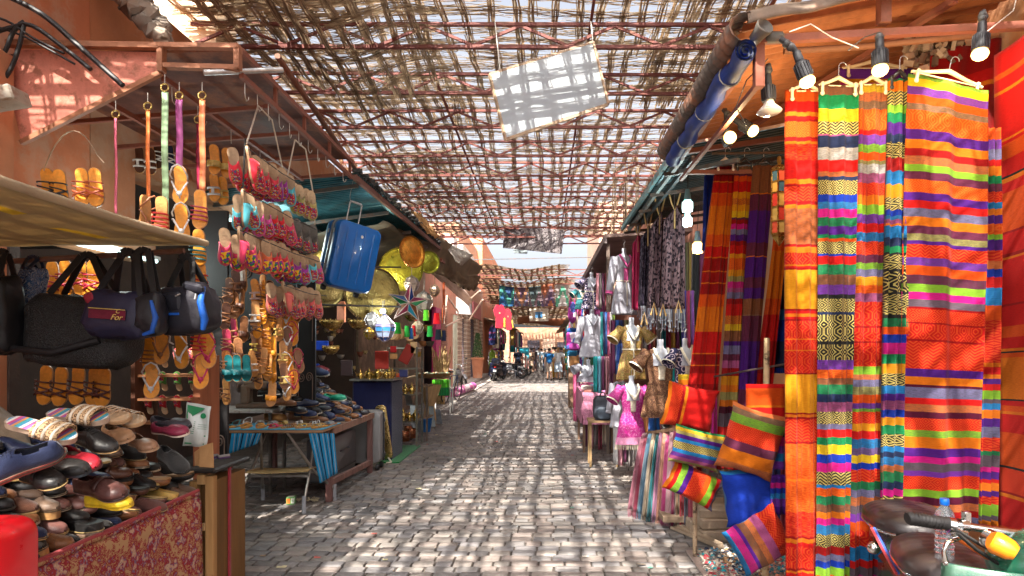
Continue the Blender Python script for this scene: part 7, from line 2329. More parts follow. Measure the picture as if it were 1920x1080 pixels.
kaftan('gold paisley kaftan with white cord belt on a mannequin torso', 1184, 612, 712, 6.9, .155, M_gold, M_whitec)
kaftan('dark brown paisley kaftan with cream neck on a mannequin torso', 1238, 655, 782, 6.1, .170, M_brownp, M_whitec, belt=False, yaw=8, hem=M_brownp)
kaftan('bright pink paisley kaftan with fringed hem, lowest mannequin', 1184, 722, 832, 6.5, .150, M_pinkp, M_whitec, belt=False, fringe=True, hem=pmat('pale pink hem', src=(.62, .25, .42), rough=.8, vary=.3, scale=50))
kaftan('navy dotted kaftan half hidden behind the red blanket', 1284, 654, 760, 5.9, .14, M_navyd, M_whitec, belt=False, yaw=25)
kaftan('pale blue tunic with pink trim hanging beside the red dress', 1170, 480, 590, 7.9, .17, M_white, M_pinkt, long_sleeve=True, yaw=25)
kaftan('white hooded tunic on a hanger in the second dress stall', 1110, 592, 670, 9.8, .19, M_white, M_white, long_sleeve=True, belt=False, yaw=12)
kaftan('small navy spotted dress with white ruffled neck up high', 1109, 522, 580, 10.6, .17, M_navyd, M_white, belt=True, yaw=20)
kaftan('teal short dress behind the spotted one', 1092, 545, 580, 11.5, .14, pmat('teal cloth', src=(.02, .14, .16), rough=.8, vary=.1), M_whitec, bust=False)
kaftan('white blouse on the lowest form beyond the teal scarves', 1103, 686, 716, 9.4, .16, M_white, M_white, belt=False, yaw=10)
kaftan('white shirt hanging behind the pink kaftan', 1160, 716, 800, 7.3, .12, M_white, M_white, long_sleeve=True, belt=False, bust=False, yaw=40)

def long_dress(label, xt, xb, y0, y1, Y, mat, hanger_col=(.58, .38, .16), fringe=True, trim=None, wooden=True):
    t = thing('hanging_dress', label, 'dress', at((xt[0] + xt[1]) / 2, y0, Y))
    wid = (xt[1] - xt[0]) * Y / F
    def f(u, v):
        px = lerp(lerp(xt[0], xt[1], .5 + (u - .5) * min(1, .45 + v * 5)), lerp(xb[0], xb[1], u), v)
        p = at(px, lerp(y0 + 26 * abs(u - .5) * (1 - min(1, v * 6)), y1, v), Y)
        p.y += .035 * math.sin(u * 15 + xt[0]) * (.3 + .7 * v) + .02 * math.sin(u * 31 + v * 2) - .06 * math.sin(PI * u)
        return p
    m = MB(); m.sheet(f, 24, 24, uvs=(wid, 1)); m.build('dress_cloth', mat, t, smooth=70, solid=.004)
    if fringe:
        m = MB()
        for k in range(34):
            p = f(k / 33, 1); q = p + V((rnd.uniform(-.02, .02), rnd.uniform(-.03, .0), -rnd.uniform(.10, .24)))
            c = rnd.choice([(.35, .42, .52), (.5, .5, .55), (.2, .2, .26), (.1, .08, .1)])
            m.bar(p, q, .004, col=c); m.ball(q, .010, 5, col=c)
        m.build('sequin_fringe', M_plastic, t)
    if wooden:
        c = at((xt[0] + xt[1]) / 2, y0, Y - .06)
        m = MB(hanger_col); w = wid * .30
        m.tube([c + V((-w, 0, .16)), c + V((-w * .5, 0, .04)), c + V((0, 0, -.04)), c + V((w * .5, 0, .04)), c + V((w, 0, .16))], .009, 6)
        m.tube([c + V((0, 0, -.04)), c + V((0, 0, -.22))], .009, 6)
        m.build('wooden_hanger', M_leatherC, t, smooth=50)
        MB((.5, .5, .5)).tube([c + V((0, .02, .0)), c + V((0, .02, .26)), c + V((.03, .02, .30)), c + V((0, .02, .33))], .003, 5).build('hook', M_steel, t)
    return t

long_dress('crimson dress with gold wooden trim next to the pale blue tunic', (1186, 1206), (1184, 1206), 438, 582, 7.4, pmat('crimson cloth', src=(.36, .01, .07), rough=.7, vary=.2), fringe=False)
long_dress('dark plum lace dress beside the crimson one', (1202, 1228), (1198, 1226), 425, 574, 7.0, M_lace2)
long_dress('mauve lace dress with sequin fringe, left of the front pair', (1222, 1252), (1214, 1250), 400, 578, 6.6, M_lace)
long_dress('mauve lace dress with sequin fringe, right of the front pair', (1246, 1284), (1240, 1284), 388, 580, 6.3, M_lace)
long_dress('violet satin slip hanging behind the plum lace dress', (1207, 1220), (1206, 1222), 500, 590, 7.8, pmat('violet satin', src=(.24, .12, .34), rough=.4, vary=.15), fringe=False, wooden=False)
for i, (x, y, h) in enumerate(((1226, 572, 26), (1243, 574, 24), (1272, 568, 30), (1208, 590, 18))):
    m = MB((.55, .36, .15)); a = at(x, y, 6.1); m.tube([a + V((-.03, 0, -.10)), a + V((0, 0, .02)), a + V((.03, 0, -.10))], .010, 6)
    tag(m.build('wooden_hanger', M_leatherC, smooth=50), 'tan wooden hanger below the lace dresses, %s from the left' % ('second', 'third', 'fourth', 'first')[i], 'hanger', 'wooden hangers under the lace dresses')

def scarf_row(xs, y0, y1, Y, cols, where, mat=None, group='scarves hanging in rows', name='hanging_scarf', sw=None):
    n = len(cols)
    for i, (c, cn) in enumerate(cols):
        x0 = lerp(xs[0], xs[1], i / n); x1 = lerp(xs[0], xs[1], (i + .96) / n)
        def f(u, v, i=i):
            p = at(lerp(x0, x1, u), lerp(y0, y1 + 5 * math.sin(i * 2.7), v), Y)
            p.y += .03 * math.sin(u * 6 + i) + .012 * math.sin(v * 4 + i)
            return p
        m = MB(c); m.sheet(f, 6, 8)
        o = m.build(name, mat or M_cloth, smooth=70, solid=.005)
        tag(o, '%s scarf hanging %s, %s from the left' % (cn, where, ORD[i + 1]), 'scarf', group)

C_ = dict(grey=(.25, .22, .22), wine=(.25, .02, .05), brick=(.40, .10, .06), teal=(.02, .22, .26), plum=(.16, .03, .10), ochre=(.50, .28, .05), green=(.03, .12, .06), navy=(.02, .03, .12), pink=(.60, .10, .25), rose=(.55, .25, .3), blue=(.03, .12, .42), sky=(.15, .40, .55), cream=(.6, .5, .4), olive=(.22, .2, .09), lime=(.25, .4, .05), purple=(.14, .03, .22), black=(.015, .015, .02), red=(.45, .02, .03), gold=(.5, .35, .1), white=(.65, .64, .64), turquoise=(.01, .32, .34), magenta=(.5, .02, .25))
def cc(s): return [(C_[k], k) for k in s.split()]
scarf_row((1205, 1292), 560, 660, 7.6, cc('grey wine brick grey teal wine ochre plum green black'), 'behind the lace dresses')
scarf_row((1276, 1306), 455, 552, 6.6, cc('olive grey olive gold grey olive'), 'in the upper striped bundle')
scarf_row((1278, 1304), 545, 650, 6.3, [((.04, .03, .20), 'indigo'), ((.30, .02, .07), 'dotted red'), ((.16, .05, .25), 'violet')], 'beside the leaning red blanket')
scarf_row((1126, 1152), 585, 668, 9.2, cc('turquoise navy blue pink white lime'), 'right of the white hooded tunic')
scarf_row((1113, 1150), 668, 735, 8.8, cc('turquoise sky plum rose plum'), 'above the black backpack')
scarf_row((1118, 1145), 512, 576, 10.2, cc('rose grey plum wine cream'), 'in the shade of the plank canopy')
scarf_row((1250, 1300), 690, 790, 6.9, cc('brick turquoise magenta blue navy purple'), 'low behind the brown kaftan')
scarf_row((1145, 1180), 600, 700, 8.3, cc('plum blue navy olive'), 'behind the gold kaftan')
scarf_row((1300, 1345), 470, 720, 6.4, cc('black plum navy black'), 'in the dark behind the leaning blankets')
scarf_row((1290, 1345), 730, 880, 5.6, cc('red wine red magenta'), 'low behind the hanging cushions')
scarf_row((1375, 1480), 780, 1010, 4.6, cc('red wine magenta purple navy wine'), 'low behind the cushion post')
scarf_row((1098, 1160), 735, 838, 9.6, cc('plum rose grey wine cream navy rose plum'), 'reaching the ground behind the black backpack')
scarf_row((1150, 1205), 745, 870, 7.6, cc('white rose plum grey white magenta'), 'reaching the ground behind the pink kaftan')
scarf_row((1075, 1100), 690, 790, 12.5, cc('pink plum cream rose'), 'low on the corner before the draped tables')
for i, (x, y, w, h, Y, c, lab) in enumerate([(1213, 790, 18, 44, 6.6, (.66, .25, .08), 'orange cloth bundle beside the pink kaftan'), (1226, 790, 20, 40, 6.5, (.01, .10, .36), 'royal blue cloth bundle beside the orange one'), (1163, 662, 16, 36, 7.2, (.01, .05, .25), 'navy scarf poking out behind the gold kaftan')]):
    p = at(x, y, Y); m = MB(c)
    m.sheet(lambda u, v: p + V(((u - .5) * w * Y / F * (1 - .3 * (1 - v)), .03 * math.sin(u * 9 + i), (.5 - v) * h * Y / F)), 10, 6)
    tag(m.build('cloth_bundle', M_cloth, smooth=70, solid=.02), lab, 'cloth')
teapot('gold lidded jar standing on the scarf rail', at(1238, 778, 6.2), .55 * 2.0, (.7, .5, .12))['group'] = 'metal jars by the scarves'
t = thing('metal_flask', 'engraved silver flask beside the gold jar', 'flask', at(1249, 812, 6.1), local=True)
MB((.40, .38, .34)).lathe([(0, 0), (.05, 0), (.056, .05), (.056, .12), (.05, .16), (.02, .19), (.015, .21), (0, .21)], 20, sx=1, sy=.5).build('body', M_brass, t, local=True, smooth=60)
MB((.08, .07, .06)).lathe([(0, 0), (.035, .0), (.03, .012)], 16, c=(0, -.028, .09), rot=(R(90), 0, 0)).build('medallion', M_steel, t, local=True)
t = thing('backpack', 'black leather backpack standing on a low stand beyond the mannequins', 'backpack', at(1130, 765, 8.4), local=True)
m = MB((.03, .035, .05)); rbox(m, (0, 0, 0), .26, .34, .18, .08); m.build('body', M_leatherC, t, local=True, smooth=40)
m = MB((.06, .08, .11)); rbox(m, (0, -.10, -.06), .18, .16, .06, .05); m.build('pocket', M_leatherC, t, local=True, smooth=40)
MB((.02, .02, .03)).tube([(-.04, 0, .16), (-.02, 0, .21), (.02, 0, .21), (.04, 0, .16)], .01, 6).build('handle', M_leatherC, t, local=True, smooth=50)
t = thing('low_stand', 'low wooden stand with thin legs under the black backpack', 'stand', (px_x(1130, 8.5), 8.5, 0))
MB((.35, .22, .12)).box((px_x(1130, 8.5), 8.5, .62), (.42, .4, .03)).build('top', M_woodx, t)
for dx in (-.18, .18):
    for dy in (-.16, .16): MB((.3, .2, .1)).box((px_x(1130, 8.5) + dx, 8.5 + dy, .3), (.03, .03, .61)).build('leg', M_wood, t)
t = thing('display_table', 'table covered with pink patterned cloth in the second dress stall', 'table', (px_x(1108, 9.6), 9.9, 0))
m = MB((.55, .22, .34))
m.sheet(lambda u, v: V((lerp(.58, 1.1, u) + .02 * math.sin(v * 9), 9.35 + .02 * math.sin(u * 25) * v, lerp(.92, .45, v))), 20, 6); m.sheet(lambda u, v: V((.58 + .02 * math.sin(u * 30) * v, lerp(9.35, 11, u), lerp(.92, .45, v))), 20, 6); m.box((.84, 10.2, .93), (.52, 1.65, .02))
m.build('pink_cloth', pmat('pink brocade', rough=.7, vary=.5, scale=40), t, smooth=60)
for x in (.62, 1.05):
    for y in (9.5, 10.9): MB((.2, .12, .08)).box((x, y, .45), (.04, .04, .9)).build('leg', M_wood, t)
for i in range(14):
    c = rs.choice([(.6, .12, .3), (.5, .3, .2), (.7, .6, .55), (.3, .12, .1), (.55, .2, .4), (.2, .2, .3)])
    m = MB(c); m.box((.68 + .13 * (i % 3), 9.5 + .28 * (i // 3), .955 + .03 * (i % 2)), (.12, .22, .05 + .03 * (i % 2)), rot=(0, 0, rs.uniform(-.3, .3)), bev=.015)
    tag(m.build('folded_cloth', M_cloth), 'small folded cloth on the pink covered table, %s from the near corner' % ORD[i + 1], 'cloth', 'folded cloths on the pink table')

def simple_bag(label, px, py, w, h, Y, mat, cat='bag', name='cloth_bag', handles=True):
    t = thing(name, label, cat, at(px, py, Y), local=True)
    W, Hh = w * Y / F, h * Y / F
    m = MB(); m.ball((0, 0, 0), (W / 2, W / 3, Hh / 2), 14); m.v = [(p[0] + .04 * W * math.sin(p[2] * 20), p[1], p[2]) for p in m.v]; m.build('body', mat, t, local=True, smooth=70)
    if handles: MB((.55, .05, .25)).tube([(-W * .3, 0, Hh * .4), (0, 0, Hh * 1.1), (W * .3, 0, Hh * .4)], .012, 6).build('handle', M_cloth, t, local=True)
    return t

M_plaid = motif_mat('purple plaid', [(.45, .04, .28), (.06, .08, .30), (.55, .45, .55), (.25, .03, .2), (.08, .12, .4)], 7, kind='voronoi', stretch=(1, 1, 1), bump=.1)
simple_bag('magenta plaid cloth bag hanging high at the third stall', 1073, 586, 17, 42, 13, M_plaid)
for i, (x, y, w, h, c, lab) in enumerate([(1074, 640, 24, 34, None, 'magenta and blue plaid cloth hung below the bag'), (1073, 622, 20, 14, (.02, .10, .35), 'blue printed cloth above the plaid'), (1073, 662, 20, 12, (.03, .2, .4), 'blue folded bag under the plaid')]):
    p = at(x, y, 13 + .2 * i); m = MB(c or (1, 1, 1)); m.box(p, (w * 13 / F, .10, h * 13 / F), bev=.03); tag(m.build('hung_cloth', M_plaid if c is None else M_cloth), lab, 'cloth')
t = thing('wicker_basket', 'orange wicker basket on the paving beyond the third stall', 'basket', (px_x(1079, 17), 17, 0), local=True)
MB((.55, .28, .12)).lathe([(0, 1.12), (.17, 1.12), (.19, 1.42), (.2, 1.44), (.17, 1.42), (.15, 1.14), (0, 1.14)], 20).build('body', M_canvas, t, local=True, smooth=40)
MB((.2, .12, .08)).box((0, 0, .55), (.4, .4, 1.1), bev=.02).build('plinth', M_wood, t, local=True)

# ================================================= FURTHER STALLS: rails of clothes both sides
def clothes_rail(where, x, y0, y1, z, n, length, seed, side):
    rr = random.Random(seed)
    tag(MB((.2, .16, .14)).tube([(x, y0 - .2, z + .05), (x, y1 + .2, z + .05)], .02, 6).build('clothes_rail', M_iron), 'long clothes rail %s' % where, 'rail')
    for i in range(n):
        y = lerp(y0, y1, i / max(1, n - 1))
        k = rr.choice(list(C_))
        c = C_[k]
        L = length * rr.uniform(.75, 1.15)
        w = .42 * rr.uniform(.8, 1.1)
        ang = rr.uniform(-.6, .6)
        t = MB(c)
        xo = rr.uniform(-.05, .05)
        def f(u, v):
            s = (u - .5) * w * min(1, .35 + v * 4)
            return V((x + xo + s * math.cos(ang) + .02 * math.sin(v * 5 + i), y + s * math.sin(ang) + .03 * math.sin(u * 12 + i), z - v * L - .10 * abs(u - .5) * (v < .1)))
        c2_ = C_[rr.choice(list(C_))]
        bandf = rr.random() < .4
        t.sheet(f, 12, 12, colf=(lambda u, v: c2_ if bandf and int(v * 12) % 4 == 0 else c))
        tag(t.build('hanging_garment', M_cloth, smooth=70, solid=.01), '%s garment %s, %s from the near end' % (k, where, ORD[i + 1] if i < 25 else 'last'), 'garment', 'garments hung %s' % where)

clothes_rail('on the third right stall', 1.02, 11.5, 16.5, 2.9, 16, 1.0, 1, 1)
clothes_rail('low on the third right stall', 1.12, 11.8, 16.5, 1.75, 14, .95, 2, 1)
clothes_rail('on the fourth right stall', 1.15, 17.5, 23.5, 2.8, 16, 1.0, 3, 1)
clothes_rail('low on the fourth right stall', 1.2, 17.6, 23.5, 1.7, 14, .95, 4, 1)
clothes_rail('on the fifth right stall', 1.3, 24.5, 35, 2.9, 18, 1.2, 5, 1)
clothes_rail('low on the fifth right stall', 1.35, 25, 35, 1.6, 14, 1.0, 6, 1)
clothes_rail('before the far crowd at right', 1.9, 37, 52, 2.9, 18, 1.6, 7, 1)
clothes_rail('above the dark scooter', -2.75, 33, 41, 2.9, 20, 1.2, 8, -1)
clothes_rail('behind the parked scooters', -2.9, 34, 42, 1.6, 16, 1.1, 9, -1)
clothes_rail('before the far crowd at left', -2.3, 44, 58, 3.1, 18, 1.6, 10, -1)
for i, (x, y, w, d, h, c, lab) in enumerate([(1.5, 13.9, .7, 4.6, .75, (.42, .25, .3), 'table draped in rose cloth under the third stall'), (1.6, 20, .7, 5.5, .7, (.3, .2, .3), 'table draped in mauve cloth under the fourth stall'), (1.75, 30, .7, 9, .7, (.25, .15, .15), 'long dark draped table of the fifth stall')]):
    m = MB(c); m.box((x, y, h / 2), (w, d, h), bev=.03)
    tag(m.build('draped_table', M_cloth), lab, 'table')
for i in range(18):
    y = 11.9 + i * .62
    k = rs.choice(list(C_))
    m = MB(C_[k]); m.box((1.32 + rs.uniform(-.08, .08), y, .83), (.25, .3, .12 + .06 * rs.random()), rot=(0, 0, rs.uniform(-.4, .4)), bev=.03)
    if 16.3 < y < 17.2: continue
    tag(m.build('folded_cloth', M_cloth), '%s folded clothes stacked on the draped tables, %s from the near end' % (k, ORD[i + 1]), 'clothes', 'folded clothes on the draped tables')

def tshirt(label, p, w, h, col, yaw, name='football_shirt'):
    t = thing(name, label, 'shirt', p, local=True, rot=(0, R(12 * math.sin(p[0] * 9)), R(yaw)), group='red shirts hung under the far roof')
    ol = [(-.5, -1), (.5, -1), (.48, -.42), (.62, -.52), (.85, -.25), (.5, .0), (.16, .02), (0, -.07), (-.16, .02), (-.5, 0), (-.85, -.25), (-.62, -.52), (-.48, -.42)]
    m = MB(col)
    m.prism([(x * w / 2, y * h) for x, y in ol], .04, Matrix.Rotation(R(90), 4, 'X')); m.build('shirt', M_cloth, t, local=True)
    MB((.40, .25, .15)).lathe([(0, .002), (.06 * w, .002)], 12, c=(-.0, -.045, -.35 * h), rot=(R(90), 0, 0)).build('crest', M_cloth, t, local=True)
    MB((.7, .45, .05)).box((.35 * w, -.045, -.75 * h), (.10 * w, .006, .4 * h)).build('yellow_stripe', M_cloth, t, local=True)
    return t

tshirt('large red shirt with pale crest, nearest under the far roof', at(936, 572, 24), .62, .9, (.40, .01, .03), 32)
tshirt('red shirt with yellow stripe behind the crested one', at(949, 580, 25), .6, .85, (.36, .01, .03), 50)
def flat_panel(label, corners, col, cat, name, th=.02, frame=None, mat=None, motif=None):
    a, b_, c, d = [V(p) for p in corners]
    t = thing(name, label, cat, (a + b_ + c + d) / 4)
    m = MB(col); m.sheet(lambda u, v: a.lerp(b_, u).lerp(d.lerp(c, u), v), 10, 8, colf=motif)
    m.build('panel', mat or M_plastic, t, solid=th)
    if frame:
        m = MB(frame)
        n = (b_ - a).cross(d - a).normalized() * .012
        for p, q in ((a, b_), (b_, c), (c, d), (d, a)): m.bar(p, q, .022, .03)
        m.build('frame', M_iron, t)
    return t

M_board = pmat('milky panel', src=(.66, .70, .74), rough=.45, vary=.10, scale=1.5, bump=.05, translucent=.72)
ym = 6.15
flat_panel('large tilted white panel hanging under the reed roof', [at(918, 140, 6.30), at(1112, 80, 6.25), at(1140, 196, 5.95), at(948, 262, 5.98)], (.5, .5, .5), 'panel', 'tilted_signboard', .012, (.42, .30, .20), M_board)
for i, (a, b_) in enumerate((((938, 138, 6.3), (928, 40, 6.4)), ((1112, 82, 6.25), (1108, 40, 6.3)))):
    tag(MB((.75, .72, .65)).tube([at(*a), at(*b_)], .006, 6).build('cord', M_cloth), ('left', 'right')[i] + ' white cord tying the tilted panel to the roof', 'cord')
def ph(u, v):
    k = int(u * 10) % 4
    return [(.20, .17, .17), (.34, .31, .31), (.16, .13, .14), (.42, .38, .38)][(k + int(v * 8) // 3) % 4]
flat_panel('faded grey photo banner hanging at the far end of the reed roof', [at(945, 420, 17.5), at(1059, 432, 17.3), at(1053, 476, 17.5), at(943, 465, 17.7)], (.3, .27, .27), 'banner', 'photo_banner', .012, None, motif_mat('faded photo', [(.14, .12, .13), (.34, .31, .32), (.20, .17, .18), (.42, .39, .39), (.10, .08, .09)], 1.6, kind='scroll', bump=0))
flat_panel('small grey board hung below the photo banner', [at(962, 467, 18.6), at(989, 467, 18.6), at(989, 476, 18.6), at(963, 475, 18.6)], (.32, .38, .4), 'banner', 'photo_banner', .03)
PC = [[tuple(v * .55 for v in q) for q in r_] for r_ in [[(.05, .12, .3), (.1, .4, .35), (.05, .2, .45)], [(.2, .12, .2), (.5, .25, .15), (.2, .2, .3)], [(.08, .12, .14), (.15, .2, .2), (.3, .2, .25)], [(.5, .18, .1), (.3, .2, .25), (.15, .1, .2)], [(.5, .45, .45), (.15, .5, .35), (.7, .7, .7)]]]
for i, (x0_, x1_) in enumerate(((936, 964), (965, 990), (991, 1014), (1015, 1040), (1042, 1066))):
    cs = PC[i]
    flat_panel(('blue and teal', 'brown and orange', 'dark green', 'orange and violet', 'pale green and white')[i] + ' printed banner hung across the far roof', [at(x0_, 532, 30), at(x1_, 531, 30), at(x1_, 574, 30), at(x0_, 575, 30)], cs[0], 'banner', 'printed_banner', .02, None, M_cloth,
               lambda u, v, cs=cs: cs[int(v * 2.9 + .8 * math.sin(u * 7 + i)) % 3])
flat_panel('white framed sign with a blue picture over the lane end', [at(993, 579, 38), at(1028, 579, 38), at(1028, 602, 38), at(993, 602, 38)], (.6, .55, .5), 'sign', 'framed_sign', .05, (.7, .65, .6), None, lambda u, v: (.08, .25, .5) if .3 < u < .7 and .25 < v < .75 else (.6, .55, .45))
flat_panel('tall poster board with turquoise picture standing by the lane', [at(967, 652, 36), at(992, 652, 36), at(991, 693, 36), at(966, 690, 36)], (.5, .55, .5), 'poster', 'poster_board', .04, (.75, .75, .75), None, lambda u, v: (.02, .30, .40) if v < .35 + .1 * math.sin(u * 8) else ((.55, .5, .45) if int(u * 9) % 2 else (.3, .12, .1)))
m = MB((.45, .22, .14)); m.sheet(lambda u, v: V((lerp(-2.0, 2.4, u), lerp(46, 47, v), 4.0 - .5 * math.sin(v * 2) + .12 * math.sin(u * 7))), 16, 6)
tag(m.build('roof_drape', M_canvas, smooth=60, solid=.03), 'terracotta drape sagging from the roof over the far crowd', 'drape')
for i, z in enumerate((4.6, 3.9)):
    m = MB((.10, .10, .11)); m.bar((-3.4, 20 + 2 * i, z + .9), (1.7, 20 + 2 * i, z + 1.0), .03)
    tag(m.build('roof_bar', M_iron), ('upper', 'lower')[i] + ' thin bar spanning the open sky gap at the right', 'bar')
t = thing('awning_frame', 'folded white awning frame sticking out over the tiled shop', 'awning frame', (-3.0, 22, 3.4))
m = MB((.6, .45, .35))
for a, b_ in (((868, 597, 24), (838, 555, 21)), ((838, 555, 21), (833, 608, 20)), ((868, 596, 24), (836, 612, 20)), ((880, 600, 25), (905, 562, 22)), ((900, 545, 22), (866, 575, 24))): m.bar(at(*a), at(*b_), .05)
m.build('frame', M_iron, t)
m = MB((.6, .56, .55)); m.sheet(lambda u, v: at(lerp(855, 884, u), lerp(556 + 14 * u, 588 + 2 * u, v), 23), 8, 4); m.build('valance', M_canvas, t, solid=.02)
t = thing('plant_pot', 'tall terracotta pot with a slender green shrub at the shop step', 'plant', (-3.3, 30.5, .18))
MB((.55, .22, .12)).lathe([(0, 0), (.22, 0), (.30, .9), (.34, .92), (.34, 1.02), (.28, 1.0), (0, .95)], 20, c=(-3.3, 30.5, .18)).build('pot', M_plaster, t, smooth=50)
m = MB()
for k in range(700):
    h = rnd.random(); a = rnd.random() * 6.3; r = .32 * (1 - .7 * h) * rnd.random() ** .5
    c = (-3.3 + r * math.cos(a), 30.5 + r * math.sin(a), 1.15 + h * 1.25)
    m.box(c, (.07, .006, .03), rot=(rnd.random() * 3, rnd.random() * 3, rnd.random() * 3), col=rnd.choice([(.05, .12, .03), (.08, .17, .05), (.04, .08, .03)]))
m.build('foliage', M_cloth, t)
# ================================================= MOPED, bottom right
M_gloss = pmat('black vinyl seat', src=(.030, .020, .019), rough=.38, vary=.35, scale=9, coat=.15, bump=.12, bscale=14)
M_green = pmat('green enamel', src=(.008, .09, .05), rough=.28, vary=.15, scale=5, coat=.5, wear=(.10, .12, .10), wamt=.35, wscale=8)
M_chrome = pmat('chrome', src=(.72, .72, .72), rough=.14, metal=1, vary=.15, scale=20, rvar=.08)
M_amber = pmat('amber lens', src=(.85, .24, .01), rough=.22, vary=.06, coat=.5)

def ring_wheel(t, c, r, ax='x', name='wheel', tube=.045, col=(.02, .02, .02)):
    rot = (0, R(90), 0) if ax == 'x' else (R(90), 0, 0)
    w = thing(name, None, None, c, local=True); w.parent = t
    del_keys = [k for k in ('label', 'category') if k in w]
    for k in del_keys: del w[k]
    m = MB(col)
    prof = [(r - tube + tube * math.cos(a), tube * math.sin(a)) for a in [2 * PI * k / 10 for k in range(11)]]
    m.lathe(prof, 32, rot=rot); m.build('tyre', M_black, w, local=True, smooth=60)
    m = MB((.5, .5, .5)); m.lathe([(r - 2 * tube, -.015), (r - 2 * tube + .012, 0), (r - 2 * tube, .015)], 32, rot=rot)
    mr = Euler(rot).to_matrix()
    for k in range(14):
        a = 2 * PI * k / 14; m.tube([mr @ V((.02 * math.cos(a + .4), .02 * math.sin(a + .4), 0)), mr @ V(((r - 2 * tube) * math.cos(a), (r - 2 * tube) * math.sin(a), 0))], .003, 4)
    m.ball((0, 0, 0), .035, 8); m.build('rim', M_chrome, w, local=True, smooth=50)
    return w

t = thing('moped', 'green moped with two-part black seat, chrome bars and orange indicator, in the near corner', 'moped', (1.55, 2.4, 0))
def seat(c, L, W, yaw, z, name, k=0):
    m = MB()
    ca, sa = math.cos(yaw), math.sin(yaw)
    def f(u, v):
        a = PI * (u - .0)
        y = (v - .5) * L
        w = W / 2 * (1 - abs(2 * v - 1) ** 3.2) ** .42 * (1 - .18 * v if k else .86 + .14 * v)
        x = -math.cos(a) * w
        h = .085 * max(0, math.sin(a)) ** .55 * (1 - abs(2 * v - 1) ** 4) ** .5 + .0022 * math.sin(v * 60) * math.sin(a) ** 2
        return V((c[0] + x * ca - y * sa, c[1] + x * sa + y * ca, z + h))
    m.sheet(f, 24, 40); m.build(name, M_gloss, t, smooth=70, solid=.01)
    pts = [f(0, v / 20) for v in range(1, 20)] + [f(1, v / 20) for v in range(19, 0, -1)]
    MB().tube(pts + [pts[0]], .008, 6, col=(1, 1, 1)).build('chrome_trim', M_chrome, t, smooth=60)
seat((1.51, 2.34), .46, .33, R(-14), .775, 'front_seat', 1)
seat((1.66, 2.80), .42, .36, R(-16), .80, 'rear_seat')
m = MB(); m.box((1.60, 2.55, .72), (.28, .85, .10), rot=(0, 0, R(-16)), bev=.03); m.box((1.62, 2.6, .50), (.24, .7, .36), rot=(0, 0, R(-16)), bev=.06); m.build('body', M_green, t, smooth=50)
m = MB(); m.sheet(lambda u, v: V((1.46 + (u - .5) * .42 * (1 - .25 * v), 1.93 + .10 * math.cos((u - .5) * PI) * -1 + .10 * v, lerp(.93, .25, v))), 14, 10); m.build('leg_shield', M_green, t, smooth=60, solid=.01)
m = MB()
m.ball((1.585, 1.92, .93), (.185, .14, .105), 24); m.ball((1.53, 1.82, .90), (.09, .08, .09), 18)
m.build('headlamp_nacelle', M_green, t, smooth=70)
m = MB(); m.lathe([(0, .012), (.05, .010), (.075, 0), (.07, -.02)], 24, c=(1.53, 1.745, .90), rot=(R(90), 0, 0)); m.build('headlamp', M_chrome, t, smooth=60)
m = MB((.55, .52, .42)); m.box((1.56, 2.13, .70), (.22, .18, .12), rot=(.3, 0, R(-10)), bev=.04); m.build('cream_panel', M_plastic, t, smooth=50)
g0, g1 = at(1706, 972, 2.0), at(1775, 990, 1.98)
h = MB(); h.tube([at(1708, 972, 2.0), at(1790, 984, 1.98), at(1850, 992, 1.96), V((1.62, 1.96, 1.0)), V((1.82, 2.02, 1.02))], .013, 10, col=(1, 1, 1)); h = h.build('handlebar', M_chrome, t, smooth=60)
m = MB((.018, .016, .016)); m.tube([at(1700, 971, 2.0), at(1703, 971, 2.0), at(1772, 981, 1.985), at(1776, 982, 1.985)], [.017, .021, .021, .023], 14)
for k in range(9):
    p = at(1708 + k * 7, 972 + k * 1.05, 2.0 - k * .0017); m.tube([p, p + (g1 - g0).normalized() * .005], .0225, 14)
m.build('grip', M_black, h, smooth=40)
m = MB(); m.tube([at(1778, 984, 1.985), at(1790, 986, 1.98)], .026, 14); m.tube([at(1798, 985, 1.98), at(1812, 986, 1.98)], .022, 14); m.box(at(1812, 972, 1.98), (.022, .022, .045), bev=.003); m.box(at(1800, 1000, 1.97), (.05, .025, .03), rot=(0, .2, 0), bev=.006)
m.build('switch_clamp', M_chrome, h, smooth=40)
m = MB(); m.tube([at(1808, 1006, 1.96), at(1790, 1012, 1.92), at(1776, 1018, 1.90), at(1769, 1034, 1.90), at(1772, 1052, 1.90)], [.008, .008, .007, .007, .009], 8); m.ball(at(1773, 1055, 1.90), .010, 8)
m.build('brake_lever', M_chrome, h, smooth=60)
for k, pts in enumerate([[(1795, 1000), (1830, 1030), (1880, 1062)], [(1790, 992), (1840, 1022), (1900, 1050)], [(1700 + 95, 1010), (1850, 1046), (1895, 1060)]]):
    MB(((.015, .015, .015), (.03, .03, .03), (.65, .14, .02))[k]).tube([at(x, y, 1.90 + .02 * k) for x, y in pts], .006, 6).build('cable', M_black, t, smooth=60)
i_ = MB((.7, .7, .7)); i_.tube([at(1850, 1008, 1.9), at(1862, 1014, 1.88)], .03, 16); i_.build('indicator_base', M_chrome, t, smooth=40)
m = MB(); a, b_ = at(1860, 1014, 1.88), at(1906, 1038, 1.84); m.tube([a, a.lerp(b_, .15), a.lerp(b_, .75), b_, b_ + (b_ - a) * .02], [.032, .036, .032, .022, .004], 20); m.build('indicator', M_amber, t, smooth=50)
m = MB(); m.ball(at(1638, 1027, 2.72), (.028, .028, .028), 14); m.build('rear_indicator', M_chrome, t, smooth=60)
MB((.4, .4, .4)).tube([at(1638, 1027, 2.72), V((1.56, 2.75, .72))], .008, 6).build('indicator_stalk', M_chrome, t)
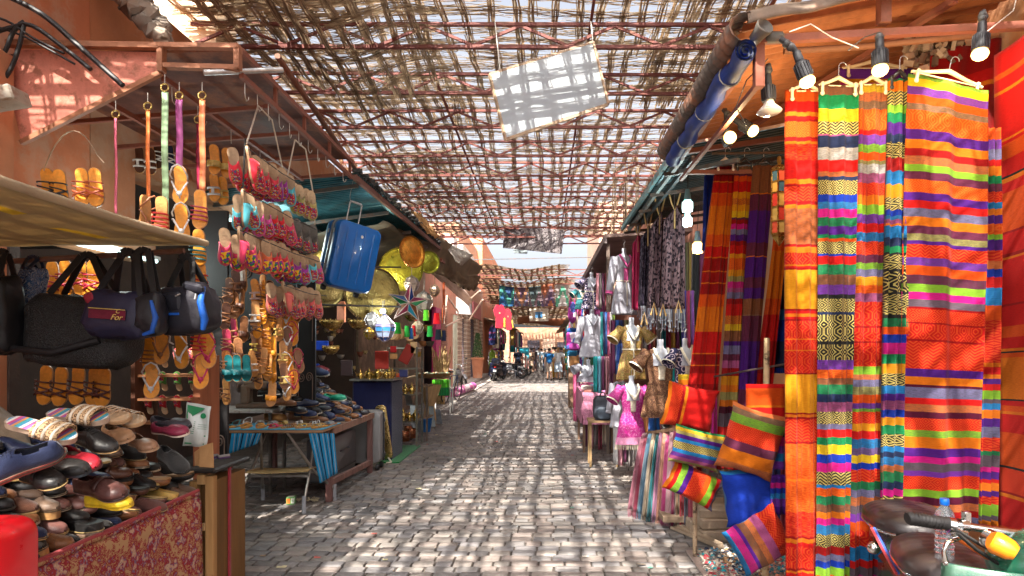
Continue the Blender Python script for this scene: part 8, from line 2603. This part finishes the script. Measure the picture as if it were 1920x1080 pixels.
for k in range(2): MB(((.45, .05, .06), (.04, .10, .40))[k]).tube([at(1634 + 5 * k, 990, 2.7), at(1660 + 5 * k, 1040, 2.55), at(1680 + 5 * k, 1075, 2.4)], .006, 6).build('frame_piping', M_plastic, t, smooth=60)
ring_wheel(t, (-.12 + 0, -.88, .27), .27); ring_wheel(t, (.14, .45, .27), .27)
MB((.35, .35, .35)).tube([V((1.48, 1.9, .9)), V((1.44, 1.55, .28))], .02, 8).build('fork', M_chrome, t)
m = MB((.02, .02, .02)); m.box((1.52, 2.4, .25), (.22, .5, .22), rot=(0, 0, R(-12)), bev=.03); m.build('engine', M_iron, t)
MB((.3, .3, .3)).tube([V((1.52, 2.4, .2)), V((1.38, 2.45, .0))], .01, 6).build('side_stand', M_steel, t)

M_clear, nt_c, b_c = base_mat('clear plastic', .05, trans=.92, ior=1.33)
b_c.inputs['Base Color'].default_value = (.82, .90, .98, 1)
bp = at(1771, 1050, 2.2);
t = thing('water_bottle', 'clear plastic water bottle with blue cap standing on the moped seat', 'bottle', (bp.x, 2.2, .845), local=True)
prof = [(0, 0), (.028, 0), (.032, .008)]
for k in range(12): prof.append((.032 - (.0035 if k % 2 else 0), .014 + k * .009))
prof += [(.032, .125), (.033, .15), (.028, .172), (.016, .19), (.013, .196), (.013, .205)]
MB((1, 1, 1)).lathe(prof, 28).build('bottle_body', M_clear, t, local=True, smooth=40)
MB((.005, .14, .60)).lathe([(.0145, .198), (.0155, .2), (.0155, .218), (.014, .22), (0, .22)], 24).build('cap', M_plastic, t, local=True, smooth=40)
MB((.02, .25, .60)).lathe([(.0335, .122), (.0342, .124), (.0342, .145), (.0335, .147)], 28).build('label_band', M_plastic, t, local=True, smooth=40)

# ================================================= PARKED TWO-WHEELERS further off
def scooter(label, loc, yaw, col, kind='scooter', topcase=False, sc=1.0, lean=6, cat='motorbike', name='parked_scooter'):
    """points along +x"""
    t = thing(name, label, cat, loc, local=True, rot=(R(lean), 0, R(yaw)), group=None)
    for x in (-.62, .62): ring_wheel(t, (x, 0, .28), .28, 'y')
    m = MB(col)
    if kind == 'scooter':
        m.box((-.42, 0, .55), (.75, .30, .34), bev=.10); m.box((.05, 0, .27), (.55, .30, .10), bev=.04)
        m.sheet(lambda u, v: V((.42 - .10 * v + .10 * math.cos((v - .5) * PI) * .3, (v - .5) * 0 + (u - .5) * .38, lerp(.25, .92, v))), 8, 10)
    else:
        m.tube([(.52, 0, .85), (.15, 0, .55), (-.15, 0, .48), (-.6, 0, .30)], .035, 8); m.box((.12, 0, .66), (.42, .22, .20), bev=.08); m.box((-.55, 0, .62), (.3, .2, .10), bev=.04)
    m.build('body', M_plastic, t, local=True, smooth=50, solid=.01 if kind == 'scooter' else 0)
    m = MB((.02, .02, .02)); m.box((-.38, 0, .78), (.68, .25, .09), rot=(0, .05, 0), bev=.04); m.build('seat', M_gloss, t, local=True, smooth=50)
    m = MB((.12, .12, .12)); m.box((-.05, 0, .34), (.36, .24, .24), bev=.04); m.build('engine', M_iron, t, local=True)
    m = MB(); m.tube([(.62, 0, .28), (.50, 0, .70), (.42, 0, .98)], .025, 8); m.build('fork', M_steel, t, local=True, smooth=50)
    hb = MB(); hb.tube([(.30, -.34, 1.0), (.40, -.2, 1.02), (.42, 0, .99), (.40, .2, 1.02), (.30, .34, 1.0)], .014, 8); hb = hb.build('handlebar', M_steel, t, local=True, smooth=60)
    for s in (-1, 1):
        m = MB((.02, .02, .02)); m.tube([(.31, s * .33, 1.0), (.38, s * .22, 1.02)], .020, 8); m.build('grip', M_black, hb, local=True)
        m = MB((.03, .03, .03)); m.tube([(.40, s * .2, 1.02), (.42, s * .26, 1.18)], .007, 6); m.ball((.42, s * .27, 1.21), (.015, .06, .04), 8); m.build('mirror', M_black, t, local=True, smooth=60)
    m = MB((.7, .7, .65)); m.ball((.52, 0, .90), (.06, .08, .08), 12); m.build('headlight', M_chrome, t, local=True, smooth=60)
    m = MB((.60, .01, .01)); m.ball((-.80, 0, .72), (.04, .07, .04), 10); m.build('tail_light', M_plastic, t, local=True, smooth=60)
    m = MB((.6, .6, .55)); m.box((-.84, 0, .55), (.01, .17, .11)); m.build('number_plate', M_plastic, t, local=True)
    m = MB(col); m.sheet(lambda u, v: V((.62 + .32 * math.cos(PI * (.15 + .6 * u)), (v - .5) * .13, .28 + .32 * math.sin(PI * (.15 + .6 * u)))), 10, 2); m.build('front_mudguard', M_plastic, t, local=True, smooth=60, solid=.006)
    if topcase:
        m = MB((.015, .02, .04)); m.box((-.80, 0, 1.02), (.36, .40, .30), bev=.06); m.build('top_case', M_plastic, t, local=True, smooth=50)
    MB((.4, .4, .4)).tube([(-.1, .0, .25), (-.12, .22, .0)], .012, 6).build('side_stand', M_steel, t, local=True)
    t.scale = (sc,) * 3
    return t

scooter('grey moped parked at the step by the green and tiled pilasters', (px_x(860, 25.0), 25.2, 0), -62, (.30, .31, .32), 'moped', name='parked_moped', cat='moped')
scooter('dark scooter with top case and red tail light parked nose to the wall', (px_x(922, 31), 31.2, 0), 100, (.012, .018, .05), topcase=True)
scooter('second dark scooter close beside the one with the top case', (px_x(936, 31.8), 31.9, 0), 75, (.02, .02, .03))
scooter('silver motorbike parked side on beyond the dark scooters', (px_x(957, 33.5), 33.6, 0), 175, (.42, .44, .48), 'moped', name='parked_motorbike')
scooter('black motorbike half hidden behind the silver one', (px_x(962, 35.5), 35.4, 0), 10, (.03, .03, .04), 'moped', name='parked_motorbike')
scooter('dark motorbike with green panel by the poster board', (px_x(981, 37), 37, 0), 60, (.02, .15, .08), 'moped', name='parked_motorbike')
t = thing('bicycle', 'bicycle leaning beside the white table with green crates', 'bicycle', (px_x(836, 17.6), 18.6, 0), local=True, rot=(R(4), 0, R(78)))
for x in (-.52, .52): ring_wheel(t, (x, 0, .34), .34, 'y', tube=.018)
m = MB((.10, .16, .32)); m.tube([(-.52, 0, .34), (-.08, 0, .30), (.38, 0, .82), (.52, 0, .34)], .014, 6); m.tube([(-.52, 0, .34), (-.2, 0, .82), (.36, 0, .80)], .014, 6); m.tube([(-.08, 0, .3), (-.22, 0, .90)], .014, 6); m.build('frame', M_iron, t, local=True, smooth=60)
m = MB((.02, .02, .02)); m.box((-.23, 0, .93), (.24, .14, .05), bev=.02); m.build('saddle', M_black, t, local=True)
m = MB((.5, .5, .5)); m.tube([(.30, -.28, .98), (.40, 0, .96), (.30, .28, .98)], .012, 6); m.tube([(.38, 0, .82), (.40, 0, .96)], .012, 6); m.build('handlebar', M_steel, t, local=True, smooth=60)
M_quilt = motif_mat('pink quilt', [(.6, .12, .3), (.7, .6, .6), (.45, .1, .35), (.7, .5, .55)], 6, kind='voronoi', bump=.3)
m = MB();
for k in range(3): m.tube([(px_x(846, 21) + .15 * k, 20.0, .12 + .04 * k), (px_x(850, 21) + .2 * k, 23.4, .12 + .04 * k)], .14, 12)
tag(m.build('rolled_quilt', M_quilt, smooth=60), 'pink and white quilts rolled on the ground before the grey moped', 'quilt')

# ================================================= PEOPLE
SKINC = [(.45, .25, .16), (.30, .15, .09), (.50, .30, .20), (.22, .11, .06)]

def skin_body(parent, joints, edges, radii, col):
    me = bpy.data.meshes.new('body')
    me.from_pydata([tuple(j) for j in joints], edges, [])
    o = bpy.data.objects.new('body', me)
    COL.objects.link(o)
    o.parent = parent
    sk = o.modifiers.new('skin', 'SKIN')
    sk.use_smooth_shade = True
    lay = me.skin_vertices[0].data
    for i, r in enumerate(radii):
        lay[i].radius = (r, r) if not isinstance(r, tuple) else r
    lay[0].use_root = True
    ss = o.modifiers.new('sub', 'SUBSURF'); ss.levels = ss.render_levels = 1
    me.materials.append(M_skinO)
    o.color = (*col, 1)
    return o

M_skinO = pmat('human skin', src='obj', rough=.5, vary=.06, scale=12)

def person(label, loc, yaw, top, legs, skin=0, hair=(.02, .015, .01), h=1.72, stride=.22, kind='trousers', hat=None, lean=0, arm=.12):
    t = thing('person', label, 'person', loc, local=True, rot=(0, 0, R(yaw)), group=None)
    s = h / 1.75
    J, E, Rr = [], [], []
    def j(p, r, par=None):
        J.append(V(p) * s); Rr.append(r * s if not isinstance(r, tuple) else (r[0] * s, r[1] * s))
        if par is not None: E.append((par, len(J) - 1))
        return len(J) - 1
    pel = j((0, 0, .96), (.14, .10))
    wai = j((0, 0, 1.12), (.12, .085), pel)
    che = j((0, .0, 1.32), (.145, .10), wai)
    sho = j((0, 0, 1.44), (.10, .07), che)
    nk = j((0, -.01, 1.52), .048, sho)
    hd0 = j((0, -.01, 1.58), .070, nk)
    hd1 = j((0, -.02, 1.66), .085, hd0)
    hd2 = j((0, -.005, 1.73), .066, hd1)
    nose = j((0, -.115, 1.645), .012, hd1)
    for q in (-1, 1):
        st = stride * q
        hip = j((q * .09, 0, .90), .088, pel)
        kn = j((q * .10, -st * .45 - .03, .50), .058, hip)
        an = j((q * .10, -st * .8 + (.06 if q < 0 else 0), .09), .036, kn)
        j((q * .11, -st * .8 - .13, .035), .034, an)
        s_ = j((q * .17, 0, 1.43), .058, sho)
        el = j((q * .235, st * .35 + .03, 1.15), .042, s_)
        wr = j((q * .245, st * .6 - .08 - arm * .3, .92), .028, el)
        pa = j((q * .245, st * .65 - .10 - arm * .3, .85), (.036, .018), wr)
        for f_ in range(4):
            j((q * .245 + .0, st * .65 - .13 - arm * .3 + f_ * .018, .77 - .006 * (1.5 - abs(f_ - 1.5))), .0085, pa)
        j((q * .225, st * .6 - .155 - arm * .3, .83), .009, pa)
    skin_body(t, J, E, Rr, SKINC[skin])
    m = MB(top)
    prof = [(.135, .105, .93), (.15, .115, 1.0), (.14, .105, 1.14), (.168, .118, 1.32), (.17, .10, 1.42), (.10, .075, 1.485), (.055, .055, 1.51)]
    if kind == 'robe': prof = [(.24, .2, .12), (.21, .17, .5)] + prof
    n = 20; vs = []
    for a_, b2, z in prof:
        for k in range(n): vs.append(V((a_ * math.cos(2 * PI * k / n) * 1.08, b2 * math.sin(2 * PI * k / n) * 1.12, z)) * s)
    m.add(vs, [(i * n + k, i * n + (k + 1) % n, (i + 1) * n + (k + 1) % n, (i + 1) * n + k) for i in range(len(prof) - 1) for k in range(n)])
    for q in (-1, 1):
        st = stride * q
        P = [V((q * .13, 0, 1.43)) * s, V((q * .18, 0, 1.42)) * s, V((q * .215, st * .2 + .02, 1.27)) * s]
        rr = [.07, .07, .062]
        if kind == 'robe' or arm > .2: P += [V((q * .24, st * .35 + .03, 1.15)) * s, V((q * .245, st * .6 - .08 - arm * .3, .95)) * s]; rr += [.056, .05]
        m.tube(P, [r * s for r in rr], 12)
    m.build('shirt' if kind != 'robe' else 'robe', M_cloth, t, local=True, smooth=70)
    if kind != 'robe':
        m = MB(legs)
        for q in (-1, 1):
            st = stride * q
            P = [V((q * .07, 0, .99)) * s, V((q * .095, 0, .88)) * s, V((q * .10, -st * .45 - .03, .50)) * s]
            rr = [.10, .105, .08]
            if kind == 'trousers': P.append(V((q * .10, -st * .8 + (.06 if q < 0 else 0), .10)) * s); rr.append(.062)
            if kind == 'skirt': P = P[:2] + [V((q * .08, -st * .2, .45)) * s]; rr = [.11, .13, .17]
            m.tube(P, [r * s for r in rr], 12)
        m.build({'trousers': 'trousers', 'shorts': 'shorts', 'skirt': 'skirt'}[kind], M_cloth, t, local=True, smooth=70)
    m = MB(hat or hair)
    m.ball(V((0, .012, 1.70)) * s, (.098 * s, .105 * s, .085 * s), 14)
    if hat: m.lathe([(.09 * s, 1.70 * s), (.17 * s, 1.69 * s), (.10 * s, 1.72 * s)], 18)
    elif sum(hair) > .1: m.ball(V((0, .07, 1.58)) * s, (.07 * s, .05 * s, .13 * s), 10)
    m.build('hat' if hat else 'hair', M_cloth, t, local=True, smooth=70)
    m = MB((.03, .02, .02))
    for q in (-1, 1):
        st = stride * q
        m.ball(V((q * .108, -st * .8 - .06 + (.03 if q < 0 else 0), .042)) * s, (.048 * s, .135 * s, .042 * s), 10)
    m.build('shoes', M_black, t, local=True, smooth=60)
    m = MB((.02, .02, .02))
    for q in (-1, 1): m.ball(V((q * .032, -.100, 1.668)) * s, .009 * s, 6)
    m.build('eyes', M_black, t, local=True)
    return t

PPL = [(1030, 713, 180, (.01, .09, .24), (.40, .33, .27), 0, 'shorts', 'man in a blue t-shirt and beige shorts walking away in mid lane', {}),
       (1041, 711, 180, (.60, .48, .30), (.62, .34, .03), 0, 'trousers', 'person in cream top and yellow trousers beside the man in blue', {}),
       (1047, 712, 180, (.55, .56, .58), (.38, .46, .55), 2, 'skirt', 'woman in white top and long pale blue skirt in the middle of the crowd', dict(hair=(.25, .13, .05))),
       (1058, 711, 180, (.60, .60, .62), (.70, .17, .03), 2, 'shorts', 'person in pale shirt and orange shorts at the right of the crowd', dict(hair=(.3, .2, .08))),
       (1052, 706, 180, (.16, .20, .24), (.2, .2, .25), 1, 'trousers', 'man in grey vest walking just left of the orange shorts', {}),
       (1064, 707, 0, (.62, .55, .45), (.4, .42, .46), 2, 'trousers', 'blond person in beige coming down the right edge of the lane', dict(hair=(.45, .3, .12))),
       (1022, 700, 0, (.28, .42, .55), (.10, .13, .2), 2, 'trousers', 'person in pale blue shirt with white hat left of the man in blue', dict(hat=(.6, .58, .54))),
       (1015, 697, 180, (.35, .5, .62), (.5, .48, .45), 0, 'trousers', 'person in light blue walking away behind the hatted one', {}),
       (1001, 696, 0, (.05, .035, .05), (.05, .04, .05), 1, 'robe', 'person in a long black robe near the dark doorway', {}),
       (996, 699, 180, (.55, .38, .28), (.4, .3, .2), 1, 'robe', 'person in a long sand coloured robe beside the poster board', {}),
       (971, 708, 0, (.02, .03, .06), (.015, .02, .04), 1, 'trousers', 'man in dark clothes standing by the poster board', dict(stride=.05)),
       (978, 703, 150, (.02, .25, .08), (.05, .05, .08), 1, 'trousers', 'man in green jacket bending over the parked motorbikes', dict(stride=.08)),
       (1037, 697, 180, (.55, .15, .12), (.2, .2, .3), 2, 'trousers', 'person in red top deep in the crowd', {}),
       (1044, 692, 0, (.6, .5, .5), (.3, .2, .2), 0, 'trousers', 'person in pale pink far back in the crowd', {}),
       (1056, 694, 180, (.6, .3, .12), (.3, .3, .34), 2, 'trousers', 'person in orange top far back in the crowd', {}),
       (1030, 691, 0, (.15, .15, .2), (.1, .1, .14), 1, 'trousers', 'person in dark jacket far back under the terracotta drape', {}),
       (1010, 691, 180, (.5, .5, .5), (.2, .2, .22), 0, 'trousers', 'person in grey far back by the left stalls', {})]
for (px, yb, yaw, tc, lc, sk_, kd, lab, kw) in PPL:
    Y = EYE * F / (yb - HY)
    person(lab, (px_x(px, Y), Y, 0), yaw + rnd.uniform(-15, 15), tc, lc, sk_, kind=kd, h=rnd.uniform(1.62, 1.78), **kw)

lr = random.Random(4)
for i in range(34):
    x, y = lr.uniform(-2.2, .9), lr.uniform(4.3, 14)
    m = MB(lr.choice([(.5, .46, .4), (.3, .22, .14), (.10, .28, .22), (.4, .1, .08), (.55, .5, .3), (.12, .10, .08)]))
    s = lr.uniform(.012, .035)
    m.sheet(lambda u, v: V((x + (u - .5) * s * 2, y + (v - .5) * s, .008 + .006 * math.sin(u * 5 + i) * math.sin(v * 4))), 3, 2)
    o = m.build('litter_scrap', M_cloth, solid=.002)
    tag(o, 'tiny scrap of litter lying on the paving stones', 'litter', 'scraps of litter on the paving')
for p in PROTO.values():
    for ch in list(p.children): bpy.data.objects.remove(ch)
    bpy.data.objects.remove(p)
